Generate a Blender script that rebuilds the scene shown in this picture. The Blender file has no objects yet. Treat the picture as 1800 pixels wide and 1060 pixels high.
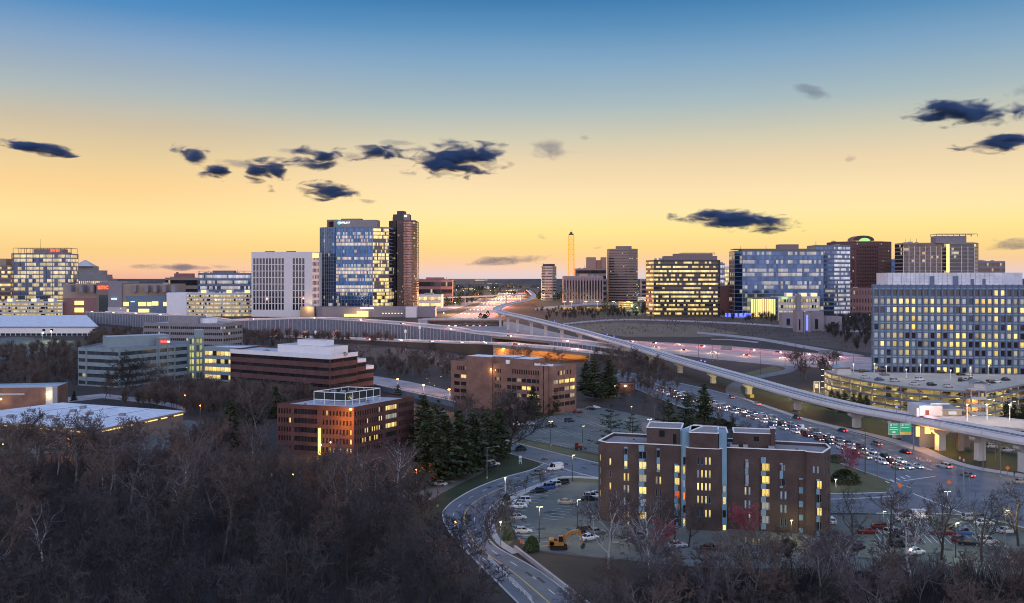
import bpy, math, random
from mathutils import Vector, Matrix, noise
random.seed(7)
R = math.radians
F, HY, H = 1559.0, 487.0, 60.0          # focal length in photo pixels, eye-level row, eye height (m)
def D(py, z=0.0): return (H - z) * F / (py - HY)
def X(px, d): return (px - 900.0) / F * d
def Z(py, d): return H - (py - HY) / F * d
def G(px, py, z=0.0):
    d = D(py, z); return (X(px, d), d)
def P(px, d): return (X(px, d), d)
scene = bpy.context.scene
col = scene.collection
def lin(c):
    return tuple((v / 255 / 12.92) if v / 255 <= .04045 else ((v / 255 + .055) / 1.055) ** 2.4 for v in c)

# ---------------------------------------------------------------- materials
MATS = {}
def newmat(name):
    m = bpy.data.materials.new(name); m.use_nodes = True
    n = m.node_tree.nodes; n.clear()
    o = n.new('ShaderNodeOutputMaterial'); b = n.new('ShaderNodeBsdfPrincipled')
    m.node_tree.links.new(b.outputs[0], o.inputs[0])
    MATS[name] = m
    return m, m.node_tree, b
def mat(name, c, rough=.8, metal=0., var=.18, scale=.35, c2=None, bump=0., bscale=4., spec=.4):
    m, nt, b = newmat(name); N, L = nt.nodes, nt.links
    b.inputs['Roughness'].default_value = rough; b.inputs['Metallic'].default_value = metal
    b.inputs['Specular IOR Level'].default_value = spec
    if c2 is None: c2 = tuple(min(1, v * (1 + var)) for v in c); c = tuple(v * (1 - var) for v in c)
    g = N.new('ShaderNodeNewGeometry')
    t = N.new('ShaderNodeTexNoise'); t.inputs['Scale'].default_value = scale; t.inputs['Detail'].default_value = 6; t.inputs['Roughness'].default_value = .65
    L.new(g.outputs['Position'], t.inputs['Vector'])
    r = N.new('ShaderNodeValToRGB'); r.color_ramp.elements[0].position = .32; r.color_ramp.elements[1].position = .68
    r.color_ramp.elements[0].color = (*c, 1); r.color_ramp.elements[1].color = (*c2, 1)
    L.new(t.outputs['Fac'], r.inputs[0]); L.new(r.outputs[0], b.inputs['Base Color'])
    if bump:
        t2 = N.new('ShaderNodeTexNoise'); t2.inputs['Scale'].default_value = bscale; L.new(g.outputs['Position'], t2.inputs['Vector'])
        bp = N.new('ShaderNodeBump'); bp.inputs['Strength'].default_value = bump; L.new(t2.outputs['Fac'], bp.inputs['Height']); L.new(bp.outputs[0], b.inputs['Normal'])
    return m
def brick(name, c, mortar=None, h=.09):
    m, nt, b = newmat(name); N, L = nt.nodes, nt.links
    b.inputs['Roughness'].default_value = .9; b.inputs['Specular IOR Level'].default_value = .2
    g = N.new('ShaderNodeNewGeometry'); sp = N.new('ShaderNodeSeparateXYZ'); L.new(g.outputs['Position'], sp.inputs[0])
    ad = N.new('ShaderNodeMath'); ad.operation = 'ADD'; L.new(sp.outputs[0], ad.inputs[0]); L.new(sp.outputs[1], ad.inputs[1])
    cb = N.new('ShaderNodeCombineXYZ'); L.new(ad.outputs[0], cb.inputs[0]); L.new(sp.outputs[2], cb.inputs[1])
    br = N.new('ShaderNodeTexBrick'); L.new(cb.outputs[0], br.inputs['Vector'])
    br.inputs['Scale'].default_value = 1; br.inputs['Brick Width'].default_value = h * 2.6; br.inputs['Row Height'].default_value = h
    br.inputs['Mortar Size'].default_value = .008
    br.inputs['Color1'].default_value = (*[v * .8 for v in c], 1); br.inputs['Color2'].default_value = (*[v * 1.25 for v in c], 1)
    br.inputs['Mortar'].default_value = (*(mortar or [v * 1.5 for v in c]), 1)
    t = N.new('ShaderNodeTexNoise'); t.inputs['Scale'].default_value = .25; t.inputs['Detail'].default_value = 5
    L.new(g.outputs['Position'], t.inputs['Vector'])
    mr = N.new('ShaderNodeMapRange'); mr.inputs[1].default_value = .3; mr.inputs[2].default_value = .7; mr.inputs[3].default_value = .8; mr.inputs[4].default_value = 1.2
    L.new(t.outputs['Fac'], mr.inputs[0])
    mx = N.new('ShaderNodeMix'); mx.data_type = 'RGBA'; mx.blend_type = 'MULTIPLY'; mx.inputs[0].default_value = 1
    L.new(br.outputs[0], mx.inputs[6]); L.new(mr.outputs[0], mx.inputs[7]); L.new(mx.outputs[2], b.inputs['Base Color'])
    return m
def emit(name, c, s, sample=False):
    m, nt, b = newmat(name)
    b.inputs['Base Color'].default_value = (*[v * .5 for v in c], 1)
    b.inputs['Emission Color'].default_value = (*c, 1); b.inputs['Emission Strength'].default_value = s
    if not sample: m.cycles.emission_sampling = 'NONE'
    return m
def glass(name, tint=(.04, .05, .06), frac=.3, ca=(1., .78, .3), cb=(1., .9, .62), s=1.0, metal=0., rough=.06, detail=1., spec=.8, rowfrac=0., cc=None):
    """window glass; each cell of the UV grid is one room, some of them lit from inside"""
    m, nt, b = newmat(name); N, L = nt.nodes, nt.links
    b.inputs['Base Color'].default_value = (*tint, 1); b.inputs['Metallic'].default_value = metal
    b.inputs['Roughness'].default_value = rough; b.inputs['Specular IOR Level'].default_value = spec
    def node(t, **k):
        n = N.new(t)
        for a, v in k.items(): setattr(n, a, v)
        return n
    def M(op, a, bb=None, cl=False):
        n = node('ShaderNodeMath', operation=op, use_clamp=cl)
        for i, v in enumerate((a, bb)):
            if v is None: continue
            if isinstance(v, (int, float)): n.inputs[i].default_value = v
            else: L.new(v, n.inputs[i])
        return n.outputs[0]
    uv = node('ShaderNodeUVMap'); oi = node('ShaderNodeObjectInfo')
    fl = node('ShaderNodeVectorMath', operation='FLOOR'); L.new(uv.outputs[0], fl.inputs[0])
    fr = node('ShaderNodeVectorMath', operation='FRACTION'); L.new(uv.outputs[0], fr.inputs[0])
    sf = node('ShaderNodeSeparateXYZ'); L.new(fr.outputs[0], sf.inputs[0])
    w = M('MULTIPLY', oi.outputs['Random'], 91.7)
    wn = node('ShaderNodeTexWhiteNoise', noise_dimensions='4D'); L.new(fl.outputs[0], wn.inputs['Vector']); L.new(w, wn.inputs['W'])
    sc = node('ShaderNodeSeparateColor'); L.new(wn.outputs['Color'], sc.inputs[0])
    # neighbouring rooms tend to be lit together
    n2 = node('ShaderNodeTexNoise', noise_dimensions='4D'); n2.inputs['Scale'].default_value = .21; n2.inputs['Detail'].default_value = 1
    L.new(fl.outputs[0], n2.inputs['Vector']); L.new(w, n2.inputs['W'])
    v = M('ADD', M('MULTIPLY', wn.outputs['Value'], .5), M('MULTIPLY', M('MULTIPLY', M('SUBTRACT', n2.outputs['Fac'], .28), 2.2), .5))
    if rowfrac: v = M('ADD', M('MULTIPLY', v, 1 - rowfrac), M('MULTIPLY', oi.outputs['Random'], rowfrac))
    lit = M('LESS_THAN', v, frac)
    # contents: bright ceiling, darker furniture low down, blinds
    nz = node('ShaderNodeTexNoise', noise_dimensions='4D'); nz.inputs['Scale'].default_value = 4.3; nz.inputs['Detail'].default_value = 3
    L.new(uv.outputs[0], nz.inputs['Vector']); L.new(w, nz.inputs['W'])
    furn = M('GREATER_THAN', M('ADD', nz.outputs['Fac'], M('MULTIPLY', sf.outputs[1], .55)), .60 - .0)
    body = M('ADD', .35, M('MULTIPLY', furn, .65))
    body = M('ADD', M('MULTIPLY', body, detail), 1 - detail)
    br = M('MULTIPLY', body, M('ADD', .45, M('MULTIPLY', sc.outputs[0], .75)))
    e = M('MULTIPLY', M('MULTIPLY', lit, br), s)
    mx = node('ShaderNodeMix', data_type='RGBA'); mx.inputs[6].default_value = (*ca, 1); mx.inputs[7].default_value = (*cb, 1)
    L.new(sc.outputs[1], mx.inputs[0])
    outc = mx.outputs[2]
    if cc:
        m3 = node('ShaderNodeMix', data_type='RGBA'); L.new(M('LESS_THAN', sc.outputs[2], .18), m3.inputs[0]); L.new(outc, m3.inputs[6]); m3.inputs[7].default_value = (*cc, 1)
        outc = m3.outputs[2]
    L.new(outc, b.inputs['Emission Color']); L.new(e, b.inputs['Emission Strength'])
    # faint tint differences between panes
    tm = node('ShaderNodeMix', data_type='RGBA'); tm.inputs[6].default_value = (*[x * .7 for x in tint], 1); tm.inputs[7].default_value = (*[min(1, x * 1.3) for x in tint], 1)
    L.new(sc.outputs[2], tm.inputs[0]); L.new(tm.outputs[2], b.inputs['Base Color'])
    m.cycles.emission_sampling = 'NONE'
    return m

M_ = MATS
brick('apt_brick', (.068, .05, .047)); brick('red_brick', (.088, .046, .042)); brick('tan_brick', (.19, .108, .085)); brick('dark_brick', (.098, .052, .05))
mat('concrete', (.36, .35, .36), var=.12, scale=.3); mat('concrete_pale', (.5, .49, .48), var=.1); mat('concrete_dark', (.16, .155, .16))
mat('asphalt', (.09, .1, .122), c2=(.17, .182, .205), scale=.16, rough=.65); mat('asphalt_lot', (.085, .093, .088), c2=(.15, .158, .145), scale=.12)
mat('highway', (.24, .205, .21), c2=(.44, .37, .37), scale=.09); mat('sidewalk', (.42, .39, .37), var=.12); mat('kerb', (.5, .48, .45), var=.1)
mat('paint', (.75, .74, .7), var=.12, scale=2); mat('paint_yellow', (.7, .5, .12), var=.1)
mat('roof_grey', (.42, .42, .46), var=.14, scale=.5); mat('roof_white', (.5, .51, .56), c2=(.74, .75, .8), scale=.22); mat('roof_dark', (.2, .2, .23)); mat('roof_brown', (.22, .2, .2), c2=(.3, .27, .265), scale=.5)
mat('white_trim', (.8, .79, .78), var=.05, rough=.5); mat('steel_blue', (.17, .3, .4), rough=.45, var=.08); mat('office_frame', (.12, .155, .235), rough=.6, var=.07)
mat('white_panel', (.6, .58, .6), var=.06, rough=.6); mat('white_wall', (.68, .68, .72), var=.06); mat('teal_panel', (.2, .26, .285), var=.1); mat('grey_panel', (.215, .205, .22), var=.12)
mat('brown_panel', (.22, .17, .155), var=.1); mat('mall_tan', (.3, .235, .19), var=.07); mat('mall_brown', (.19, .15, .15), var=.07); mat('mall_grey', (.22, .2, .23), var=.07); mat('mall_red', (.22, .12, .12)); mat('mall_blue', (.13, .18, .26))
mat('dark_frame', (.05, .045, .05), rough=.5); mat('frame_metal', (.3, .31, .34), rough=.4, metal=.5); mat('pole_metal', (.24, .24, .26), rough=.45, metal=.6); mat('pole_dark', (.045, .045, .05), rough=.5); mat('wood_pole', (.11, .085, .07))
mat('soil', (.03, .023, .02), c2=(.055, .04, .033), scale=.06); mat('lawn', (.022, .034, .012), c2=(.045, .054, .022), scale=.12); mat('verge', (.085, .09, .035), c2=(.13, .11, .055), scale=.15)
mat('asphalt_old', (.045, .048, .055), var=.2, scale=.8); mat('asphalt_pale', (.15, .152, .16), var=.15, scale=.5); mat('dry_grass', (.13, .09, .065), c2=(.21, .15, .1), scale=.035); mat('embank', (.06, .04, .034), c2=(.12, .078, .058), scale=.03)
mat('bark', (.04, .034, .032), var=.3, scale=1.5); mat('bark_brown', (.092, .07, .06), var=.3, scale=1.5); mat('bark_grey', (.19, .175, .175), var=.3, scale=1.5); mat('twig_dark', (.05, .04, .038), var=.3, scale=1.5); mat('bark_mauve', (.085, .066, .07), var=.3, scale=1.); mat('bark_pale', (.42, .4, .41), var=.3, scale=2); mat('scrub', (.07, .05, .04), c2=(.16, .11, .08), scale=.2); mat('bark_shaded', (.042, .036, .038), var=.3, scale=1.5); mat('twig_warm', (.1, .07, .058), var=.3, scale=.4); mat('redbud', (.28, .07, .09), var=.3, scale=1)
mat('needles', (.02, .032, .013), c2=(.06, .08, .03), scale=.8); mat('needles_blue', (.022, .036, .02), c2=(.06, .078, .036), scale=.8); mat('leaf_green', (.05, .085, .03), c2=(.09, .12, .045), scale=1.2)
mat('panel_wall', (.12, .14, .19), var=.22, scale=.25); mat('roof_deck', (.46, .4, .33), var=.14, scale=.3); mat('track', (.52, .53, .56), var=.14, scale=.2); mat('via_concrete', (.5, .48, .49), var=.14, scale=.25); mat('rail', (.07, .06, .06), rough=.4); mat('parapet', (.68, .67, .69), var=.06, scale=.3)
mat('tyre', (.02, .02, .02)); mat('hub', (.4, .4, .42), rough=.3, metal=.8); mat('car_glass', (.015, .018, .022), rough=.05, var=.02, spec=.8)
mat('orange_paint', (.48, .19, .03), rough=.5, var=.15, scale=2); mat('cone', (.8, .2, .04)); mat('sign_green', (.01, .2, .1), rough=.4, var=.03); mat('sign_yellow', (.8, .5, .03), rough=.4); mat('sign_white', (.8, .8, .78), rough=.4, var=.02); mat('sign_blue', (.04, .15, .5)); mat('metal_roof', (.38, .45, .55), rough=.3, metal=.7)
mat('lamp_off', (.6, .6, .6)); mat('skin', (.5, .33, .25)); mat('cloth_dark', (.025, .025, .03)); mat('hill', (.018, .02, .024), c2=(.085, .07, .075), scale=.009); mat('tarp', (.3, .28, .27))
for n, c in dict(white=(.75, .75, .76), silver=(.45, .46, .48), black=(.015, .015, .017), grey=(.15, .16, .17), red=(.14, .012, .015), blue=(.04, .1, .28), navy=(.02, .03, .07), beige=(.42, .36, .27), green=(.03, .09, .06), brown=(.1, .06, .04)).items():
    m = mat('car_' + n, c, rough=.3, metal=.15, var=.03, spec=.6)
emit('head_lit', (1, .84, .6), 8); emit('tail_lit', (1, .06, .03), 9); emit('head_far', (1, .8, .45), 26); emit('tail_far', (1, .1, .05), 26); emit('tube_warm', (1, .8, .35), 3)
mat('head_off', (.6, .62, .65), rough=.2, var=.02); mat('tail_off', (.25, .02, .02), rough=.3, var=.02)
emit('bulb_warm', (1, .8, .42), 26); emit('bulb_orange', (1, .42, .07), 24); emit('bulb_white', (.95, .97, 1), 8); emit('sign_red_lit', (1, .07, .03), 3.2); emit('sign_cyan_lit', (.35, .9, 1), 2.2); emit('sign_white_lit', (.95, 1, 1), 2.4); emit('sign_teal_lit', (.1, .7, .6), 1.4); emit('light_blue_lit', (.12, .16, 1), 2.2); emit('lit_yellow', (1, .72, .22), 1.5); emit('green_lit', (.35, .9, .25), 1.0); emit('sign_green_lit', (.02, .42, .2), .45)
emit('lattice_glow', (1, .36, .035), .95); emit('bulb_near', (1, .84, .45), 9)  # lattice members emit by themselves, floodlit glow put into their material
# glazing
glass('g_dark', (.02, .024, .03), frac=.0); glass('g_room', (.02, .02, .02), frac=2, s=1.25, detail=.75, ca=(1, .66, .14), cb=(1, .8, .34)); glass('g_dim', (.1, .13, .15), frac=2, s=.42, ca=(1, .75, .3), cb=(.85, .85, .8), detail=.8)
glass('g_pale', (.3, .36, .4), frac=2, s=.16, ca=(.8, .9, 1), cb=(.9, .9, .85)); glass('g_redroom', (.1, .03, .02), frac=2, s=1.1, ca=(1, .16, .04), cb=(1, .25, .08))
glass('g_curtain', (.45, .5, .55), frac=.0, rough=.5)
glass('g_office', (.02, .022, .03), frac=.1, s=1.0); glass('g_teal', (.05, .07, .09), frac=.12, s=.9, metal=.2); glass('g_tower_blue', (.05, .125, .27), frac=.46, s=.72, metal=.85, rough=.08, rowfrac=.55, ca=(1, .7, .26), cb=(1, .84, .48), cc=(1, .5, .25))
glass('g_tower_blue_dark', (.035, .09, .2), frac=.2, s=.8, metal=.85, rough=.08, ca=(1, .8, .4), cb=(.9, .95, 1)); glass('g_bronze', (.1, .07, .06), frac=.22, s=.9, metal=.5, ca=(1, .66, .3)); glass('g_pink', (.42, .24, .2), frac=.12, s=.8, metal=.75, rough=.1)
glass('g_lit_office', (.03, .028, .026), frac=.55, s=1.35, ca=(1, .66, .16), cb=(1, .82, .4), rowfrac=.25); glass('g_shopping', (.03, .03, .03), frac=.8, s=1.4, ca=(1, .6, .16), cb=(1, .85, .5)); glass('g_few', (.03, .028, .035), frac=.2, s=1.1, ca=(1, .7, .3)); glass('g_wide_blue', (.075, .13, .24), frac=.3, s=.5, metal=.8, rough=.1, rowfrac=.55, ca=(1, .76, .34), cb=(1, .88, .6))
glass('g_yellow_tower', (.05, .08, .13), frac=.6, s=.95, metal=.4, ca=(1, .66, .18), cb=(1, .82, .42)); glass('g_white_rows', (.12, .18, .28), frac=.62, s=.6, metal=.5, ca=(.85, .85, 1), cb=(1, .85, .65)); glass('g_deck', (.02, .02, .02), frac=.62, s=.85, ca=(1, .66, .2), cb=(1, .86, .5)); glass('g_atrium', (.1, .13, .1), frac=.6, s=.8, ca=(.75, .85, .2), cb=(1, .85, .4)); glass('g_plain_dark', (.022, .02, .025), frac=.07, s=.9); glass('g_void', (.02, .02, .022), frac=.2, s=.9, ca=(1, .8, .5))
glass('g_green_dark', (.04, .05, .05), frac=.16, s=1.1)

# ---------------------------------------------------------------- mesh helper
class MB:
    def __init__(s): s.v = []; s.f = []; s.m = []; s.uv = []; s.mats = []
    def mi(s, name):
        if name not in s.mats: s.mats.append(name)
        return s.mats.index(name)
    def face(s, pts, mt, uv=None):
        b = len(s.v); s.v.extend(pts); s.f.append(tuple(range(b, b + len(pts)))); s.m.append(s.mi(mt)); s.uv.append(uv)
    def faces(s, pts, fs, mt):
        b = len(s.v); s.v.extend(pts); k = s.mi(mt)
        for f in fs: s.f.append(tuple(b + i for i in f)); s.m.append(k); s.uv.append(None)
    def box(s, x0, x1, y0, y1, z0, z1, mt):
        s.faces([(x0, y0, z0), (x1, y0, z0), (x1, y1, z0), (x0, y1, z0), (x0, y0, z1), (x1, y0, z1), (x1, y1, z1), (x0, y1, z1)],
                [(0, 3, 2, 1), (4, 5, 6, 7), (0, 1, 5, 4), (1, 2, 6, 5), (2, 3, 7, 6), (3, 0, 4, 7)], mt)
    def bar(s, p, q, w, h, mt):      # box beam from p to q (bottom centre line), width w, height h
        p = Vector(p); q = Vector(q); d = q - p; n = Vector((d.y, -d.x, 0))
        n = (n.normalized() if n.length > 1e-6 else Vector((1, 0, 0))) * (w / 2); u = Vector((0, 0, h))
        if abs(d.x) + abs(d.y) < 1e-6: u = Vector((0, h, 0)); 
        s.faces([tuple(a) for a in (p + n, p - n, q - n, q + n, p + n + u, p - n + u, q - n + u, q + n + u)],
                [(0, 1, 2, 3), (4, 7, 6, 5), (0, 4, 5, 1), (1, 5, 6, 2), (2, 6, 7, 3), (3, 7, 4, 0)], mt)
    def prism(s, pts, z0, z1, mt, mtop=None):
        n = len(pts)
        s.face([(x, y, z1) for x, y in pts], mtop or mt)
        for i in range(n):
            a = pts[i]; b = pts[(i + 1) % n]
            s.face([(a[0], a[1], z0), (b[0], b[1], z0), (b[0], b[1], z1), (a[0], a[1], z1)], mt)
    def tube(s, p, q, r0, r1, mt, n=6, cap=True):
        p = Vector(p); q = Vector(q); d = (q - p)
        if d.length < 1e-6: return
        d.normalize(); a = d.orthogonal().normalized(); b = d.cross(a)
        vs = []
        for c, r in ((p, r0), (q, r1)):
            for i in range(n):
                t = 2 * math.pi * i / n; vs.append(tuple(c + (a * math.cos(t) + b * math.sin(t)) * r))
        fs = [(i, (i + 1) % n, n + (i + 1) % n, n + i) for i in range(n)]
        if cap: fs += [tuple(range(n - 1, -1, -1)), tuple(range(n, 2 * n))]
        s.faces(vs, fs, mt)
    def poly(s, pts, r, mt, n=3):     # limb along a polyline with radii r
        k = s.mi(mt); b = len(s.v); m = len(pts)
        for j, p in enumerate(pts):
            d = (pts[min(j + 1, m - 1)] - pts[max(j - 1, 0)]).normalized(); a = d.orthogonal().normalized(); c = d.cross(a)
            for i in range(n):
                t = 2 * math.pi * i / n; s.v.append(tuple(p + (a * math.cos(t) + c * math.sin(t)) * r[j]))
        for j in range(m - 1):
            for i in range(n):
                s.f.append((b + j * n + i, b + j * n + (i + 1) % n, b + (j + 1) * n + (i + 1) % n, b + (j + 1) * n + i)); s.m.append(k); s.uv.append(None)
    def mesh(s, name, off=(0, 0, 0)):
        me = bpy.data.meshes.new(name)
        ox, oy, oz = off
        me.from_pydata([(x - ox, y - oy, z - oz) for x, y, z in s.v], [], s.f)
        for n in s.mats: me.materials.append(MATS[n])
        if len(s.mats) > 1: me.polygons.foreach_set('material_index', s.m)
        if any(u is not None for u in s.uv):
            l = me.uv_layers.new(name='UVMap'); fl = []
            for f, u in zip(s.f, s.uv):
                if u is None: fl.extend([0.0] * (2 * len(f)))
                else:
                    for a in u: fl.extend(a)
            l.data.foreach_set('uv', fl)
        me.update(); return me
def wloc(o):
    v = Vector((0, 0, 0))
    while o: v += o.location; o = o.parent
    return v
def add(name, data, parent=None, loc=(0, 0, 0), rz=0):
    o = bpy.data.objects.new(name, data); col.objects.link(o); o.parent = parent; o.location = loc; o.rotation_euler = (0, 0, rz); return o
def tag(o, label=None, cat=None, group=None, kind=None):
    if label: o['label'] = label
    if cat: o['category'] = cat
    if group: o['group'] = group
    if kind: o['kind'] = kind
    return o
def empty(name, loc, label, cat, group=None, rz=0):
    return tag(add(name, None, None, loc, rz), label, cat, group)
def part(name, mb, parent, label=None, kind=None, smooth=False):   # mb in world coordinates, unrotated parents
    o = add(name, mb.mesh(name, wloc(parent)), parent)
    if smooth: o.data.polygons.foreach_set('use_smooth', [True] * len(o.data.polygons))
    return tag(o, label, kind=kind)
def solo(name, mb, label, cat, org=None, group=None):
    xs = [v[0] for v in mb.v]; ys = [v[1] for v in mb.v]; zs = [v[2] for v in mb.v]
    org = org or ((min(xs) + max(xs)) / 2, (min(ys) + max(ys)) / 2, min(zs))
    o = add(name, mb.mesh(name, org), None, org); return tag(o, label, cat, group)
def struct(name, mb, label=None):
    o = add(name, mb.mesh(name)); o['kind'] = 'structure'
    if label: o['label'] = label
    return o
def spline(pts, n=6):
    out = []; m = len(pts)
    for i in range(m - 1):
        p0, p1, p2, p3 = pts[max(i - 1, 0)], pts[i], pts[i + 1], pts[min(i + 2, m - 1)]
        for k in range(n):
            t = k / n; t2 = t * t; t3 = t2 * t
            out.append(tuple(.5 * ((2 * b) + (c - a) * t + (2 * a - 5 * b + 4 * c - d) * t2 + (3 * b - a - 3 * c + d) * t3) for a, b, c, d in zip(p0, p1, p2, p3)))
    out.append(tuple(pts[-1])); return out
def resample(pts, step):
    out = [pts[0]]; acc = 0
    for a, b in zip(pts, pts[1:]):
        l = math.dist(a, b); t = step - acc
        while t <= l:
            out.append(tuple(x + (y - x) * t / l for x, y in zip(a, b))); t += step
        acc = (acc + l) % step if l else acc
    return out

# ---------------------------------------------------------------- camera, sky, sun
cam = bpy.data.cameras.new('camera'); co = add('camera', cam, None, (0, 0, H)); co.rotation_euler = (R(90), 0, 0)
cam.sensor_width = 36; cam.lens = 36 * F / 1800; cam.shift_y = -(530 - HY) / 1800; cam.clip_end = 60000; cam.clip_start = 1
scene.camera = co
W = bpy.data.worlds.new('World'); scene.world = W; W.use_nodes = True
nt = W.node_tree; N, L = nt.nodes, nt.links; N.clear()
wo = N.new('ShaderNodeOutputWorld'); bg = N.new('ShaderNodeBackground'); L.new(bg.outputs[0], wo.inputs[0])
tc = N.new('ShaderNodeTexCoord'); sp = N.new('ShaderNodeSeparateXYZ'); L.new(tc.outputs['Generated'], sp.inputs[0])
def ramp(stops):
    r = N.new('ShaderNodeValToRGB'); e = r.color_ramp.elements
    mr = N.new('ShaderNodeMapRange'); mr.inputs[1].default_value = 0; mr.inputs[2].default_value = 1; mr.clamp = True
    L.new(sp.outputs[2], mr.inputs[0]); L.new(mr.outputs[0], r.inputs[0])
    while len(e) < len(stops): e.new(.5)
    for k, (p, c) in enumerate(stops): e[k].position = p; e[k].color = (*lin(c), 1)
    return r.outputs[0]
def el(y): t = (HY - y) / F; return t / math.hypot(1, t)
westc = ramp([(0, (222, 208, 212)), (el(474), (240, 206, 190)), (el(458), (248, 207, 158)), (el(438), (253, 216, 142)), (el(405), (255, 230, 150)), (el(375), (254, 231, 170)), (el(335), (249, 224, 176)), (el(290), (236, 213, 174)), (el(240), (206, 202, 180)), (el(185), (168, 187, 192)), (el(110), (130, 167, 197)), (el(50), (92, 145, 188)), (el(0), (62, 124, 176)), (.5, (44, 98, 155)), (1, (90, 130, 185))])
westl = ramp([(0, (244, 184, 158)), (el(472), (252, 203, 158)), (el(445), (252, 211, 140)), (el(395), (255, 229, 160)), (el(340), (252, 212, 150)), (el(300), (236, 208, 156)), (el(240), (206, 192, 166)), (el(190), (176, 186, 186)), (el(110), (136, 166, 198)), (el(50), (84, 142, 194)), (el(0), (60, 130, 190)), (.5, (44, 98, 155)), (1, (90, 130, 185))])
dv = N.new('ShaderNodeMath'); dv.operation = 'DIVIDE'; L.new(sp.outputs[0], dv.inputs[0]); L.new(sp.outputs[1], dv.inputs[1])
ml = N.new('ShaderNodeMapRange'); ml.interpolation_type = 'SMOOTHSTEP'; ml.inputs[1].default_value = -.45; ml.inputs[2].default_value = -.05; L.new(dv.outputs[0], ml.inputs[0])
mw = N.new('ShaderNodeMix'); mw.data_type = 'RGBA'; L.new(ml.outputs[0], mw.inputs[0]); L.new(westl, mw.inputs[6]); L.new(westc, mw.inputs[7]); west = mw.outputs[2]
east0 = ramp([(0, (178, 168, 182)), (.08, (210, 188, 188)), (.25, (194, 190, 202)), (.6, (158, 168, 198)), (1, (100, 135, 185))])
eb = N.new('ShaderNodeVectorMath'); eb.operation = 'SCALE'; L.new(east0, eb.inputs[0]); eb.inputs['Scale'].default_value = 2.65; east = eb.outputs[0]
mr = N.new('ShaderNodeMapRange'); mr.interpolation_type = 'SMOOTHSTEP'; mr.inputs[1].default_value = -.5; mr.inputs[2].default_value = .6; L.new(sp.outputs[1], mr.inputs[0])
mx = N.new('ShaderNodeMix'); mx.data_type = 'RGBA'; L.new(mr.outputs[0], mx.inputs[0]); L.new(east, mx.inputs[6]); L.new(west, mx.inputs[7])
# broad unevenness of the high thin cloud
nz = N.new('ShaderNodeTexNoise'); nz.inputs['Scale'].default_value = 1.6; nz.inputs['Detail'].default_value = 3
mp = N.new('ShaderNodeMapping'); mp.inputs['Scale'].default_value = (1.2, 1, 7); L.new(tc.outputs['Generated'], mp.inputs[0]); L.new(mp.outputs[0], nz.inputs['Vector'])
m2 = N.new('ShaderNodeMapRange'); m2.inputs[1].default_value = .3; m2.inputs[2].default_value = .7; m2.inputs[3].default_value = .975; m2.inputs[4].default_value = 1.025; L.new(nz.outputs['Fac'], m2.inputs[0])
mm = N.new('ShaderNodeMix'); mm.data_type = 'RGBA'; mm.blend_type = 'MULTIPLY'; mm.inputs[0].default_value = 1; L.new(mx.outputs[2], mm.inputs[6]); L.new(m2.outputs[0], mm.inputs[7])
sky = N.new('ShaderNodeTexSky'); sky.sky_type = 'NISHITA'; sky.sun_disc = False; sky.sun_elevation = R(1.0); sky.sun_rotation = R(-3)
ms = N.new('ShaderNodeMix'); ms.data_type = 'RGBA'; ms.blend_type = 'ADD'; ms.inputs[0].default_value = .002; L.new(mm.outputs[2], ms.inputs[6]); L.new(sky.outputs[0], ms.inputs[7])
L.new(ms.outputs[2], bg.inputs[0]); bg.inputs[1].default_value = 1.0
sun = bpy.data.lights.new('sun', 'SUN'); sun.energy = .35; sun.angle = R(8); sun.color = (1, .62, .35)
so = add('sun', sun, None, (0, 0, 300)); so.rotation_euler = (R(-86), 0, R(3))
scene.view_settings.view_transform = 'Standard'; scene.view_settings.look = 'None'; scene.view_settings.exposure = 0; scene.view_settings.gamma = 1
cy = scene.cycles; cy.use_denoising = True; cy.denoiser = 'OPENIMAGEDENOISE'; cy.denoising_prefilter = 'ACCURATE'; cy.denoising_input_passes = 'RGB_ALBEDO_NORMAL'; cy.filter_width = 1.05; cy.max_bounces = 5; cy.diffuse_bounces = 2; cy.glossy_bounces = 2; cy.transparent_max_bounces = 4; cy.volume_bounces = 1
cy.sample_clamp_indirect = 2.5; cy.sample_clamp_direct = 12; cy.caustics_reflective = False; cy.caustics_refractive = False; cy.volume_step_rate = 2; cy.volume_max_steps = 64; cy.use_fast_gi = False
def point(parent, loc, e, c, r=.3, name='lamp_light'):
    l = bpy.data.lights.new(name, 'POINT'); l.energy = e; l.color = c; l.shadow_soft_size = r
    base = wloc(parent) if parent else Vector((0, 0, 0))
    return add(name, l, parent, Vector(loc) - base)
# ================================================================= GROUND, ROADS, EMBANKMENTS
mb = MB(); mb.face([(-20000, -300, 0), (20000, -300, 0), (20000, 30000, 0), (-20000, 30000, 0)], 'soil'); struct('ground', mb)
def gpx(pts, z=0.): return [(*G(x, y), z) for x, y in pts]
def patch(name, pts, z, mt, smooth=0):
    p = [G(*q) for q in pts]
    if smooth: p = spline(p + [p[0]], smooth)[:-1]
    mb = MB(); mb.face([(x, y, z) for x, y in p], mt); return struct(name, mb)
def ribbon(mb, A, B, mt):
    for i in range(len(A) - 1): mb.face([A[i], B[i], B[i + 1], A[i + 1]], mt)
def road(name, near, far, z, mt, n=6, kerbs=True):
    A = [(x, y, z) for x, y in spline([G(*p) for p in near], n)]; B = [(x, y, z) for x, y in spline([G(*p) for p in far], n)]
    mb = MB(); ribbon(mb, A, B, mt); struct(name, mb)
    if kerbs:
        mb = MB()
        for E in (A, B):
            for a, b in zip(E, E[1:]): mb.bar((a[0], a[1], 0), (b[0], b[1], 0), .3, .14 + z, 'kerb')
        struct('kerb', mb)
    return A, B
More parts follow.
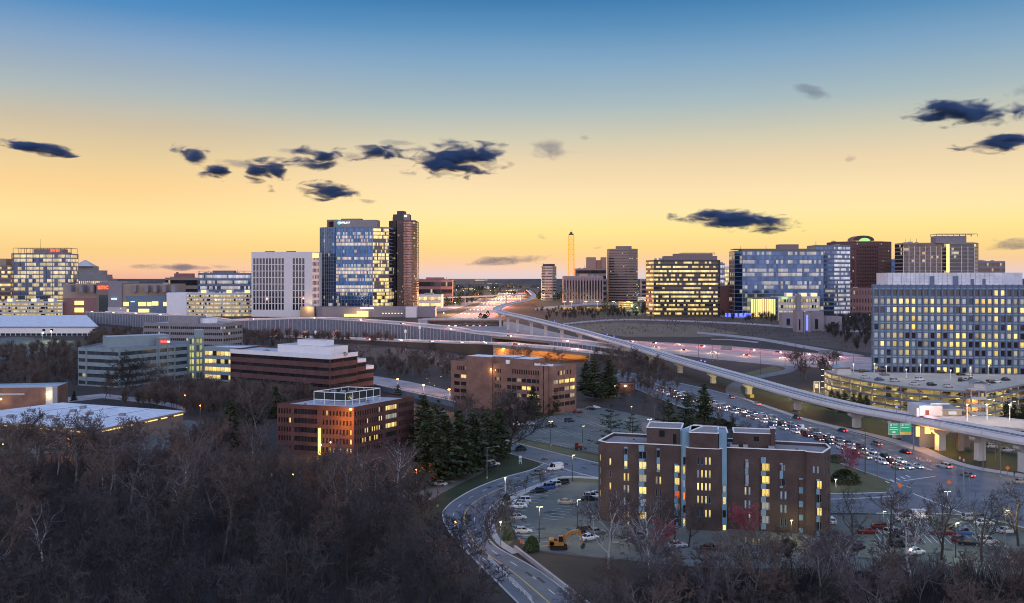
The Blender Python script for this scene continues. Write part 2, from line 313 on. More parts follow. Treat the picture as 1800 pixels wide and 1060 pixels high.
def dashes(A, B, t, z, w=.15, on=3, off=6, mt='paint'):
    c = [(a[0] + (b[0] - a[0]) * t, a[1] + (b[1] - a[1]) * t) for a, b in zip(A, B)]
    r = resample(c, 1.5); mb = MB(); k = 0; per = int((on + off) / 1.5)
    for i in range(len(r) - 1):
        if off == 0 or (i % per) < on / 1.5:
            a, b = Vector(r[i]), Vector(r[i + 1]); n = Vector((b.y - a.y, a.x - b.x)).normalized() * w
            mb.face([(*(a - n), z), (*(a + n), z), (*(b + n), z), (*(b - n), z)], mt)
    struct('road_marking', mb)
patch('ramp', [(858, 566), (900, 566), (1010, 592), (1060, 603), (1000, 606), (850, 592)], .06, 'highway')
# green and bare land patches
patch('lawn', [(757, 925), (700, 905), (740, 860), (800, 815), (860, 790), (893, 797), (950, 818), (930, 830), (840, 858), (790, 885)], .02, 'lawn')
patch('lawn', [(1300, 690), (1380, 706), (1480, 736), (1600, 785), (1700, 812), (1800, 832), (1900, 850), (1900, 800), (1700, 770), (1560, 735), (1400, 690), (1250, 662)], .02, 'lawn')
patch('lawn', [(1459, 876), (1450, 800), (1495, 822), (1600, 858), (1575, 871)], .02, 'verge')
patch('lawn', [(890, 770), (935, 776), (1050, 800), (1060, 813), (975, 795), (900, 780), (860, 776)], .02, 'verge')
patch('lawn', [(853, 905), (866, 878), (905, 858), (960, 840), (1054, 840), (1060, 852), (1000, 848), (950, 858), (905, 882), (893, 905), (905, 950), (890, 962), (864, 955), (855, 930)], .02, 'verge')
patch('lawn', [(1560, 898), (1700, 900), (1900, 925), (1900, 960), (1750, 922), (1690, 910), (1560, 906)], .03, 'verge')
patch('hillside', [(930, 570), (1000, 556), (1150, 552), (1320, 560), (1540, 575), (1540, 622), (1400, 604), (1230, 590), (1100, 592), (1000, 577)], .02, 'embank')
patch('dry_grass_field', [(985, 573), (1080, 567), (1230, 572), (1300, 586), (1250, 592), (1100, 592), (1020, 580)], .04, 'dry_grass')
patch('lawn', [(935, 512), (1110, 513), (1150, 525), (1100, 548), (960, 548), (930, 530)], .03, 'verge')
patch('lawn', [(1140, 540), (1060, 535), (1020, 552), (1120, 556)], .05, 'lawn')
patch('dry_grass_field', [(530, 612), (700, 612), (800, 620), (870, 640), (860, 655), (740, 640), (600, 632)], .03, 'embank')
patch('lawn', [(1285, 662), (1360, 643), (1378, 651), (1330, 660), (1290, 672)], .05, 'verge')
# curved road in the foreground, its bend and its run down to the bottom of the picture
A1, B1 = road('road', [(957, 815), (935, 826), (885, 840), (840, 857), (805, 876), (785, 892), (778, 908), (790, 935), (820, 970), (865, 1015), (925, 1075)],
              [(1060, 842), (1000, 839), (950, 851), (915, 864), (890, 873), (868, 887), (854, 905), (852, 930), (870, 960), (945, 1003), (1040, 1075)], .05, 'asphalt')
dashes(A1, B1, .5, .075, .12, 3, 0, 'paint_yellow'); dashes(A1, B1, .25, .075, .09, 3, 6); dashes(A1, B1, .75, .075, .09, 3, 6)
C1, D1 = road('road', [(860, 787), (895, 797), (960, 816), (1060, 842), (1200, 858), (1330, 872), (1459, 878), (1575, 873)], [(880, 772), (915, 781), (975, 796), (1055, 815), (1200, 842), (1330, 860), (1459, 868), (1560, 866)], .06, 'asphalt')
patch('road', [(950, 818), (1000, 800), (1060, 815), (1060, 843), (1000, 840), (945, 850)], .07, 'asphalt')
# worn patches, sealed trenches and tyre-dark lanes
rp_ = random.Random(8); mb = MB()
for k in range(70):
    t = rp_.random(); cxy = rp_.choice([(A1, B1), (A1, B1), (C1, D1)]); i = rp_.randrange(len(cxy[0]) - 1); q = rp_.uniform(.06, .8); w_ = rp_.uniform(.05, .14)
    P0 = [tuple(u + (v - u) * s for u, v in zip(cxy[0][j][:2], cxy[1][j][:2])) for j, s in ((i, q), (i, q + w_), (i + 1, q + w_), (i + 1, q))]; f0 = rp_.uniform(.2, 1)
    P0[2] = tuple(u + (v - u) * f0 for u, v in zip(P0[1], P0[2])); P0[3] = tuple(u + (v - u) * f0 for u, v in zip(P0[0], P0[3])); mb.face([(x, y, .071 + k * .0004 + .012) for x, y in P0], rp_.choice(['asphalt_old', 'asphalt_old', 'asphalt_pale']))
for (x0, x1, y0, y1), n_ in (((905, 1050, 860, 960), 40), ((930, 1090, 725, 785), 26), ((1480, 1790, 912, 985), 46), ((1080, 1420, 955, 990), 24)):
    for k in range(n_):
        x, y = G(rp_.uniform(x0, x1), rp_.uniform(y0, y1)); r_ = rp_.uniform(.25, 1.1); n9 = 9; mb.face([(x + r_ * rp_.uniform(.6, 1.2) * math.cos(6.283 * j / n9) * 1.5, y + r_ * rp_.uniform(.6, 1.2) * math.sin(6.283 * j / n9), .092 + k * .0003) for j in range(n9)], 'asphalt_old')
struct('road_patches', mb)
# footpath round the bend
sa = spline([G(*p) for p in [(1054, 840), (990, 838), (945, 853), (912, 867), (884, 879), (866, 893), (858, 912), (860, 935), (874, 957), (900, 975)]], 5)
sb = spline([G(*p) for p in [(1054, 843), (990, 841), (950, 857), (918, 871), (895, 883), (878, 896), (870, 912), (871, 932), (884, 953), (915, 972)]], 5)
mb = MB()
for i in range(len(sa) - 1):
    q = [(*sa[i], .16), (*sb[i], .16), (*sb[i + 1], .16), (*sa[i + 1], .16)]; mb.face(q, 'sidewalk')
    mb.face([(*sb[i], 0), (*sb[i + 1], 0), (*sb[i + 1], .16), (*sb[i], .16)], 'sidewalk')
struct('pavement', mb)
# car parks
patch('parking_lot', [(1058, 850), (1000, 847), (962, 853), (930, 866), (906, 883), (895, 905), (900, 930), (912, 950), (935, 966), (1000, 972), (1100, 985), (1250, 1000), (1430, 1000), (1470, 960), (1455, 935), (1060, 900)], .08, 'asphalt_lot')
patch('parking_lot', [(905, 768), (930, 742), (1014, 718), (1056, 716), (1150, 735), (1180, 770), (1056, 800), (940, 776)], .06, 'asphalt_lot')
patch('parking_lot', [(1440, 905), (1555, 905), (1690, 909), (1750, 921), (1860, 955), (1950, 1010), (1700, 1030), (1480, 1000), (1440, 960)], .06, 'asphalt_lot')
patch('parking_lot', [(700, 870), (760, 812), (830, 795), (880, 800), (850, 830), (790, 860), (740, 890)], .03, 'asphalt_lot')
patch('parking_lot', [(1690, 790), (1700, 765), (1830, 770), (1830, 800)], .04, 'asphalt_lot')
def bays(p, q, n, ln, z=.1):      # stall lines between two picture points on the ground
    p = Vector(G(*p)); q = Vector(G(*q)); d = (q - p) / n; nn = Vector((d.y, -d.x)).normalized() * ln; t = d.normalized() * .06; mb = MB()
    for i in range(n + 1):
        a = p + d * i; mb.face([(*(a - t), z), (*(a + t), z), (*(a + t + nn), z), (*(a - t + nn), z)], 'paint')
    struct('road_marking', mb)
bays((938, 775), (1050, 797), 14, -4.8); bays((925, 752), (1030, 768), 14, 4.8); bays((925, 752), (1030, 768), 14, -4.8); bays((945, 733), (1070, 748), 16, 4.8); bays((945, 733), (1070, 748), 16, -4.8)
bays((955, 857), (895, 895), 9, -4.6); bays((900, 925), (935, 962), 6, -4.6); bays((985, 915), (1025, 880), 8, -4.6); bays((1560, 912), (1740, 925), 16, 4.8); bays((1540, 940), (1740, 950), 18, 4.8); bays((1540, 940), (1740, 950), 18, -4.8)
# the wide arterial road and its junction
A2, B2 = road('road', [(1080, 668), (1150, 697), (1215, 722), (1300, 751), (1400, 787), (1495, 821), (1600, 858)], [(1080, 650), (1149, 664), (1250, 686), (1350, 714), (1440, 745), (1525, 768), (1640, 800)], .05, 'asphalt')
A3, B3 = road('road', [(1540, 903), (1690, 905), (1760, 918), (1900, 955)], [(1600, 787), (1662, 811), (1760, 833), (1900, 855)], .055, 'asphalt')
patch('road', [(1459, 878), (1575, 873), (1603, 862), (1560, 830), (1600, 790), (1680, 815), (1800, 840), (1800, 925), (1690, 905), (1459, 902)], .065, 'asphalt')
MED = [(1080, 657), (1149, 674), (1215, 698), (1290, 717), (1350, 733), (1415, 754), (1475, 772), (1550, 799), (1637, 827)]
c = MEDL = spline([G(*p) for p in MED], 5); mb = MB()
for a, b in zip(c, c[1:]): mb.bar((*a, .05), (*b, .05), .5, .16, 'kerb')
struct('median_strip', mb)
ma = [(x, y, .05) for x, y in resample(c, 3)]
def track_lane(off, c=MEDL):      # offset polyline from the median, positive towards the camera side
    out = []
    for i in range(len(c)):
        a = Vector(c[max(i - 1, 0)]); b = Vector(c[min(i + 1, len(c) - 1)]); d = (b - a).normalized(); out.append((c[i][0] + d.y * off, c[i][1] - d.x * off))
    return out
for o_, on, off_ in ((3.6, 3, 6), (7.2, 3, 6), (-3.6, 3, 6), (-7.2, 3, 6), (-.7, 3, 0), (.7, 3, 0)):
    l = track_lane(o_); dashes(l, l, 0, .08, .09, on, off_)
mb = MB()
for k in range(5):
    a = Vector(G(1560 + k * 9, 848 - k * 2.6)); mb.face([(a.x - .25, a.y - 1.4, .09), (a.x + .25, a.y - 1.4, .09), (a.x + .25, a.y + 1.4, .09), (a.x - .25, a.y + 1.4, .09)], 'paint')
a = Vector(G(1588, 846)); b = Vector(G(1645, 838)); mb.face([(a.x, a.y, .09), (a.x + .1, a.y + .5, .09), (b.x, b.y + .5, .09), (b.x, b.y, .09)], 'paint')
a = Vector(G(1605, 868)); b = Vector(G(1690, 902)); n = Vector((.2, .1)); mb.face([(*(a - n), .09), (*(a + n), .09), (*(b + n), .09), (*(b - n), .09)], 'paint')
struct('road_marking', mb)
sa = spline([G(*p) for p in [(1306, 702), (1412, 739), (1525, 766), (1612, 793), (1662, 811), (1725, 828), (1850, 846)]], 5)
sb = spline([G(*p) for p in [(1308, 700), (1414, 735), (1530, 762), (1620, 785), (1668, 806), (1728, 823), (1850, 841)]], 5)
mb = MB(); ribbon(mb, [(*p, .17) for p in sa], [(*p, .17) for p in sb], 'sidewalk'); struct('pavement', mb)
# ramp that joins the arterial beneath the viaduct
road('ramp', [(1276, 692), (1279, 678), (1310, 664), (1370, 652), (1378, 646), (1340, 640)], [(1312, 702), (1302, 680), (1330, 667), (1392, 654), (1400, 643), (1350, 634)], .045, 'asphalt', kerbs=False)
# interstate on the right and its slip roads
road('highway', [(1090, 614), (1180, 622), (1250, 631), (1370, 642), (1540, 652)], [(1090, 597), (1150, 601), (1250, 606), (1400, 618), (1540, 629)], .05, 'highway', kerbs=False)
road('ramp', [(1225, 586), (1320, 596.5), (1394, 609), (1450, 619), (1500, 626)], [(1225, 583), (1320, 592), (1394, 603.5), (1450, 613), (1520, 625)], .058, 'highway', kerbs=False)
road('ramp', [(1250, 597), (1290, 598.5), (1330, 603)], [(1250, 595.5), (1292, 596.8), (1335, 601)], .064, 'highway', kerbs=False)
road('frontage_road', [(990, 571), (1100, 563), (1300, 570), (1430, 580), (1540, 585)], [(990, 568), (1100, 560.5), (1300, 567), (1430, 576.5), (1540, 581)], .06, 'highway', kerbs=False)
road('frontage_road', [(940, 545), (1050, 536), (1140, 540), (1200, 552), (1320, 560)], [(940, 541), (1050, 532), (1150, 534), (1220, 545), (1330, 555)], .06, 'highway', kerbs=False)
# central highway running to the horizon
ca, cb_ = road('highway', [(730, 590), (757, 573), (800, 554), (850, 532), (890, 512), (898, 500)], [(905, 590), (868, 573), (880, 548), (915, 527), (925, 512), (912, 500)], .05, 'highway', n=5, kerbs=False)
road('highway', [(735, 548), (790, 545), (850, 528)], [(735, 542), (790, 537), (845, 524)], .045, 'highway', kerbs=False)
road('road', [(115, 765), (0, 740)], [(140, 758), (0, 733)], .03, 'asphalt', kerbs=False)
patch('road', [(100, 700), (180, 692), (280, 703), (330, 716), (330, 722), (270, 710), (180, 700), (100, 710)], .03, 'highway')
patch('parking_lot', [(-20, 765), (165, 770), (330, 738), (360, 745), (300, 790), (-30, 800)], .03, 'asphalt_lot')
patch('parking_lot', [(0, 632), (110, 620), (130, 600), (40, 592), (0, 594)], .03, 'asphalt_lot')
# ---- retained highways: base picture rows and top picture rows of the near face
def retained(name, pts, width, holes, label, wall='panel_wall'):
    P3 = []
    for x, yb, yt in pts:
        d = D(yb); P3.append((X(x, d), d, H - (yt - HY) / F * d, x))
    P3 = spline(P3, 6)
    far = []
    for i, p in enumerate(P3):
        a = P3[max(i - 1, 0)]; b = P3[min(i + 1, len(P3) - 1)]; d = Vector((b[0] - a[0], b[1] - a[1])).normalized(); far.append((p[0] - d.y * width, p[1] + d.x * width, p[2]))
    near = [p[:3] for p in P3]
    mb = MB(); ribbon(mb, near, far, 'highway'); struct('highway', mb)
    root = empty('retaining_wall', (near[len(near) // 2][0], near[len(near) // 2][1], 0), label, 'wall')
    w = MB(); par = MB(); gir = MB(); pier = MB()
    for i in range(len(near) - 1):
        a, b, x = near[i], near[i + 1], P3[i][3]; fa, fb = far[i], far[i + 1]
        hole = any(h0 <= x < h1 for h0, h1 in holes)
        if hole: w.face([(fb[0], fb[1], 0), (fa[0], fa[1], 0), fa, fb], 'concrete')
        par.bar((a[0], a[1], a[2]), (b[0], b[1], b[2]), .35, 1.0, 'concrete_pale'); par.bar(fa, fb, .35, 1.0, 'concrete_pale')
        if hole:
            for s_ in (0, .33, .66, 1.0):
                p = tuple(m + (n - m) * s_ for m, n in zip(a, fa)); q = tuple(m + (n - m) * s_ for m, n in zip(b, fb)); gir.bar((p[0], p[1], p[2] - 2.0), (q[0], q[1], q[2] - 2.0), .5, 1.9, 'brown_panel')
        else:
            w.face([(a[0], a[1], 0), (b[0], b[1], 0), (b[0], b[1], b[2] + .02), (a[0], a[1], a[2] + .02)], wall)
            w.face([(fb[0], fb[1], 0), (fa[0], fa[1], 0), fa, fb], wall)
    # panel ribs
    rr = resample([p[:3] for p in near], 4.5) if wall == 'panel_wall' else []
    for i in range(len(rr) - 1):
        a = rr[i]; px = 900 + a[0] / a[1] * F
        if not any(h0 - 3 <= px < h1 + 3 for h0, h1 in holes) and a[2] > 1: w.box(a[0] - .25, a[0] + .25, a[1] - .45, a[1] + .05, 0, a[2] + .4, 'concrete')
    for h0, h1 in holes:
        for i in range(len(near) - 1):
            if (P3[i][3] < h0 <= P3[i + 1][3]) or (P3[i][3] < h1 <= P3[i + 1][3]):
                a, fa = near[i + 1], far[i + 1]; w.bar((a[0], a[1] , 0), (fa[0], fa[1], 0), 1.2, a[2] - .1, 'concrete')
    part('wall', w, root); part('parapet', par, root)
    if gir.v: part('girder', gir, root)
    return near, far
N1, F1 = retained('upper', [(150, 567, 549), (300, 580, 556), (380, 589, 565), (450, 588, 563), (560, 588, 561), (700, 597, 571), (790, 603, 581), (850, 605, 589), (950, 612, 598), (1060, 620, 611), (1110, 622, 619)], 26, [(856, 960)], 'long blue grey panel wall carrying the upper highway past the far office towers')
N2, F2 = retained('lower', [(470, 594, 592), (560, 599, 595.5), (680, 607, 600), (800, 619, 604), (868, 632, 606), (960, 634, 613), (1036, 635, 621), (1090, 634, 626), (1120, 633, 630)], 20, [(868, 1036)], 'girder bridge and bank with orange light glowing below, behind the tan brick office', 'embank')
N3, F3 = retained('centre', [(735, 572, 562), (800, 573, 562), (885, 573, 562.5)], 14, [(745, 878)], 'dark flat overpass crossing the busy central highway', 'concrete')
# orange and white sodium lamps under the bridge (lit luminaires fixed to the abutments)
for px, py, e, c_ in [(885, 626, 4000, (1, .28, .04)), (912, 626, 6500, (1, .28, .04)), (955, 628, 7000, (1, .33, .05)), (985, 628, 6500, (1, .28, .04)), (1015, 629, 4000, (1, .38, .06))]:
    d = D(632); x = X(px, d) ; mb = MB(); mb.box(x - .6, x + .6, d + 5, d + 6, 7.3, 7.7, 'bulb_orange'); o = solo('bridge_lamp', mb, 'orange lamp glowing under the lower highway bridge', 'lamp', group='orange lamps under the lower highway bridge'); point(o, (x, d + 4, 6), e, c_, .5)
# embankment wall near the tan building: road seen at y 660-700
road('road', [(640, 672), (715, 686), (800, 703)], [(652, 660), (720, 671), (800, 689)], .04, 'highway', kerbs=False)
mb = MB(); w = resample([(*G(655, 690), 0), (*G(800, 703), 0)], 5)
root = empty('retaining_wall', (*G(730, 697), 0), 'pale low wall beside the orange lit slip road left of the tan brick office', 'wall')
a, b = G(655, 684), G(800, 716); mb.bar((*a, 0), (*b, 0), .4, 2.6, 'panel_wall'); part('wall', mb, root)
mb = MB(); mb.bar((*a, 2.6), (*b, 2.6), .6, .4, 'concrete_pale'); part('coping', mb, root)
for px, py, e, c_ in [(790, 706, 9000, (1, .4, .1)), (745, 697, 8000, (1, .42, .12)), (700, 686, 7000, (1, .45, .2))]:
    x, y = G(px, py); mb = MB(); mb.tube((x, y - 1.5, 0), (x, y - 1.5, 6), .12, .1, 'pole_metal'); mb.box(x - .5, x + .5, y - 3, y - 1.2, 6, 6.25, 'bulb_orange')
    o = solo('street_lamp', mb, 'orange street lamp by the slip road left of the tan brick office', 'street lamp', group='orange lamps on the slip road'); point(o, (x, y - 2.5, 5.3), e, c_, .3)

# low hills that close the view
mb = MB(); nx_ = 90
for j, (d0, hh) in enumerate(((3600, 26), (5200, 38), (7500, 50), (11000, 56))):
    row = [(-d0 * .75 + d0 * 1.5 * i / nx_, d0 + 150 * math.sin(i * 1.3 + j), max(2, hh * (.55 + .9 * (noise.noise(Vector((i * .11 + j * 7, j, 0))))))) for i in range(nx_ + 1)]
    for i in range(nx_):
        a, b_ = row[i], row[i + 1]
        mb.face([(a[0], a[1] - 600, -1), (b_[0], b_[1] - 600, -1), b_, a], 'hill'); mb.face([a, b_, (b_[0], b_[1] + 900, -1), (a[0], a[1] + 900, -1)], 'hill')
struct('hills', mb)
# ================================================================= METRO VIADUCT
VI = [(2050, 830, 8.3), (1800, 788, 8.3), (1725, 773, 8.), (1637, 755.5, 7.6), (1562, 741, 6.6), (1480, 725.5, 5.7), (1385, 701, 5.2), (1280, 669, 5.4), (1180, 638.5, 6), (1100, 612.5, 7), (1050, 597.5, 8), (1000, 583, 10), (950, 570, 13), (910, 560, 15.5), (880, 553, 16.5), (866, 546, 16.5), (885, 537, 16.5), (918, 530, 16.5), (934, 521, 16.5), (925, 511, 16.5)]
vp = []
for px, py, z in VI:
    d = (H - z) * F / (py - HY); vp.append((X(px, d), d, z))
vs_ = resample(spline(vp, 8), 6.0)
def off3(pts, o, dz=0):
    out = []
    for i in range(len(pts)):
        a = Vector(pts[max(i - 1, 0)][:2]); b = Vector(pts[min(i + 1, len(pts) - 1)][:2]); d = (b - a).normalized(); out.append((pts[i][0] - d.y * -o, pts[i][1] - d.x * o, pts[i][2] + dz))
    return out
vr = empty('metro_viaduct', (vs_[20][0], vs_[20][1], 0), 'long pale concrete metro viaduct sweeping across the picture above the roads', 'viaduct')
# travelling away from the camera the far side of the deck lies to the right (+)
def loft(mb, prof, pts, mts):
    R_ = [off3(pts, o, dz) for o, dz in prof]
    for k in range(len(prof)):
        A, B = R_[k], R_[(k + 1) % len(prof)]
        for i in range(len(pts) - 1): mb.face([A[i], A[i + 1], B[i + 1], B[i]], mts[k % len(mts)])
WD = 10.5
mb = MB(); loft(mb, [(0, .9), (2.2, 0), (WD - 2.2, 0), (WD, .9), (WD, 1.7), (0, 1.7)], vs_, ['via_concrete']); part('deck', mb, vr)
mb = MB()
for s0 in (0, WD - .25):
    loft(mb, [(s0, 1.7), (s0, 2.9), (s0 + .25, 2.9), (s0 + .25, 1.7)], vs_, ['parapet'])
part('parapet', mb, vr)
mb = MB(); loft(mb, [(1.2, 1.75), (4.5, 1.75), (4.5, 2.1), (1.2, 2.1)], vs_, ['track']); loft(mb, [(6, 1.75), (9.3, 1.75), (9.3, 2.1), (6, 2.1)], vs_, ['track']); part('track_bed', mb, vr)
for s0 in (2.1, 3.55, 6.9, 8.35):
    mb = MB(); loft(mb, [(s0, 2.1), (s0 + .1, 2.1), (s0 + .1, 2.28), (s0, 2.28)], vs_, ['rail']); part('rail', mb, vr)
jo = off3(vs_, -.04, 1.75); mb = MB()
for i in range(0, len(jo) - 1, 3):
    a = Vector(jo[i]); b = Vector(jo[i + 1]); d = (b - a).normalized() * .06; mb.faces([tuple(a - d), tuple(a + d), tuple(a + d + Vector((0, 0, 1.1))), tuple(a - d + Vector((0, 0, 1.1)))], [(0, 1, 2, 3)], 'concrete_dark')
part('panel_joint', mb, vr, kind='stuff')
PX = [(1790, 8), (1712, 7.8), (1640, 7.5), (1560, 6.5), (1478, 5.4), (1388, 5.2), (1300, 5.4), (1235, 5.6), (1181, 6), (1130, 6.5), (1085, 7), (1048, 8), (1010, 9.5), (980, 11), (950, 13), (925, 14.7), (903, 15.6), (885, 16.3), (872, 16.5)]
for px, z in PX:
    best = min(range(60 if px < 860 else 0, min(len(vs_), 300)), key=lambda i: abs(900 + vs_[i][0] / vs_[i][1] * F - px) + (1e4 if vs_[i][1] > 1120 else 0))
    c3 = off3(vs_, WD / 2)[best]; zz = vs_[best][2]; mb = MB(); x, y = c3[0], c3[1]
    a = Vector(vs_[max(best - 1, 0)][:2]); b = Vector(vs_[min(best + 1, len(vs_) - 1)][:2]); d = (b - a).normalized(); n = Vector((d.y, -d.x))
    def q(u, v, z_): p = Vector((x, y)) + n * u + d * v; return (p.x, p.y, z_)
    def hexa(w0, t0, z0, w1, t1, z1):
        vsx = [q(-w0, -t0, z0), q(w0, -t0, z0), q(w0, t0, z0), q(-w0, t0, z0), q(-w1, -t1, z1), q(w1, -t1, z1), q(w1, t1, z1), q(-w1, t1, z1)]
        mb.faces(vsx, [(0, 3, 2, 1), (4, 5, 6, 7), (0, 1, 5, 4), (1, 2, 6, 5), (2, 3, 7, 6), (3, 0, 4, 7)], 'concrete_pale')
    hexa(1.4, 1.1, 0, 1.3, 1.1, zz - 2.2); hexa(1.3, 1.1, zz - 2.2, 3.3, 1.15, zz - .9); hexa(3.3, 1.15, zz - .9, 3.3, 1.15, zz - .02)
    part('pier', mb, vr)
# small blue signal lamps along the track
for px in (960, 1048, 1060, 1204, 1210, 1532):
    i = min(range(len(vs_)), key=lambda i: abs(900 + vs_[i][0] / vs_[i][1] * F - px) + (1e4 if vs_[i][1] > 1120 else 0)); p = off3(vs_, WD - .6, 2.1)[i]
    mb = MB(); mb.tube(p, (p[0], p[1], p[2] + 1.9), .07, .07, 'pole_metal'); mb.box(p[0] - .35, p[0] + .35, p[1] - .3, p[1] + .3, p[2] + 1.7, p[2] + 2.4, 'light_blue_lit')
    solo('signal_lamp', mb, 'small blue signal lamp on the metro viaduct', 'signal', group='blue signal lamps along the metro viaduct')
# distant second guideway crossing left of centre
gp = [(X(p, 1900), 1900 + k * 60, 60 - (y - HY) / F * (1900 + k * 60)) for k, (p, y) in enumerate([(730, 525), (775, 523), (830, 521), (890, 518), (925, 517)])]
gp = resample(spline(gp, 5), 12); g2 = empty('distant_viaduct', gp[5][:2] + (0,), 'thin pale viaduct crossing high over the central highway in the distance', 'viaduct')
mb = MB()
for a, b in zip(gp, gp[1:]): mb.bar((a[0], a[1], a[2] - 2), (b[0], b[1], b[2] - 2), 9, 3, 'concrete_pale')
part('deck', mb, g2)
for i in range(2, len(gp), 5):
    mb = MB(); p = gp[i]; mb.tube((p[0], p[1], 0), (p[0], p[1], p[2] - 2), 1.6, 1.6, 'concrete', 8); part('pier', mb, g2)
# ================================================================= BUILDINGS
rnd = random.Random(11)
WM = {}
def wmesh(w, h, mt, st, nb=1):
    k = (round(w, 2), round(h, 2), mt, st, nb)
    if k in WM: return WM[k]
    mb = MB(); add_win(mb, (0, 0, 0), (1, 0), w, h, mt, st, nb, (0, 0)); WM[k] = mb.mesh('window'); return WM[k]
def add_win(mb, o, u, w, h, mt, st, nb, uvo):
    # pane in the plane (u, z) starting at o; outward = (uy, -ux)
    ox, oy, oz = o; ux, uy = u; nx, ny = uy, -ux
    def q(a, b, c=0): return (ox + ux * a + nx * c, oy + uy * a + ny * c, oz + b)
    U, V = uvo
    mb.face([q(0, 0), q(w, 0), q(w, h), q(0, h)], mt, [(U, V), (U + nb, V), (U + nb, V + 1), (U, V + 1)])
    def bar(a0, a1, b0, b1, m):
        mb.faces([q(a0, b0, .06), q(a1, b0, .06), q(a1, b1, .06), q(a0, b1, .06), q(a0, b0, 0), q(a1, b0, 0), q(a1, b1, 0), q(a0, b1, 0)], [(0, 1, 2, 3), (0, 4, 5, 1), (1, 5, 6, 2), (2, 6, 7, 3), (3, 7, 4, 0)], m)
    if st:
        fm, nv, nh, t = st
        for k in range(1, nv): bar(w * k / nv - t / 2, w * k / nv + t / 2, 0, h, fm)
        for k in range(1, nh): bar(0, w, h * k / nh - t / 2, h * k / nh + t / 2, fm)
        if nv > 0: bar(0, t, 0, h, fm); bar(w - t, w, 0, h, fm); bar(t, w - t, 0, t, fm); bar(t, w - t, h - t, h, fm)
def wallgrid(mb, p0, p1, z0, z1, ops, depth, wm, rm):
    Lx = math.dist(p0, p1); ux, uy = (p1[0] - p0[0]) / Lx, (p1[1] - p0[1]) / Lx; nx, ny = uy, -ux
    def q(u, z, c=0): return (p0[0] + ux * u - nx * c, p0[1] + uy * u - ny * c, z)
    rd = lambda v: round(v, 3)
    vs = sorted({rd(z0), rd(z1)} | {rd(o[2]) for o in ops} | {rd(o[3]) for o in ops})
    for a, b in zip(vs, vs[1:]):
        m = (a + b) / 2; row = sorted((rd(o[0]), rd(o[1])) for o in ops if o[2] < m < o[3]); x = 0
        for s, e in row:
            if s > x + 1e-3: mb.face([q(x, a), q(s, a), q(s, b), q(x, b)], wm)
            x = max(x, e)
        if x < Lx - 1e-3: mb.face([q(x, a), q(Lx, a), q(Lx, b), q(x, b)], wm)
    for o in ops:
        u0, u1, v0, v1 = o[:4]
        mb.face([q(u0, v0), q(u1, v0), q(u1, v0, depth), q(u0, v0, depth)], rm); mb.face([q(u0, v1, depth), q(u1, v1, depth), q(u1, v1), q(u0, v1)], rm)
        mb.face([q(u0, v0), q(u0, v0, depth), q(u0, v1, depth), q(u0, v1)], rm); mb.face([q(u1, v0, depth), q(u1, v0), q(u1, v1), q(u1, v1, depth)], rm)
def auto(L, z0, z1, nf, nb, ws=.6, hs=.55, mt='g_office', ribbon=False, base=0., top=.8, st=None, margin=.6, choose=None, vof=.5):
    ops = []; fh = (z1 - top - z0 - base) / nf
    for i in range(nf):
        v0 = z0 + base + fh * i + fh * (1 - hs) * vof; v1 = v0 + fh * hs
        if ribbon: ops.append((margin, L - margin, v0, v1, choose(i, 0) if choose else mt, st, nb)); continue
        bw = (L - 2 * margin) / nb
        for j in range(nb):
            m = choose(i, j) if choose else mt
            if m is None: continue
            a = margin + bw * (j + .5 - ws / 2); ops.append((a, a + bw * ws, v0, v1, m, st, 1))
    return ops
def bld(name, label, front, dep, z1, wall, roofm, facs, cat='building', z0=0., group=None, coping=None, depth=.25, back=None, reveal=None, par=.7, maxw=100, wname='window'):
    """front = [(px, depth)...] left to right; facs[i] = function(L) -> openings of front edge i, 'L'/'R' = the side walls"""
    fp = [P(*p) if p[1] > 50 and not isinstance(p, tuple) else P(*p) for p in front]
    a, b = Vector(fp[0]), Vector(fp[-1])
    if back is None:
        d = (b - a).normalized(); n = Vector((-d.y, d.x)) * dep; pts = fp + [tuple(b + n), tuple(a + n)]
    else: pts = fp + [P(*p) for p in back]
    cx = sum(p[0] for p in pts) / len(pts); cy_ = sum(p[1] for p in pts) / len(pts)
    root = empty(name, (cx, cy_, z0), label, cat, group); root['_z'] = z1
    del root['_z']
    wmb = MB(); wins = []; n = len(pts)
    for i in range(n):
        p0, p1 = pts[i], pts[(i + 1) % n]; Lx = math.dist(p0, p1)
        f = facs.get(i); f = facs.get('R') if f is None and i == len(fp) - 1 else f; f = facs.get('L') if f is None and i == n - 1 else f
        if f is None and i >= len(fp) - 1: f = facs.get('B')
        ops = [o for o in (f(Lx) if f else []) if o[1] <= Lx - .01 and o[0] >= .01 and o[3] <= z1 + .001 and o[2] >= z0]
        wallgrid(wmb, p0, p1, z0, z1, ops, depth, wall, reveal or wall)
        ux, uy = (p1[0] - p0[0]) / Lx, (p1[1] - p0[1]) / Lx
        for o in ops: wins.append((i, p0, (ux, uy), o))
    part('wall', wmb, root)
    rm = MB(); rm.face([(x, y, z1 - par) for x, y in pts], roofm)
    C = Vector((cx, cy_))
    part('roof', rm, root)
    cp = MB()
    for i in range(n):
        a_, b_ = Vector(pts[i]), Vector(pts[(i + 1) % n]); d = (b_ - a_).normalized(); inn = Vector((-d.y, d.x)) * .2
        cp.bar((*(a_ + inn * .8), z1 - par - .05), (*(b_ + inn * .8), z1 - par - .05), .3, par + (.04 if coping == 'white_trim' else .12), wall if coping == 'white_trim' else (coping or wall))
        if coping == 'white_trim': cp.bar((*(a_ + inn * .6), z1), (*(b_ + inn * .6), z1), .42, .16, 'white_trim')
    part('coping', cp, root)
    put_windows(root, wins, depth, maxw, wname)
    return root, pts
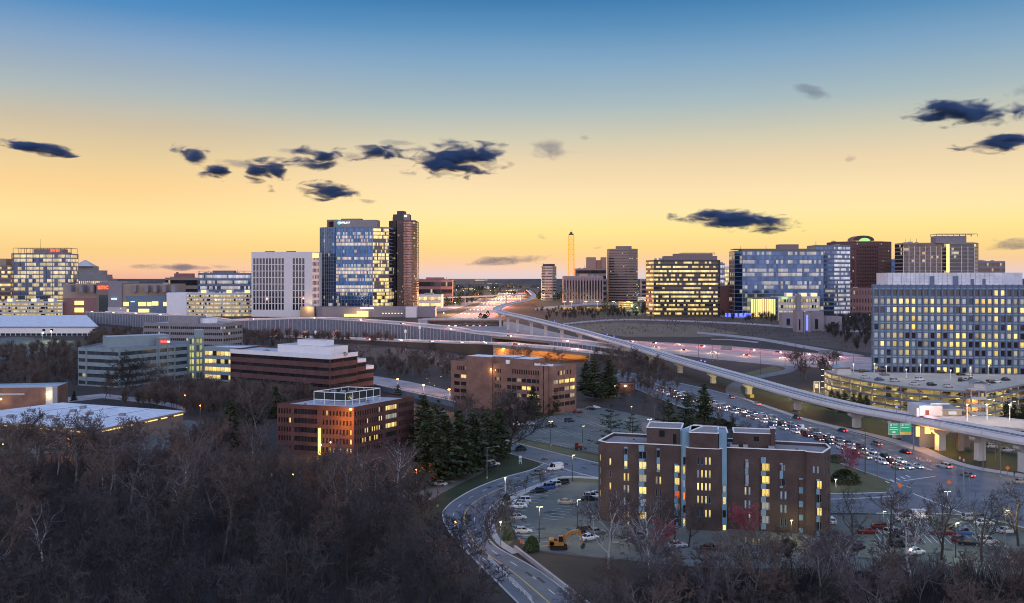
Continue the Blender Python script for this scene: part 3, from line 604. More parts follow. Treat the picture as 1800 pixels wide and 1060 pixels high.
def put_windows(root, wins, depth, maxw=100, wname='window'):
    wins.sort(key=lambda w: w[0]); base = wloc(root); mg = MB(); k = 0
    for c, (i, p0, u, o) in enumerate(wins):
        u0, u1, v0, v1, mt, st, nb = (list(o) + [None, 1])[:7] if len(o) < 7 else o
        ox, oy = p0[0] + u[0] * u0 - u[1] * depth, p0[1] + u[1] * u0 + u[0] * depth
        w, h = u1 - u0, v1 - v0
        if c < maxw: add(wname, wmesh(w, h, mt, st, nb), root, Vector((ox, oy, v0)) - base, math.atan2(u[1], u[0]))
        else: add_win(mg, (ox, oy, v0), u, w, h, mt, st, nb, (c * 37 % 997, c * 13 % 991))
    if mg.v: part(wname, mg, root, kind='stuff')
def obox(root, name, p0, p1, t0, t1, z0, z1, mt, mtop=None, s0=0., s1=1., extra=None):
    """box on the line p0->p1 (fractions s0..s1), from t0 to t1 behind it"""
    a, b = Vector(p0), Vector(p1); d = (b - a); n = Vector((-d.y, d.x)).normalized(); A = a + d * s0; B = a + d * s1
    mb = MB(); mb.prism([tuple(A + n * t0), tuple(B + n * t0), tuple(B + n * t1), tuple(A + n * t1)], z0, z1, mt, mtop)
    if extra: extra(mb, A + n * t0, B + n * t0)
    return part(name, mb, root)
def rooftop(root, p0, p1, z, items, mt='frame_metal'):
    for s, t, w, dd, h in items:
        a, b = Vector(p0), Vector(p1); d = b - a; n = Vector((-d.y, d.x)).normalized(); L_ = d.length; d.normalize()
        A = a + d * (s * L_) + n * t; mb = MB(); mb.prism([tuple(A), tuple(A + d * w), tuple(A + d * w + n * dd), tuple(A + n * dd)], z, z + h, mt)
        mb.tube((*(A + d * w * .5 + n * dd * .5), z + h), (*(A + d * w * .5 + n * dd * .5), z + h + .25), .3 * min(w, dd), .3 * min(w, dd), 'dark_frame', 8); part('roof_unit', mb, root)

FR = ('dark_frame', 1, 1, .07); FRW = ('frame_metal', 1, 1, .07)
# ---------------------------------------------------------------- foreground flats
zt = 19.4
def yz(zoomy, z=zt, y0=325): return z - (zoomy - y0) * .0331      # rows measured on the 4x enlargement of the facade
def columns(px0, d, spec):
    def f(L):
        ops = []
        for x0, x1, rows in spec:
            u0 = (1030 + x0 / 4 - px0) * d / F; u1 = (1030 + x1 / 4 - px0) * d / F
            for r in rows:
                y0, y1, mt = r[:3]; ops.append((u0, u1, yz(y1), yz(y0), mt, ('steel_blue', max(1, round((u1 - u0) / .75)), 1, .08), 1))
        return ops
    return f
cf = {'D': 'g_plain_dark', 'L': 'g_room', 'd': 'g_dim', 'p': 'g_pale', 'R': 'g_redroom', 'K': 'g_curtain'}
def rowset(ys, code, h): return [(y, y + h, cf[c]) for y, c in zip(ys, code) if c != '.']
pairs = lambda x0, x1, ys, c1, c2, h=58, w=14: [(x0, x0 + w, rowset(ys, c1, h)), (x1 - w, x1, rowset(ys, c2, h))]
left_spec = ([(268, 292, [(362, 408, 'g_plain_dark'), (455, 500, 'g_room')]), (497, 521, [(365, 420, 'g_plain_dark'), (465, 512, 'g_room')])]
    + pairs(264, 304, (545, 632, 725, 820), 'LdpL', 'LdDL') + pairs(489, 529, (558, 650, 735, 830), 'dDDD', 'LDDD')
    + [(371, 424, rowset((380, 455, 550, 640, 728, 823), 'DLdLKL', 56)), (620, 656, rowset((470, 560, 655, 745, 835), 'LLRdD', 54))]
    + [(147, 152, []), (164, 178, rowset((440, 530, 620, 710), 'LDLD', 52))])
mid_spec = ([(a, a + 15, rowset((385, 478, 570, 662, 760, ), c, 56)) for a, c in ((780, 'DpLLD'), (807, 'DLLLD'), (834, 'LLLLL'), (860, 'LLLDL'))]
    + [(755, 805, [(850, 930, 'g_curtain')]), (842, 895, [(850, 930, 'g_curtain')])])
right_spec = ([(1118, 1144, [(415, 465, 'g_curtain'), (510, 578, 'g_pale')]), (1362, 1388, [(428, 472, 'g_curtain'), (528, 580, 'g_plain_dark')])]
    + pairs(1112, 1153, (600, 695, 792), 'LpD', 'dpd') + pairs(1355, 1397, (617, 712, 812, 908), 'ppDK', 'ppDK')
    + [(1230, 1283, rowset((425, 515, 607, 702, 798, 895), 'LLLdpd', 56)), (1497, 1531, rowset((528, 625, 722, 815, 905), 'LLppd', 54))])
end_spec = [(1592, 1606, [(420, 470, 'g_curtain')]), (1620, 1634, [(420, 470, 'g_curtain')]), (1620, 1655, rowset((520, 615, 708, 808, 905), 'LDLDL', 58))]
front = [(1052, 220), (1066, 217.5), (1137.6, 215.5), (1197, 213.5), (1200, 212.5), (1212, 210.5), (1263, 209), (1277, 211), (1414, 207), (1418, 206), (1446, 204.5), (1460, 211)]
apt, apt_pts = bld('apartment_building', 'dark brown brick block of flats with blue window strips in the foreground', front, 11, zt, 'apt_brick', 'roof_brown',
    {0: lambda L: [(.35, .75, yz(y + 50), yz(y), m, ('steel_blue', 1, 1, .06), 1) for y, m in ((425, 'g_room'), (520, 'g_dim'), (600, 'g_pale'), (690, 'g_room'))],
     1: columns(1066, 216.5, left_spec), 2: columns(1137.6, 214.5, left_spec), 5: columns(1212, 209.8, mid_spec), 7: columns(1277, 209, right_spec), 9: columns(1418, 205.2, end_spec),
     10: lambda L: auto(L, 1, zt, 6, 2, .25, .5, 'g_pale', st=('steel_blue', 1, 1, .06)), 'B': lambda L: auto(L, 1, zt, 6, 9, .3, .5, 'g_few', st=('steel_blue', 1, 1, .06)), 'R': lambda L: auto(L, 1, zt, 6, 2, .3, .5, 'g_few')},
    coping='white_trim', depth=.22, back=[(1452, 216), (1078, 231)])
# blue cladding strips, proud of the brick
def strip(x0, x1, y0, y1, d, skips, zz=zt):
    mb = MB(); a = P(1030 / 1 + x0 / 4, d); b = P(1030 + x1 / 4, d); ys = [y0]
    for s0, s1 in sorted(skips): ys += [s0, s1]
    ys.append(y1)
    for k in range(0, len(ys), 2):
        if ys[k + 1] > ys[k] + 4: mb.box(a[0], b[0], d - .09, d + .3, yz(ys[k + 1]), yz(ys[k]), 'steel_blue')
    for xx in (a[0] - .06, b[0]): mb.box(xx, xx + .06, d - .12, d + .3, yz(y1), yz(y0), 'dark_frame')
    part('cladding_strip', mb, apt)
def at_front(px):
    for (p, d), (q, e) in zip(front, front[1:]):
        if p <= px <= q: return d + (e - d) * (px - p) / (q - p)
for spec, lo in ((left_spec, 0), (right_spec, 0), (end_spec, 0)):
    for x0, x1, rows in spec:
        if not rows: continue
        if x1 - x0 > 16 and x0 > 200:
            dd = at_front(1030 + (x0 + x1) / 8); ys = [(r[0], r[1]) for r in rows]; top = 335 if x0 in (371,) else min(y[0] for y in ys) - 12
            if x0 == 1230: top = 382
            strip(x0 - 1, x1 + 1, top, max(y[1] for y in ys) + (60 if len(ys) > 3 else 14), dd, ys)
# tall blue oriel bays either side of the centre block
for x0, x1, y0, rows, dd, name in ((679, 733, 235, rowset((395, 462, 558, 650, 742, 838), 'DLKRDL', 58), 211.6, 'bay'), (935, 990, 250, rowset((590, 670, 765, 870), 'dLDL', 56), 209.9, 'bay')):
    root = None; mb = MB(); a = P(1030 + x0 / 4, dd); b = P(1030 + x1 / 4, dd); ztop = 23.4
    ops = [(.12, b[0] - a[0] - .12, yz(r[1]), yz(r[0]), r[2], ('steel_blue', 2, 1, .07), 1) for r in rows]
    wallgrid(mb, a, (b[0], a[1]), 0, ztop, ops, .15, 'steel_blue', 'steel_blue'); mb.prism([(a[0], dd + 0.02), (b[0], dd + 0.02), (b[0], dd + 3), (a[0], dd + 3)], 0, ztop, 'steel_blue') if False else None
    mb.face([(b[0], dd, 0), (b[0], dd + 3, 0), (b[0], dd + 3, ztop), (b[0], dd, ztop)], 'steel_blue'); mb.face([(a[0], dd + 3, 0), (a[0], dd, 0), (a[0], dd, ztop), (a[0], dd + 3, ztop)], 'steel_blue'); mb.face([(a[0], dd, ztop), (b[0], dd, ztop), (b[0], dd + 3, ztop), (a[0], dd + 3, ztop)], 'steel_blue')
    bay = part('bay', mb, apt); put_windows(bay, [(0, a, (1, 0), o) for o in ops], .15)
# taller centre and the two rooftop blocks
def blk(name, pxa, pxb, da, db, dep, z0, z1, mt='apt_brick', openings=(), trim='white_trim'):
    a, b = P(pxa, da), P(pxb, db); mb = MB(); d = (Vector(b) - Vector(a)).normalized(); n = Vector((-d.y, d.x)) * dep; q = [a, b, tuple(Vector(b) + n), tuple(Vector(a) + n)]
    mb.prism(q, z0, z1, mt, 'roof_brown'); o = part(name, mb, apt); t = MB()
    for i in range(4): t.bar((*q[i], z1), (*q[(i + 1) % 4], z1), .35, .16, trim)
    part('coping', t, o)
    for s, w, za, zb in openings:
        w_ = MB(); p = Vector(a) + d * s; w_.face([(*(p - n / dep * .03), za), (*(p + d * w - n / dep * .03), za), (*(p + d * w - n / dep * .03), zb), (*(p - n / dep * .03), zb)], 'g_dark'); part('door', w_, o)
blk('upper_storey', 1212, 1262.5, 210.45, 208.95, 10, zt - .1, 23.1)
blk('upper_storey', 1197, 1214, 213.5, 212.2, 9, zt - .1, 23.1)
blk('roof_block', 1137, 1197.4, 216.2, 214.2, 8.5, zt - .7, 23.3, openings=((3, 1.3, 21.2, 22.8), (6.3, .8, 19.5, 22.)))
blk('upper_storey', 1262, 1279, 211.4, 211, 8, zt - .6, 22.9)
blk('roof_block', 1290, 1363, 213, 211, 7, zt - .7, 22.6, openings=((4.6, 1.2, 20.8, 21.9),))
blk('roof_block', 1355, 1363, 210.8, 210.6, 2, zt - .7, 24, mt='apt_brick')
rooftop(apt, P(1280, 211), P(1440, 206), zt - .7, [(.02, .8, 2, 1.6, 1.3), (.17, .7, 1.1, 1, 1.5), (.3, .8, .9, .9, .8), (.45, .7, 1.4, 1, 1.4), (.75, 3, .9, .9, .3)])
rooftop(apt, P(1066, 219), P(1136, 217), zt - .7, [(.6, 5, .9, .9, .4)]); 
# ---------------------------------------------------------------- red brick office, orange lit corner
def f_redL(L):
    ops = []
    for k in range(5):
        z = 16.5 - 1.5 - k * 3.1; v0, v1 = z - 1.75, z
        mt = lambda lit: 'g_room' if lit else 'g_plain_dark'
        for j in range(5): ops.append((.5 + j * 1.05, 1.15 + j * 1.05, v0, v1, mt((k, j) == (1, 4)), FR, 1))
        ops.append((6.6, 15.6, v0, v1 + (.1), 'g_plain_dark', ('dark_frame', 7, 1, .08), 7))
        for j in range(9):
            ops.append((17.6 + j * 1.28, 18.35 + j * 1.28, v0, v1, mt((k, j) in ((0, 1), (3, 8), (4, 2), (4, 3), (4, 5), (4, 7), (4, 8), (2, 8))), FR, 1))
    return ops
def f_redR(L):
    ops = []
    for k in range(5):
        z = 16.5 - 1.5 - k * 3.1; v0, v1 = z - 1.75, z
        for j in range(12): ops.append((.6 + j * 1.2, 1.3 + j * 1.2, v0, v1, 'g_room' if (k, j) in ((0, 10), (1, 10), (1, 11), (2, 4), (2, 5), (3, 3), (3, 4), (3, 8), (3, 9), (1, 5), (2, 7), (2, 8), (2, 9), (3, 6), (2, 10)) else 'g_plain_dark', FR, 1))
        ops.append((16.2, 22.3, v0, v1, ('g_room', 'g_dim', 'g_room', 'g_few', 'g_few')[k], ('dark_frame', 5, 1, .09), 5))
        for j in range(7): ops.append((23.6 + j * 1.15, 24.3 + j * 1.15, v0, v1, 'g_plain_dark', FR, 1))
    return ops
zr = 16.5
red, rp = bld('office_building', 'dark red brick office with white railed roof plant and orange lit corner', [(487, 305), (622, 296), (728, 323)], 0, zr, 'red_brick', 'roof_grey', {0: f_redL, 1: f_redR, 'B': lambda L: auto(L, 0, zr, 5, 14, .5, .5, 'g_few')}, back=[(600, 332)], coping='red_brick', depth=.2)
# plant screen on the roof
a, b = P(552, 309), P(607, 304.5); cB = P(668, 318); cD = P(612, 322)
mb = MB(); q4 = [a, b, cB, cD]; ps = MB()
for i in range(4):
    p, q_ = Vector(q4[i]), Vector(q4[(i + 1) % 4]); mb.faces([(*p, zr + 1.0), (*q_, zr + 1.0), (*q_, zr + 3.6), (*p, zr + 3.6)], [(0, 1, 2, 3)], 'g_green_dark')
    ps.bar((*p, zr + 3.55), (*q_, zr + 3.55), .22, .22, 'white_trim'); ps.bar((*p, zr + .9), (*q_, zr + .9), .22, .2, 'white_trim')
    nn = max(2, int((q_ - p).length / 3.2))
    for k in range(nn): s = p + (q_ - p) * k / nn; ps.tube((*s, zr - .7), (*s, zr + 3.7), .12, .12, 'white_trim', 4)
part('plant_screen', mb, red); part('screen_frame', ps, red)
mb = MB(); c0 = Vector(((a[0] + cB[0]) / 2, (a[1] + cB[1]) / 2))
for k in range(4): s = c0 + Vector((-5 + k * 3.3, .5)); mb.tube((*s, zr), (*s, zr + 3.3), 1.1, 1.1, 'frame_metal', 10)
part('roof_unit', mb, red)
rooftop(red, rp[0], rp[1], zr - .7, [(.3, 2.5, .8, .8, .5), (.12, 3, .6, .6, .6), (.9, 14, 1.2, 1, .8), (.75, 20, 1, 1, .6)])
mb = MB(); x, y = P(617, 295.6); mb.box(x - .4, x + .4, y - .9, y - .5, zr - .7, zr - .3, 'bulb_orange'); part('wall_lamp', mb, red); point(red, (x - 2.0, y - 5.0, zr - 4.2), 9000, (1, .33, .03), .3)
x, y = P(563, 297); point(red, (x, y - 1, 3.5), 260, (1, .72, .2), .3); mb = MB(); mb.box(x - .3, x + .3, y - .3, y, 3.5, 4.1, 'bulb_warm'); part('wall_lamp', mb, red)
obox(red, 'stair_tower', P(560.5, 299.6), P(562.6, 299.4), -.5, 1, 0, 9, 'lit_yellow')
# ---------------------------------------------------------------- tan brick office
zb = 21.
def f_tan(L):
    ops = []
    s = L / 182.
    def g(a, b, n, v0, v1, code, frac=.6):
        w = (b - a) * s / n
        for j in range(n): ops.append((a * s + w * j + w * (1 - frac) / 2, a * s + w * (j + 1) - w * (1 - frac) / 2, v0, v1, cf[code[j % len(code)]], FR, 1))
    g(11, 55, 12, zb - 4.2, zb - 2.2, 'DDDDdDDDDDDd'); g(81, 93, 4, zb - 4.2, zb - 2.4, 'D'); g(112, 160, 12, zb - 4.2, zb - 2.2, 'D'); g(171, 176, 2, zb - 4.2, zb - 2.2, 'D')
    rows = [('DLDDd', 'DLLD', 'DDdDDDDL'), ('DDDDD', 'D', 'DDDLLDDd'), ('DDDDD', 'D', 'DDdDLLLL'), ('DDDDD', 'D', 'DDDDDLLD'), ('DDDDD', 'D', 'DDDDDDDD')]
    for k, (r1, r2, r3) in enumerate(rows):
        v1 = zb - 6.1 - k * 3.35; v0 = v1 - 1.75
        g(5, 67, 5, v0, v1, r1, .84); g(81, 93, 4, v0, v1, r2, .6); g(103, 172, 8, v0, v1, r3, .88)
    return ops
def f_tanR(L):
    ops = []
    for j in range(5): ops.append((3.5 + j * 2.1, 4.5 + j * 2.1, zb - 4.2, zb - 2.2, cf['DLdDD'[j]], FR, 1))
    for k, code in enumerate(('dLLL', 'DDdL', 'DDDd', 'DDDD', 'DdDD')):
        v1 = zb - 6.1 - k * 3.35
        for j in range(4): ops.append((.8 + j * 3.8, 4.2 + j * 3.8, v1 - 1.8, v1, cf[code[j]], ('dark_frame', 2, 1, .08), 2))
    return ops
tan, tp = bld('office_building', 'tan brick office of stacked cubic blocks beside the car park in the centre', [(793, 414), (971, 386), (1013, 398)], 0, zb, 'tan_brick', 'roof_brown', {0: f_tan, 1: f_tanR, 'B': lambda L: auto(L, 0, zb, 6, 14, .6, .5, 'g_few')}, back=[(862, 436)], depth=.25)
for s0, s1, t0, t1, zz in ((.17, .42, -.6, 9, zb + 2.7), (.40, .62, 2, 12, zb + 2.9), (.57, .8, 1.5, 12, zb + 2.5)):
    o = obox(tan, 'roof_block', tp[0], tp[1], t0, t1, zb - .7 if t0 > 0 else .0, zz, 'tan_brick', 'roof_white', s0, s1)
obox(tan, 'stair_tower', tp[0], tp[1], -.9, .5, 0, zb + .6, 'tan_brick', 'roof_brown', .335, .43)
for s_ in (.885, .93): obox(tan, 'pier', tp[0], tp[1], -.8, .5, 0, zb + .2, 'tan_brick', 'roof_brown', s_, s_ + .035)
rooftop(tan, tp[0], tp[1], zb - .7, [(.81, 2, 2, 2, 1.4), (.86, 3, 3, 2, .9), (.93, 3, 1.5, 2, 1.3), (.55, .6, 1.8, 1, 2.4)], 'white_trim')
mb = MB(); x, y = P(863, 402); mb.box(x - .3, x + .3, y - .8, y - .4, 18.0, 18.6, 'bulb_orange'); part('wall_lamp', mb, tan); point(tan, (x, y - 1.6, 17.5), 420, (1, .55, .12))
# ---------------------------------------------------------------- stepped brick office with white bands
zs = 22.
def rib(n, zt_, top, pitch, hh, mt, st=('dark_frame', 18, 1, .1), nb=18, m=.4):
    return lambda L: [(m, L - m, zt_ - top - k * pitch - hh, zt_ - top - k * pitch, mt, st, nb) for k in range(n)]
stp, sp_ = bld('office_building', 'long red brick office with dark ribbon windows and a white stepped end', [(405, 466), (580, 430), (628, 449)], 0, zs, 'dark_brick', 'roof_grey', {0: rib(5, zs, 2.2, 4.0, 1.7, 'g_plain_dark'), 1: rib(5, zs, 2.2, 4.0, 1.7, 'g_plain_dark', ('dark_frame', 6, 1, .1), 6), 'R': rib(5, zs, 2.2, 4.0, 1.7, 'g_plain_dark', None, 6)}, back=[(455, 490)], depth=.35)
q = [sp_[0], sp_[1], sp_[2]]; mb = MB()
for i in range(2): mb.bar((*q[i], zs - 1.9), (*q[i + 1], zs - 1.9), .9, 2.1, 'white_wall')
part('fascia', mb, stp)
for pa, pb, da, db, dp, zz in ((628, 643, 449.5, 455, 20, 18.2), (643, 656.5, 455.5, 460, 18, 14.2)):
    a, b = P(pa, da), P(pb, db); d = (Vector(b) - Vector(a)).normalized(); n = Vector((-d.y, d.x)) * dp; mb = MB(); qq = [a, b, tuple(Vector(b) + n), tuple(Vector(a) + n)]; mb.prism(qq, 0, zz, 'dark_brick', 'roof_white')
    for k in range(4):
        z_ = zz - 2.2 - 4.0 * k
        if z_ > 1:
            for e0, e1 in ((0, 1), (1, 2)):
                mb.bar((*(Vector(qq[e0])), z_ - 1.5), (*(Vector(qq[e1])), z_ - 1.5), .16, 1.6, 'g_dark')
    mb.bar((*a, zz - 1.6), (*b, zz - 1.6), .5, 1.8, 'white_wall'); mb.bar((*qq[1], zz - 1.6), (*qq[2], zz - 1.6), .5, 1.8, 'white_wall'); part('terrace_step', mb, stp)
obox(stp, 'penthouse', sp_[0], sp_[1], 3, 16, zs - .7, zs + 3.8, 'white_wall', 'roof_grey', .45, .96); obox(stp, 'penthouse', sp_[0], sp_[1], 5, 12, zs + 3.8, zs + 6.6, 'white_wall', 'roof_grey', .62, .88)
rooftop(stp, sp_[0], sp_[1], zs - .7, [(.3, 3, 3, 2, 1), (.86, 18, 2, 2, 1.4), (.98, 10, 2, 2, 1.2)])
# ---------------------------------------------------------------- teal grey office, atrium and lit link
zg = 20.9
teal, te = bld('office_building', 'teal grey office with dark ribbon windows and an angled corner on the left', [(137, 492), (151, 489), (209, 480), (276, 503), (330, 521)], 0, zg, 'teal_panel', 'roof_dark', {0: rib(5, zg, 1.7, 4.1, 2, 'g_teal', ('dark_frame', 2, 1, .1), 2), 1: rib(5, zg, 1.7, 4.1, 2, 'g_teal', ('dark_frame', 9, 1, .08), 9), 2: rib(5, zg, 1.7, 4.1, 2, 'g_teal', ('dark_frame', 10, 1, .08), 10), 3: rib(5, zg, 1.7, 4.1, 2, 'g_teal', ('dark_frame', 6, 1, .1), 6)}, back=[(335, 545), (180, 530)], depth=.35)
obox(teal, 'penthouse', P(189, 500), P(297, 520), 0, 12, zg - .7, zg + 5.4, 'teal_panel', 'roof_grey'); obox(teal, 'penthouse', P(281, 508), P(299, 512), 0, 6, zg - .7, zg + 4.4, 'grey_panel', 'roof_grey')
mb = MB(); a = Vector(P(283, 507.4)); 
for k, w_ in enumerate((.7, .5, .7, .6)): mb.box(a.x + k * .9, a.x + k * .9 + w_, a.y - .5, a.y - .3, zg + 1.7, zg + 2.7, 'sign_red_lit')
mb.box(a.x + 3.8, a.x + 5.2, a.y - .5, a.y - .3, zg + 1.8, zg + 2.6, 'sign_white_lit'); part('sign', mb, teal)
for i in (1, 2):      # piers dividing the ribbon windows
    obox(teal, 'pier', te[i], te[i + 1], -.25, .4, 0, zg, 'teal_panel', None, .005, .03)
for s_ in (.04, .32, .55): obox(teal, 'pier', te[3], te[4], -.3, .4, 0, zg, 'teal_panel', None, s_, s_ + .03)
atr, ap = bld('glass_atrium', 'yellow green lit glass atrium tower joining the teal office to its neighbour', [(331, 521), (343, 522), (358, 524)], 14, 25, 'teal_panel', 'roof_grey', {0: lambda L: auto(L, 0, 25, 6, 2, .85, .8, 'g_atrium', st=FR), 1: lambda L: auto(L, 0, 25, 6, 2, .85, .8, 'g_atrium', st=FR)})
obox(atr, 'lift_tower', P(343, 521), P(358, 523), -.2, 8, 24.2, 29, 'teal_panel', 'roof_grey')
lnk, lp = bld('office_building', 'low wing with yellow lit glass rows joined to the long banded brick office', [(358, 515), (424, 505)], 18, 19.6, 'teal_panel', 'roof_white', {0: lambda L: auto(L, 0, 19.6, 4, 9, .9, .6, 'g_lit_office', ribbon=True, st=('dark_frame', 9, 1, .1), top=1.4)})
# ---------------------------------------------------------------- grey office behind, warehouses
go, gp_ = bld('office_building', 'plain grey office with rows of small dark windows behind the teal office', [(252, 652), (298, 645), (392, 636)], 26, 26.6, 'grey_panel', 'roof_grey', {0: lambda L: auto(L, 4, 26.6, 5, 14, .8, .42, 'g_void', st=None, top=1.2), 1: lambda L: auto(L, 4, 26.6, 5, 26, .8, .42, 'g_void', top=1.2), 'R': lambda L: auto(L, 4, 26.6, 5, 8, .8, .42, 'g_void', top=1.2)}, maxw=80)
obox(go, 'penthouse', P(296, 655), P(347, 650), 0, 12, 26, 31.4, 'grey_panel', 'roof_grey'); obox(go, 'penthouse', P(347, 655), P(368, 650), 0, 8, 26, 29.5, 'white_wall', 'roof_white')
rt = empty('warehouse', (*G(60, 590), 0), 'long white warehouse with a bright pale gabled roof at the far left', 'warehouse')
e0, e1 = P(-60, 905), P(172.5, 905); r0, r1 = P(-60, 1046), P(151, 1040); b0, b1 = P(-60, 1180), P(130, 1180); zE, zR = 9.3, 15.2
mb = MB(); mb.face([(*e0, 0), (*e1, 0), (*e1, zE), (*e0, zE)], 'white_wall'); mb.face([(*e1, 0), (*b1, 0), (*b1, zE), (*r1, zR - .2), (*e1, zE)], 'white_wall'); part('wall', mb, rt)
mb = MB(); mb.face([(e0[0], e0[1] - 1, zE + .1), (e1[0] + 1, e1[1] - 1, zE + .1), (r1[0] + 1, r1[1], zR), (*r0, zR)], 'roof_white'); mb.face([(*r0, zR), (r1[0] + 1, r1[1], zR), (b1[0] + 1, b1[1], zE), (*b0, zE)], 'roof_white')
mb.bar((e0[0], e0[1] - 1, zE - .5), (e1[0] + 1, e1[1] - 1, zE - .5), .3, .6, 'dark_frame'); part('roof', mb, rt)
for px in (77, 91, 165): mb = MB(); x, y = P(px, 904.9); mb.box(x - 1.4, x + 1.4, y - .2, y, zE - 4.4, zE - 2.2, 'g_dark'); part('window', mb, rt)
mb = MB()
for k in range(24): x, y = P(-40 + k * 9, 904.8); mb.box(x - 2.2, x + 2.2, y - .2, y, .2, 2.6, 'g_void')
part('loading_door', mb, rt)
o = empty('flat_roof_store', (*G(165, 790), 0), 'low building with a wide pale flat roof and yellow eave lights among bare trees', 'store')
Q = [P(-100, 333), P(165, 306), P(322, 349), P(110, 372)]; mb = MB(); mb.prism(Q, 0, 6.6, 'brown_panel'); part('wall', mb, o)
mb = MB(); C2 = sum((Vector(q) for q in Q), Vector((0, 0))) / 4; Qo = [tuple(C2 + (Vector(q) - C2) * 1.02) for q in Q]; mb.prism(Qo, 6.6, 7.3, 'mall_tan', 'roof_white'); part('roof', mb, o)
for k in range(26):
    for i in (0, 1):
        if rnd.random() < .3: continue
        a, b = Vector(Qo[i]), Vector(Qo[i + 1]); d = (b - a).normalized(); p = a + (b - a) * ((k + .3) / 26); n = Vector((d.y, -d.x)) * .1; mb = MB(); mb.bar((*(p + n), 6.1), (*(p + d * 1.6 + n), 6.1), .15, .35, 'lit_yellow'); part('eave_light', mb, o)
for s, t in ((.3, .2), (.5, .3), (.6, .55), (.42, .62), (.7, .35), (.35, .8), (.62, .2), (.8, .6), (.2, .5)):
    p = Vector(Q[0]) * (1 - s) * (1 - t) + Vector(Q[1]) * s * (1 - t) + Vector(Q[2]) * s * t + Vector(Q[3]) * (1 - s) * t; mb = MB(); mb.box(p.x - 1, p.x + 1, p.y - 1, p.y + 1, 7.3, 8.3, 'roof_dark'); part('roof_unit', mb, o)
mb = MB()
for s in (.25, .5, .75):
    a = Vector(Q[0]).lerp(Vector(Q[1]), s); b = Vector(Q[3]).lerp(Vector(Q[2]), s); mb.bar((*a, 7.32), (*b, 7.32), .3, .06, 'roof_dark')
part('roof_seam', mb, o)
lb, lbp = bld('brick_building', 'brown brick building with pale corner pier and bright wall lamp at left edge', [(-40, 392), (68, 395), (90, 394), (100, 398)], 16, 10.8, 'tan_brick', 'roof_grey', {0: lambda L: [(1, L - 6, 7.6, 8.4, 'g_pale', None, 6)]}, coping='steel_blue')
obox(lb, 'pier', P(91, 393.4), P(99.5, 396.5), -.4, 3, 0, 11.4, 'concrete_pale', 'roof_grey'); mb = MB(); x, y = P(84, 393); mb.box(x - .35, x + .35, y - .7, y - .3, 8, 8.6, 'bulb_warm'); part('wall_lamp', mb, lb); point(lb, (x, y - 1.4, 7.6), 420, (1, .75, .35))
x, y = P(2, 391); mb = MB(); mb.box(x - .35, x + .35, y - .7, y - .3, 6, 6.6, 'bulb_warm'); part('wall_lamp', mb, lb); point(lb, (x, y - 1.4, 5.6), 300, (1, .65, .2))
# ---------------------------------------------------------------- the big grey office on the right
zo = 56.
codes = ['DDDoooooDoDDDDDDDDDLLDDDD', 'dddLLLLpLLpLddpDLLLLLpdd', 'DDpLdLLpLLLLpDLdLLLLdLdL', 'ppdddpLpdpdppLpDdppLDDpd', 'DdddddLpppLLLpppDppLDLpD', 'ppdLdDDpdDLDpLLDDLpLpdLD', 'pppLpRpDDDLpLLLDDLLLDDLL', 'ppDpdLpDpDLDpLLpDDpLDDdp', 'DpLpppDpDDLpDLLDppLpDDpp', 'LDDDDDDDDDLLDLDddDLDLLLD', 'LpLLLdLLLLLddLLLLdLLppdD', 'ddLLdLddLLddLLddLLLddLdd']
def f_big(L):
    ops = []; nb = 24; bw = (L - 1.6) / nb; fh = (zo - 4.2) / 12
    for k in range(12):
        v1 = zo - 2.6 - k * fh
        for j in range(nb):
            c = codes[k][j % len(codes[k])]
            if c not in 'DLdpR': c = 'D'
            if k > 2 and rnd.random() < .1: c = rnd.choice('DLdp')
            ops.append((.8 + bw * (j + .2), .8 + bw * (j + .8), v1 - 2.75, v1, cf[c], FR, 1))
    return ops
big, bp_ = bld('office_building', 'huge blue grey office with a grid of many lit windows on the right edge', [(1532, 452), (1806, 440)], 34, zo, 'office_frame', 'roof_grey', {0: f_big}, depth=.5, back=[(1806, 476), (1534, 492)])
a, b = Vector(bp_[0]), Vector(bp_[1]); d = (b - a).normalized(); L_ = (b - a).length; mb = MB(); bw = (L_ - 1.6) / 24
for j in range(25): p = a + d * (.8 + bw * j); n = Vector((d.y, -d.x)); mb.prism([tuple(p - d * .28 + n * .55), tuple(p + d * .28 + n * .55), tuple(p + d * .28 - n * .05), tuple(p - d * .28 - n * .05)], 0, zo + .3, 'office_frame')
part('fin', mb, big)
mb = MB(); fh = (zo - 4.2) / 12
for k in range(12): z_ = zo - 2.6 - k * fh + .55; mb.bar((*(a + Vector((d.y, -d.x)) * .08), z_), (*(b + Vector((d.y, -d.x)) * .08), z_), .18, .5, 'steel_blue')
part('spandrel', mb, big)
def grille(mb, A, B):
    d = (B - A).normalized(); n = Vector((d.y, -d.x)) * .04; L_ = (B - A).length
    for k in range(1, int(L_ / 2.2)): p = A + d * k * 2.2; mb.bar((*(p + n), zo), (*(p + d * .08 + n), zo), .05, 6.0, 'office_frame')
    for z_ in (1.5, 3, 4.5): mb.bar((*(A + n), zo + z_), (*(B + n), zo + z_), .05, .08, 'office_frame')
obox(big, 'penthouse', bp_[0], bp_[1], 4, 28, zo - .7, zo + 6.2, 'roof_white', 'roof_grey', .12, .86, grille); obox(big, 'penthouse', bp_[0], bp_[1], 6, 28, zo - .7, zo + 6.2, 'metal_roof', 'roof_grey', .862, 1.0)
for s_, w_, z1_ in ((.395, .03, 4.4), (.545, .035, 4.4), (.66, .02, 3.), (.735, .02, 3.)): obox(big, 'louvre', bp_[0], bp_[1], 3.8, 4.1, zo, zo + z1_, 'office_frame', None, s_, s_ + w_)
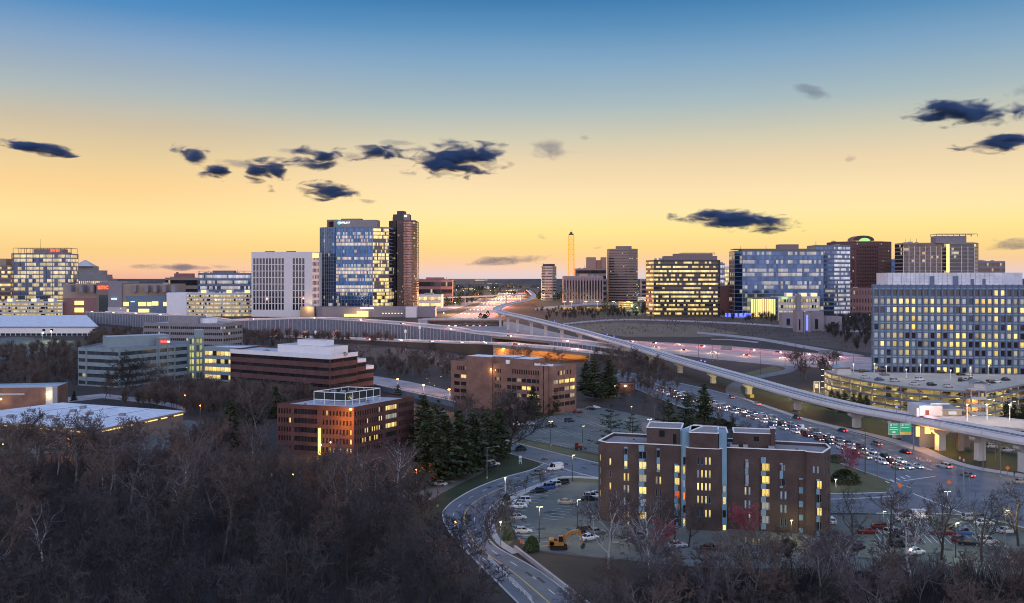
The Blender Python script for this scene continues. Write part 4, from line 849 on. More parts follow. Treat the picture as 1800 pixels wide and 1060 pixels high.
# ---------------------------------------------------------------- multi storey car park on the right
zc = 13.
gout = [(1450, 452), (1460, 437), (1492, 420.5), (1525, 405), (1566, 391), (1605, 381.5), (1666, 372), (1712, 368), (1737, 368), (1770, 380), (1810, 398)]
gw = spline([P(*p) for p in gout[:8]], 3) + [P(*p) for p in gout[8:]]; gback = [P(1812, 430), P(1532, 441)]
gar = empty('parking_garage', (gw[8][0], gw[8][1] + 20, 0), 'curved concrete multi storey car park lit yellow inside below the huge blue grey office', 'car park')
lev = [0.1, 3.3, 6.5, 9.7, 12.2]
for k, z_ in enumerate(lev):
    mb = MB(); mb.prism(gw + gback, z_ - .3 if k else .02, z_, 'concrete', 'roof_deck' if k == 4 else 'concrete_pale')
    mb.face([(x, y, z_ - .32) for x, y in reversed(gw + gback)], 'concrete_pale') if k else None; part('deck', mb, gar)
    if k:
        mb = MB()
        for a, b in zip(gw, gw[1:]): mb.bar((*a, z_ - .35), (*b, z_ - .35), .3, .8, 'office_frame' if k < 4 else 'grey_panel')
        part('spandrel', mb, gar)
rs = resample([(*p, 0) for p in gw], 8.5); mb = MB()
for p in rs: mb.tube((p[0], p[1] + .5, 0), (p[0], p[1] + .5, zc - .6), .3, .3, 'grey_panel', 6)
part('column', mb, gar)
mb = MB()
for a, b in ((gw[-1], gback[0]), (gback[0], gback[1]), (gback[1], gw[0])): mb.bar((*a, 0), (*b, 0), .3, zc - .4, 'concrete')
part('wall', mb, gar)
cx0 = [Vector(p) for p in resample([(*p, 0) for p in gw], 13)]
for k in range(4):
    for i, p in enumerate(cx0[:-1]):
        if (i + k) % 2: continue
        point(gar, (p.x + 3, p.y + 7, lev[k] + 1.8), 16000, (1, .72, .2), .25)
    mb = MB()
    for i, p in enumerate(cx0[:-1]):
        for q_ in (4.5, 11): mb.box(p.x + 2, p.x + 3.4, p.y + q_, p.y + q_ + .4, lev[k] + 2.0, lev[k] + 2.1, 'tube_warm')
    part('ceiling_light', mb, gar)
# stair tower on the corner, curved lift canopies on the roof
st0, st1 = P(1706, 366.5), P(1733, 366.5)
stt = MB(); stt.prism([(st0[0], st0[1]), (st1[0], st1[1]), (st1[0], st1[1] + 4), (st0[0], st0[1] + 4)], 0, .3, 'concrete')
for z_ in (3.3, 6.5, 9.7, 13.6): stt.prism([(st0[0], st0[1] - .6), (st1[0], st1[1] - .6), (st1[0], st1[1] + 4), (st0[0], st0[1] + 4)], z_ - .35, z_, 'concrete_pale'); stt.bar((st0[0], st0[1] - .5, z_), (st1[0], st1[1] - .5, z_), .15, .9 if z_ < 13 else .2, 'concrete_pale')
for x_ in (st0[0], (st0[0] + st1[0]) / 2, st1[0] - .4): stt.box(x_, x_ + .4, st0[1] - .4, st0[1] + .1, 0, 13.6, 'concrete')
stt.face([(st0[0], st0[1] + 4, 0), (st1[0], st1[1] + 4, 0), (st1[0], st1[1] + 4, 13.6), (st0[0], st0[1] + 4, 13.6)], 'mall_tan')
for z_ in (.3, 3.3, 6.5, 9.7):
    stt.faces([(st0[0] + .6, st0[1] + .6, z_), (st0[0] + .6, st0[1] + 2, z_), (st1[0] - .6, st0[1] + 2, z_ + 2.9), (st1[0] - .6, st0[1] + .6, z_ + 2.9)], [(0, 1, 2, 3)], 'concrete')
    stt.box(st0[0] + 2.6, st0[0] + 3.2, st0[1] + 3.3, st0[1] + 3.6, z_ + 2.3, z_ + 2.5, 'bulb_orange')
so_ = part('stair_tower', stt, gar)
for z_ in (1.8, 5.1, 8.3, 11.5): point(gar, ((st0[0] + st1[0]) / 2, st0[1] + 2.2, z_ + .6), 900, (1, .5, .12), .2)
def canopy(name, px, d, w, dp, z, h):
    mb = MB(); x, y = P(px, d); n = 8
    prof = [(x + w * (i / n - .5), z + h * (.55 + .45 * math.sin(math.pi * (i / n * .8 + .15)))) for i in range(n + 1)]
    for (xa, za), (xb, zb_) in zip(prof, prof[1:]): mb.faces([(xa, y - dp / 2, za), (xb, y - dp / 2, zb_), (xb, y + dp / 2, zb_), (xa, y + dp / 2, za), (xa, y - dp / 2, za + .25), (xb, y - dp / 2, zb_ + .25), (xb, y + dp / 2, zb_ + .25), (xa, y + dp / 2, za + .25)], [(0, 3, 2, 1), (4, 5, 6, 7), (0, 1, 5, 4), (2, 3, 7, 6), (1, 2, 6, 5), (3, 0, 4, 7)], 'metal_roof')
    mb.box(x - w * .38, x + w * .38, y - dp * .3, y + dp * .4, z, z + h * .7, 'concrete_pale'); part(name, mb, gar)
canopy('lift_canopy', 1718, 379, 6.6, 6, 12.2, 3.6); canopy('lift_canopy', 1482, 436, 9, 6, 12.2, 4.2)
# ================================================================= FAR TOWERS
def far(name, label, front, dep, top, nf, nbs, wall, roofm='roof_dark', mt='g_office', ws=.8, hs=.6, ribbon=True, st=None, base=0., topm=1.5, cat='building', mts=None, z0=0., coping=None, maxw=100, sides=True):
    z1 = H - (top - HY) / F * front[0][1]
    fc = {}
    for i in range(len(front) - 1):
        m = (mts or {}).get(i, mt); nb = nbs[i] if isinstance(nbs, (list, tuple)) else nbs
        fc[i] = (lambda L, nb=nb, m=m: auto(L, z0, z1, nf, nb, ws, hs, m, ribbon, base, topm, st, margin=.5))
    if sides:
        fc['L'] = lambda L: auto(L, z0, z1, nf, 6, ws, hs, mt, ribbon, base, topm, None, margin=.5); fc['R'] = fc['L']
    r, p = bld(name, label, front, dep, z1, wall, roofm, fc, cat, z0, par=1.0, coping=coping, depth=.35, maxw=maxw, wname='window' if not ribbon else 'window_band')
    a_, b_ = Vector(p[0]), Vector(p[len(front) - 1]); d_ = b_ - a_; n_ = Vector((-d_.y, d_.x)).normalized()
    for k in range(4):
        s_ = rnd.uniform(.08, .9); q = a_ + d_ * s_ + n_ * rnd.uniform(dep * .3, dep * .8); w_ = rnd.uniform(1.5, 4); mb = MB(); hh = rnd.uniform(1.2, 3.2)
        mb.box(q.x - w_, q.x + w_, q.y - 2, q.y + 2, z1 - 1, z1 + hh, 'frame_metal'); mb.tube((q.x, q.y, z1 + hh), (q.x, q.y, z1 + hh + rnd.choice((.6, .6, 6))), .35, .25, 'pole_dark', 5); part('roof_unit', mb, r)
    return r, p, z1
CRN = [0]
def crown(root, p0, p1, s0, s1, t0, t1, za, zb_, mt, name='penthouse', extra=None): CRN[0] += 1; q = (CRN[0] % 9) * .07 + .35; return obox(root, name, p0, p1, t0 + q, t1 + q, za + q * .02, zb_ + q * .1, mt, 'roof_dark', s0 + q * .0005, s1 - q * .0007, extra)
def frame_rails(root, p0, p1, z, h, n, mt='dark_frame', dep=8):
    a, b = Vector(p0), Vector(p1); mb = MB(); d = (b - a).normalized(); nn = Vector((-d.y, d.x)) * dep
    for k in range(n + 1):
        p = a + (b - a) * k / n; mb.box(p.x - .25, p.x + .25, p.y - .25, p.y + .25, z, z + h, mt); q_ = p + nn; mb.box(q_.x - .25, q_.x + .25, q_.y - .25, q_.y + .25, z, z + h, mt); mb.bar((*p, z + h), (*q_, z + h), .4, .4, mt)
    mb.bar((*a, z + h), (*b, z + h), .5, .6, mt); mb.bar((*(a + nn), z + h), (*(b + nn), z + h), .5, .6, mt); part('roof_frame', mb, root)
CW = lambda n, t=.35: ('dark_frame', n, 1, t)
r, p, z = far('office_tower', 'amber lit brown office block cut off by the left edge', [(-25, 1500), (19, 1500)], 30, 466, 11, 8, 'brown_panel', mt='g_lit_office'); crown(r, p[0], p[1], .0, .75, 4, 20, z - 1, z + 11, 'mall_tan')
r, p, z = far('office_tower', 'squat yellow lit glass office with small red rooftop sign at far left', [(20, 1490), (24, 1480), (115, 1480), (124.5, 1500)], 34, 445.5, 13, [1, 14, 2], 'office_frame', mt='g_yellow_tower', hs=.8, st=None, base=9, mts={2: 'g_white_rows', 0: 'g_pink'})
a, b = Vector(p[1]), Vector(p[2]); mb = MB()
for k in range(9): q_ = a + (b - a) * k / 8; mb.box(q_.x - .35, q_.x + .35, q_.y - .5, q_.y + .1, 0, z + 1, 'office_frame')
part('mullion', mb, r); crown(r, p[1], p[2], .36, .93, 3, 20, z - 1, z + 7, 'grey_panel'); frame_rails(r, (a.x - 1, a.y), (b.x + 8, b.y), z, 8.5, 10, 'mall_red', 24)
mb = MB(); q_ = a + (b - a) * .7
for k, (w_, h_) in enumerate(((2.2, 3.4), (2.6, 3.4), (1.2, 3.4), (2.6, 3.4), (2.2, 3.4))): mb.box(q_.x + k * 3.1, q_.x + k * 3.1 + w_, q_.y + 2.2, q_.y + 2.6, z + 2.8, z + 2.8 + h_, 'sign_red_lit')
part('sign', mb, r); mb = MB(); q_ = a + (b - a) * .46; mb.tube((q_.x, q_.y + 9, z + 7), (q_.x, q_.y + 9, z + 24), .3, .15, 'pole_dark', 4); part('mast', mb, r)
# hotel with twin pyramid roofs
r, p, z = far('stepped_building', 'mauve stepped building with two pyramid roofs beside the squat glass office', [(120, 1700), (190, 1700)], 40, 490, 4, 20, 'grey_panel', mt='g_shopping', ws=.5, ribbon=False, sides=False)
for s0, s1, za, zz, t_ in ((0, .93, 0, 8, 3), (.0, .8, 8, 16, 6), (0, .58, 16, 24, 9)): crown(r, p[0], p[1], s0, s1, t_, 30, z + za, z + zz, 'grey_panel', 'terrace_step')
for s0, s1, z0_ in ((.08, .58, 24), (-.35, .07, 22)):
    a, b = Vector(p[0]), Vector(p[1]); A = a + (b - a) * s0; B = a + (b - a) * s1; mb = MB(); c3 = ((A.x + B.x) / 2, A.y + 15, z + z0_ + 13); q4 = [(A.x, A.y + 4, z + z0_), (B.x, B.y + 4, z + z0_), (B.x, B.y + 26, z + z0_), (A.x, A.y + 26, z + z0_)]
    for i in range(4): mb.face([q4[i], q4[(i + 1) % 4], c3], 'roof_grey')
    part('pyramid_roof', mb, r)
# shopping mall with cinema
r, mp, z = far('cinema_mall', 'long brown and tan mall with a red lit cinema sign and small cyan signs', [(111, 1420), (171, 1400), (216, 1395), (296, 1405)], 60, 499, 1, 3, 'mall_tan', 'roof_brown', ws=.01, hs=.01, ribbon=False, sides=False)
for i, (pa, pb, ty, by, mt, t) in enumerate([(112, 171, 524, 551, 'mall_red', 1), (171, 192, 497, 551, 'mall_brown', 3), (192, 216, 497, 551, 'mall_grey', 4), (222, 292, 520, 551, 'mall_blue', 1.5), (192, 224, 540, 551, 'roof_grey', 5)]):
    d_ = 1396; mb = MB(); mb.box(X(pa, d_), X(pb, d_), d_ - t, d_ + 12, 0, H - (ty - HY) / F * d_, mt); part('facade_block', mb, r)
for pa, pb, y0, y1 in ((131, 147, 529, 536), (131, 147, 541, 549), (217, 226, 531, 538), (243, 256, 531, 538), (258, 266, 531, 538), (267, 278, 530, 537), (243, 262, 543, 549), (218, 226, 543, 549), (287, 293, 531, 538)):
    mb = MB(); d_ = 1393.6; mb.box(X(pa, d_), X(pb, d_), d_, d_ + .5, H - (y1 - HY) / F * d_, H - (y0 - HY) / F * d_, 'lit_yellow'); part('lit_window', mb, r)
for px in (119, 139, 158, 233, 254, 269, 285, 301): mb = MB(); d_ = 1391; mb.box(X(px, d_), X(px + 6, d_), d_, d_ + 14, H - (513 - HY) / F * d_, H - (501 - HY) / F * d_, 'mall_grey'); part('pilaster', mb, r)
mb = MB(); d_ = 1392
mb.box(X(174, d_), X(190, d_), d_, d_ + 1, .5, H - (518 - HY) / F * d_, 'g_green_dark'); part('glass_front', mb, r)
def text(s, x, y, z, size, mt, root, name='sign', ext=.1, bold=0., sx=1.):
    c = bpy.data.curves.new(name, 'FONT'); c.body = s; c.size = size; c.extrude = ext; c.align_x = 'CENTER'; c.align_y = 'CENTER'; c.offset = bold; c.materials.append(MATS[mt])
    o = add(name, c, root, Vector((x, y, z)) - (wloc(root) if root else Vector())); me = bpy.data.meshes.new_from_object(o); bpy.data.objects.remove(o); o = add(name, me, root, Vector((x, y, z)) - (wloc(root) if root else Vector())); o.rotation_euler = (R(90), 0, 0); o.scale = (sx, 1, 1); return o
text('amc', X(181, 1391), 1391, Z(504.5, 1391), 10.5, 'sign_red_lit', r, bold=.35, sx=.95)
mb = MB()
for k in range(5): mb.box(X(196 + k * 2, 1390), X(197.4 + k * 2, 1390), 1389.6, 1390, Z(526.5, 1390), Z(524, 1390), 'sign_cyan_lit')
part('sign', mb, r); mb = MB()
for k in range(3): mb.box(X(230 + k * 2.4, 1390), X(231.6 + k * 2.4, 1390), 1389.6, 1390, Z(531, 1390), Z(529.5, 1390), 'sign_cyan_lit')
part('sign', mb, r)
crown(r, mp[0], mp[2], .55, 1, 10, 40, z - 1, z + 4, 'mall_grey', 'roof_block')
# garages in front of the mall
def deckgarage(label, pa, pb, d, top, nl, dep, curve=0, wallpx=None):
    n = 8; fr = [(pa + (pb - pa) * k / n, d - curve * math.sin(math.pi * k / n)) for k in range(n + 1)]; ptsg = [P(*q) for q in fr]; z1 = H - (top - HY) / F * d
    ro = empty('parking_garage', (ptsg[4][0], ptsg[4][1], 0), label, 'car park'); lh = z1 / nl; w = MB(); g = MB()
    for k in range(nl):
        for i in range(n):
            a, b = Vector(ptsg[i]), Vector(ptsg[i + 1]); w.bar((*a, (k + 1) * lh - lh * .45), (*b, (k + 1) * lh - lh * .45), .5, lh * .45, 'concrete_pale')
            nn = Vector((0, 1.2)); g.face([(*(a + nn), k * lh), (*(b + nn), k * lh), (*(b + nn), (k + 1) * lh - lh * .45), (*(a + nn), (k + 1) * lh - lh * .45)], 'g_deck', [(i * 5, k), (i * 5 + 5, k), (i * 5 + 5, k + 1), (i * 5, k + 1)])
    for i in range(n + 1): a = ptsg[i]; w.box(a[0] - .5, a[0] + .5, a[1] - .4, a[1] + .6, 0, z1, 'concrete_pale')
    w.prism(ptsg + [(ptsg[-1][0], d + dep), (ptsg[0][0], d + dep)], z1 - .8, z1 - .3, 'concrete_pale', 'sidewalk')
    part('deck', w, ro); part('lit_interior', g, ro)
    if wallpx: mb = MB(); mb.box(X(wallpx[0], d), X(wallpx[1], d), d - .5, d + dep, 0, z1 + .5, 'white_wall'); part('end_wall', mb, ro)
    for px in [pa + (pb - pa) * t for t in (.25, .6, .85)]:
        mb = MB(); x = X(px, d + 10); mb.box(x - 5, x + 5, d + 6, d + 14, z1 - .4, z1 + 5, 'white_wall'); mb.box(x - 3.6, x + 3.6, d + 5.7, d + 6, z1, z1 + 4, 'lit_yellow'); part('stair_head', mb, ro)
    return ro, z1
deckgarage('pale lit car park with a blank white end wall right of the mall', 328, 455, 1370, 515, 6, 50, 20, (293, 328))
deckgarage('pale lit car park with curved ends directly left of the blue glass tower', 456, 531, 1360, 516, 6, 45, 12)
deckgarage('brightly lit car park decks below the squat glass office at the far left', -10, 110, 1390, 530, 4, 40, 25)
r, p, z = far('office_block', 'distant brown stepped office between the mall and the glass offices', [(290, 1900), (348, 1900)], 30, 488, 3, 20, 'brown_panel', mt='g_void', sides=False); crown(r, p[0], p[1], .25, .8, 4, 20, z - 1, z + 9, 'mall_red'); crown(r, p[0], p[1], .3, .36, 6, 9, z + 8, z + 12, 'mall_red')
r, p, z = far('office_block', 'distant glass office with a thin roof canopy left of the white panelled office', [(348, 1750), (374, 1745), (443, 1750)], 36, 480, 6, [8, 20], 'office_frame', mt='g_white_rows', hs=.6, sides=False); frame_rails(r, p[0], p[2], z, 3.5, 6); crown(r, p[0], p[2], .25, .65, 6, 20, z - 1, z + 5, 'grey_panel')
# white panelled office
def f_white(L):
    ops = []; z1 = zw; n = 8; fh = (z1 - 9 - 10) / n
    cols_ = [.03 + i * .052 for i in range(10)] + [.68 + i * .052 for i in range(4)]
    for c_ in cols_:
        for k in range(n): v = 10 + fh * k; ops.append((c_ * L, (c_ + .036) * L, v + .5, v + fh - .5, 'g_void' if rnd.random() < .3 else 'g_plain_dark', None, 1))
    return ops
zw = H - (443 - HY) / F * 1340
r, wp = bld('office_tower', 'pale panelled office slab with dark vertical window strips left of the blue glass tower', [(442, 1345), (549, 1330), (561, 1352)], 30, zw, 'white_panel', 'roof_dark', {0: f_white, 1: lambda L: auto(L, 8, zw, 9, 5, .7, .6, 'g_few', top=4)}, depth=.5, par=1, coping='brown_panel', maxw=100)
for s in (.2, .55): crown(r, wp[0], wp[1], s, s + .12, 5, 15, zw - 1, zw + 1.5, 'brown_panel')
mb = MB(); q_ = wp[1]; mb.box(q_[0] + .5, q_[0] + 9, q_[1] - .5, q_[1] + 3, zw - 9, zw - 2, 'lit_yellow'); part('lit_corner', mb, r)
mb = MB(); mb.box(X(531, 1335), X(555, 1335), 1322, 1332, 0, 16, 'mall_tan'); part('entrance_block', mb, r); point(r, (X(543, 1318), 1318, 14), 9000, (1, .6, .2), 1)
# blue glass tower
r, bp2, zz = far('glass_tower', 'tall broad blue glass tower with yellow lit floors and teal round emblem', [(562, 1400), (571, 1390), (590, 1385), (655, 1380), (684, 1392)], 38, 400, 22, [4, 7, 26, 12], 'office_frame', mt='g_tower_blue', hs=.86, base=14, mts={0: 'g_tower_blue_dark', 1: 'g_tower_blue_dark', 3: 'g_lit_office'}, topm=2)
for i, j, s in ((1, 2, 6), (2, 3, 12)):
    a, b = Vector(bp2[i]), Vector(bp2[j]); mb = MB()
    for k in range(s + 1): q_ = a + (b - a) * k / s; mb.box(q_.x - .18, q_.x + .18, q_.y - .3, q_.y + .1, 12, zz, 'white_trim' if k == 0 else 'frame_metal')
    part('mullion', mb, r)
crown(r, bp2[2], bp2[3], -.06, 1.1, .6, 24, zz - 1, zz + 11, 'grey_panel'); crown(r, bp2[1], bp2[2], .0, .95, 6, 26, zz + 9, zz + 12, 'brown_panel', 'roof_frame'); crown(r, bp2[1], bp2[2], .0, .15, 6, 26, zz - 1, zz + 9, 'brown_panel', 'roof_frame'); crown(r, bp2[2], bp2[3], .1, .65, 8, 20, zz + 11, zz + 13.5, 'brown_panel')
d_ = 1379.5; mb = MB(); xx, z_ = X(596, d_), Z(391.8, d_)
mb.faces([(xx + 2.6 * math.cos(t * math.pi / 8), d_, z_ + 2.6 * math.sin(t * math.pi / 8)) for t in range(16)] + [(xx + 2.6 * math.cos(t * math.pi / 8), d_ + .5, z_ + 2.6 * math.sin(t * math.pi / 8)) for t in range(16)], [tuple(range(16))] + [(i, (i + 1) % 16, 16 + (i + 1) % 16, 16 + i) for i in range(16)], 'sign_teal_lit'); part('emblem', mb, r)
text('INTELSAT', X(606, d_), d_, Z(391.5, d_), 3.7, 'sign_white_lit', r, bold=.03)
mb = MB()
for k in range(11): x = X(570 + k * 11, 1383); mb.box(x - .6, x + .6, 1380, 1381, 1, 15, 'white_trim')
part('column', mb, r); mb = MB(); mb.box(X(614, 1384), X(678, 1384), 1384.5, 1385, 9, 14, 'light_blue_lit'); part('lit_lobby', mb, r)
r, p, z = far('podium', 'low dark podium with small gold lights in front of the glass towers', [(556, 1330), (640, 1325), (735, 1330), (765, 1335)], 40, 540, 1, 4, 'mall_grey', 'roof_dark', ws=.01, hs=.01, ribbon=False, sides=False)
mb = MB(); 
for k in range(7): mb.box(X(672 + k * 5.5, 1326), X(674.5 + k * 5.5, 1326), 1324, 1324.6, 5, 6.4, 'lit_yellow'); part('small_light', mb, r); mb = MB()
mb.box(X(628, 1326), X(648, 1326), 1322, 1323, .5, 9, 'lit_yellow'); mb.box(X(606, 1326), X(645, 1326), 1320, 1321.5, 1, 5, 'lit_yellow'); mb.box(X(634, 1326), X(657, 1326), 1324, 1325, 13, 14.2, 'sign_white_lit'); part('lit_window', mb, r)
mb = MB(); mb.box(X(714, 1324), X(733, 1324), 1316, 1330, 0, Z(539, 1324), 'white_panel'); part('lift_tower', mb, r); point(r, (X(628, 1312), 1312, 8), 14000, (1, .55, .18), 1)
# dark tower
r, p, z = far('residential_tower', 'tall slim dark bronze tower with stepped top, tallest on the skyline', [(684, 1440), (697, 1425), (709, 1420), (725.5, 1428), (732.5, 1440)], 34, 388.5, 34, [5, 7, 7, 3], 'dark_frame', mt='g_bronze', hs=.7, ws=.6, ribbon=True, base=10, mts={2: 'g_pink'}, maxw=100)
for i, j, s in ((0, 1, 8), (1, 2, 7), (2, 3, 8)):
    a, b = Vector(p[i]), Vector(p[j]); mb = MB()
    for k in range(s + 1): q_ = a + (b - a) * k / s; mb.box(q_.x - .25, q_.x + .25, q_.y - .5, q_.y + .1, 8, z, 'dark_frame' if i == 0 else 'brown_panel')
    part('mullion', mb, r)
crown(r, P(690, 1430), P(709, 1422), 0, 1, .5, 24, z - 1, z + 10, 'dark_frame', 'upper_stage'); crown(r, P(709, 1422), P(721, 1424), 0, 1, .5, 20, z - 1, z + 10, 'brown_panel', 'upper_stage'); crown(r, P(697, 1428), P(708, 1426), 0, 1, 2, 18, z + 10, z + 15.5, 'dark_frame', 'upper_stage')
mb = MB()
for k, w_ in enumerate((.8, .5, .8)): mb.box(X(710.5, 1422) + k * 1.6, X(710.5, 1422) + k * 1.6 + w_ + .4, 1421, 1421.5, z + 5.5, z + 8.2, 'sign_white_lit')
part('sign', mb, r)
# middle distance, right of the towers
r, p, z = far('office_block', 'low distant building with a shallow domed roof right of the dark tower', [(733, 2100), (775, 2080), (795, 2100)], 40, 492, 3, 14, 'mall_red', 'roof_grey', mt='g_void', sides=False); crown(r, p[0], p[2], .25, .75, 6, 26, z - 1, z + 6, 'mall_red')
r, p, z = far('shop_building', 'low lit shop with pale flat roof below the distant domed building', [(733, 1700), (775, 1700)], 60, 518, 2, 10, 'concrete_pale', 'roof_white', mt='g_shopping', sides=False)
r, p, z = far('round_tower', 'small rounded silver tower right of the highway', [(952, 2300), (958, 2280), (971, 2280), (978, 2300)], 30, 468, 12, [3, 6, 3], 'frame_metal', mt='g_void', hs=.4, sides=False, coping='dark_frame'); crown(r, p[0], p[3], .1, .9, 3, 24, z - 1, z + 6, 'dark_frame')
r, p, z = far('columned_building', 'low wide building with floodlit white columns beneath the gold lattice tower', [(990, 2050), (1060, 2050)], 40, 485, 1, 14, 'mall_grey', 'roof_dark', mt='g_few', ribbon=False, ws=.5, hs=.7, sides=False)
mb = MB()
for k in range(15): x = X(991 + k * 4.9, 2047); mb.box(x - 1, x + 1, 2045, 2046.5, 0, z - 3, 'grey_panel')
part('column', mb, r); crown(r, p[0], p[1], .4, .62, 0, 10, z - 1, z + 5, 'mall_tan', 'gable_block')
for px in (1006, 1028, 1044): point(r, (X(px, 2035), 2035, 3), 3500, (1, .9, .6), 1)
r, p, z = far('office_block', 'dark blocky brown office with two raised shafts left of the brown tower', [(1012, 2120), (1066, 2120)], 40, 472, 6, 12, 'brown_panel', mt='g_few', sides=False); crown(r, p[0], p[1], .36, .66, 0, 24, z - 1, z + 27, 'brown_panel', 'shaft'); crown(r, p[0], p[1], .84, 1, 0, 24, z - 1, z + 27, 'brown_panel', 'shaft'); crown(r, p[0], p[1], .66, .84, 3, 24, z - 1, z + 20, 'mall_red', 'shaft')
r, p, z = far('office_tower', 'mauve brown tower with stepped flat top in the centre right skyline', [(1070, 2150), (1104, 2130), (1121, 2150)], 40, 437.5, 20, [16, 8], 'brown_panel', mt='g_void', hs=.4, sides=False); crown(r, p[0], p[2], .28, .8, 4, 24, z - 1, z + 7, 'brown_panel')
r, p, z = far('office_block', 'small pale office glimpsed left of the strongly lit dark glass office', [(1128, 2500), (1150, 2500)], 30, 492, 4, 8, 'grey_panel', mt='g_few', sides=False)
r, p, z = far('office_building', 'dark glass office with rows of strongly lit yellow windows right of centre', [(1149, 1330), (1262, 1325), (1266, 1345)], 40, 457, 13, [30, 3], 'dark_frame', mt='g_lit_office', hs=.5, base=2, topm=1, mts={1: 'g_few'}); crown(r, p[0], p[1], .17, 1.0, 5, 30, z - 1, z + 6, 'mall_brown'); crown(r, p[0], p[1], .33, .93, 6, 26, z + 6, z + 9.5, 'mall_brown'); frame_rails(r, P(1198, 1335), P(1256, 1335), z + 8, 2.4, 6, 'dark_frame', 20)
r, p, z = far('office_block', 'narrow grey block just right of the strongly lit dark glass office', [(1266, 1700), (1274, 1700)], 24, 463, 9, 3, 'grey_panel', mt='g_white_rows'); r, p, z = far('office_block', 'distant pale apartments with amber windows beside the wide blue glass office', [(1272, 2100), (1292, 2100)], 30, 472, 8, 6, 'white_panel', mt='g_lit_office'); crown(r, p[0], p[1], .2, .6, 4, 14, z - 1, z + 5, 'white_panel')
r, p, z = far('office_block', 'plain low brick box left of the wide blue glass office', [(1258, 1400), (1294, 1400)], 24, 503, 1, 2, 'mall_red', 'roof_dark', ws=.01, hs=.01, ribbon=False, sides=False)
r, p, z = far('office_building', 'wide blue glass office with dark flat roof and a lit yellow podium', [(1291, 1350), (1305, 1340), (1448, 1345)], 40, 441, 15, [3, 34], 'office_frame', mt='g_wide_blue', hs=.86, base=3, topm=1, mts={0: 'g_tower_blue_dark'}); crown(r, p[0], p[2], 0.0, .86, -1.5, 30, z + 2, z + 3.2, 'brown_panel', 'roof_canopy'); crown(r, p[0], p[2], .51, .73, 4, 24, z - 1, z + 10, 'mall_brown'); crown(r, p[1], p[2], .0, .98, .4, 3, z - .2, z + 2, 'g_dark', 'roof_storey')
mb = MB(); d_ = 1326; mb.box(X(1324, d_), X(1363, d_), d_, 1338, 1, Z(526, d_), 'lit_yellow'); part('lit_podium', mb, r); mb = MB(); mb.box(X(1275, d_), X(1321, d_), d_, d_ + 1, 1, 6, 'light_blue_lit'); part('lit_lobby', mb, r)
mb = MB()
for k in range(11): x = X(1324 + k * 3.9, d_); mb.box(x - .4, x + .4, d_ - 1, d_ - .2, 0, Z(525, d_), 'mall_tan')
part('column', mb, r)
r, p, z = deckgarage('grey lit car park in front of the wide blue glass office', 1368, 1440, 1230, 521, 4, 40)[0], None, 0
mb = MB(); mb.box(X(1400, 1225), X(1408, 1225), 1223, 1229, 0, Z(518, 1225), 'mall_grey'); part('stair_tower', mb, r); mb = MB(); mb.box(X(1374, 1228), X(1384, 1228), 1227, 1228, Z(526, 1228), Z(522, 1228), 'green_lit'); part('sign', mb, r)
r, p, z = far('office_tower', 'blue grey tower with bright white lit rows right of the wide blue glass office', [(1434, 1420), (1466, 1410), (1495, 1425)], 34, 431, 16, [10, 12], 'office_frame', mt='g_wide_blue', hs=.6, mts={1: 'g_white_rows'})
# brick tower with arched green lit crown
r, p, z = far('brick_tower', 'dark red tower with an arched green lit crown on the right skyline', [(1468, 1620), (1502, 1600), (1544, 1600), (1567, 1620)], 44, 425, 20, [9, 14, 7], 'dark_brick', mt='g_void', ws=.45, hs=.5, ribbon=False, mts={1: 'g_plain_dark'}, sides=False, maxw=100)
a, b = Vector(P(1499, 1599)), Vector(P(1537, 1599)); n = 12; mb = MB(); cxm = (a.x + b.x) / 2; rw = (b.x - a.x) / 2
arc = [(cxm + rw * math.cos(math.pi * (1 - k / n)), z + 1 + 9.5 * math.sin(math.pi * k / n) ** .8) for k in range(n + 1)]
mb.face([(x, 1599, zz_) for x, zz_ in arc], 'dark_brick')
for (xa, za), (xb, zb_) in zip(arc, arc[1:]): mb.face([(xa, 1599, za), (xb, 1599, zb_), (xb, 1625, zb_), (xa, 1625, za)], 'mall_red')
part('arched_crown', mb, r); mb = MB(); mb.faces([(cxm + rw * .1 + 10 * math.cos(math.pi * (1 - k / n)), 1598.6, z + .5 + 5.5 * math.sin(math.pi * k / n)) for k in range(n + 1)], [tuple(range(n + 1))], 'green_lit'); part('arched_window', mb, r)
r, p, z = far('low_building', 'long low brick podium below the tower with the arched crown', [(1448, 1500), (1540, 1500)], 30, 506, 3, 18, 'mall_red', 'roof_grey', mt='g_few', ribbon=False, ws=.4, hs=.5, sides=False)
# residential pair
r, p, z = far('residential_tower', 'grey residential tower with white framed balconies and dark roof canopy, far right', [(1588, 1500), (1655, 1490), (1668, 1480), (1690, 1478), (1712, 1480), (1720, 1500)], 34, 427, 18, [14, 3, 5, 5, 2], 'grey_panel', mt='g_void', hs=.7, base=0, mts={0: 'g_bronze', 4: 'g_few'})
for i, j in ((0, 1), (3, 4)):
    a, b = Vector(p[i]), Vector(p[j]); mb = MB(); s = 7 if i == 0 else 2
    for k in range(s + 1): q_ = a + (b - a) * k / s; mb.box(q_.x - .5, q_.x + .5, q_.y - .9, q_.y + .1, 0, z - 6, 'white_panel')
    part('pilaster', mb, r)
crown(r, P(1646, 1484), P(1700, 1480), 0, 1, 2, 24, z - 1, z + 11, 'mall_grey', 'upper_stage'); frame_rails(r, P(1646, 1480), P(1718, 1478), z + 10, 4, 7, 'mall_red', 22)
mb = MB(); mb.box(X(1664, 1478), X(1668, 1478), 1476, 1479, z - 50, z - 3, 'lit_yellow'); part('lit_stair', mb, r)
r, p, z = far('office_block', 'small blue glass block peeping between the arched tower and the residential tower', [(1566, 1700), (1590, 1700)], 24, 457, 8, 8, 'office_frame', mt='g_tower_blue_dark')
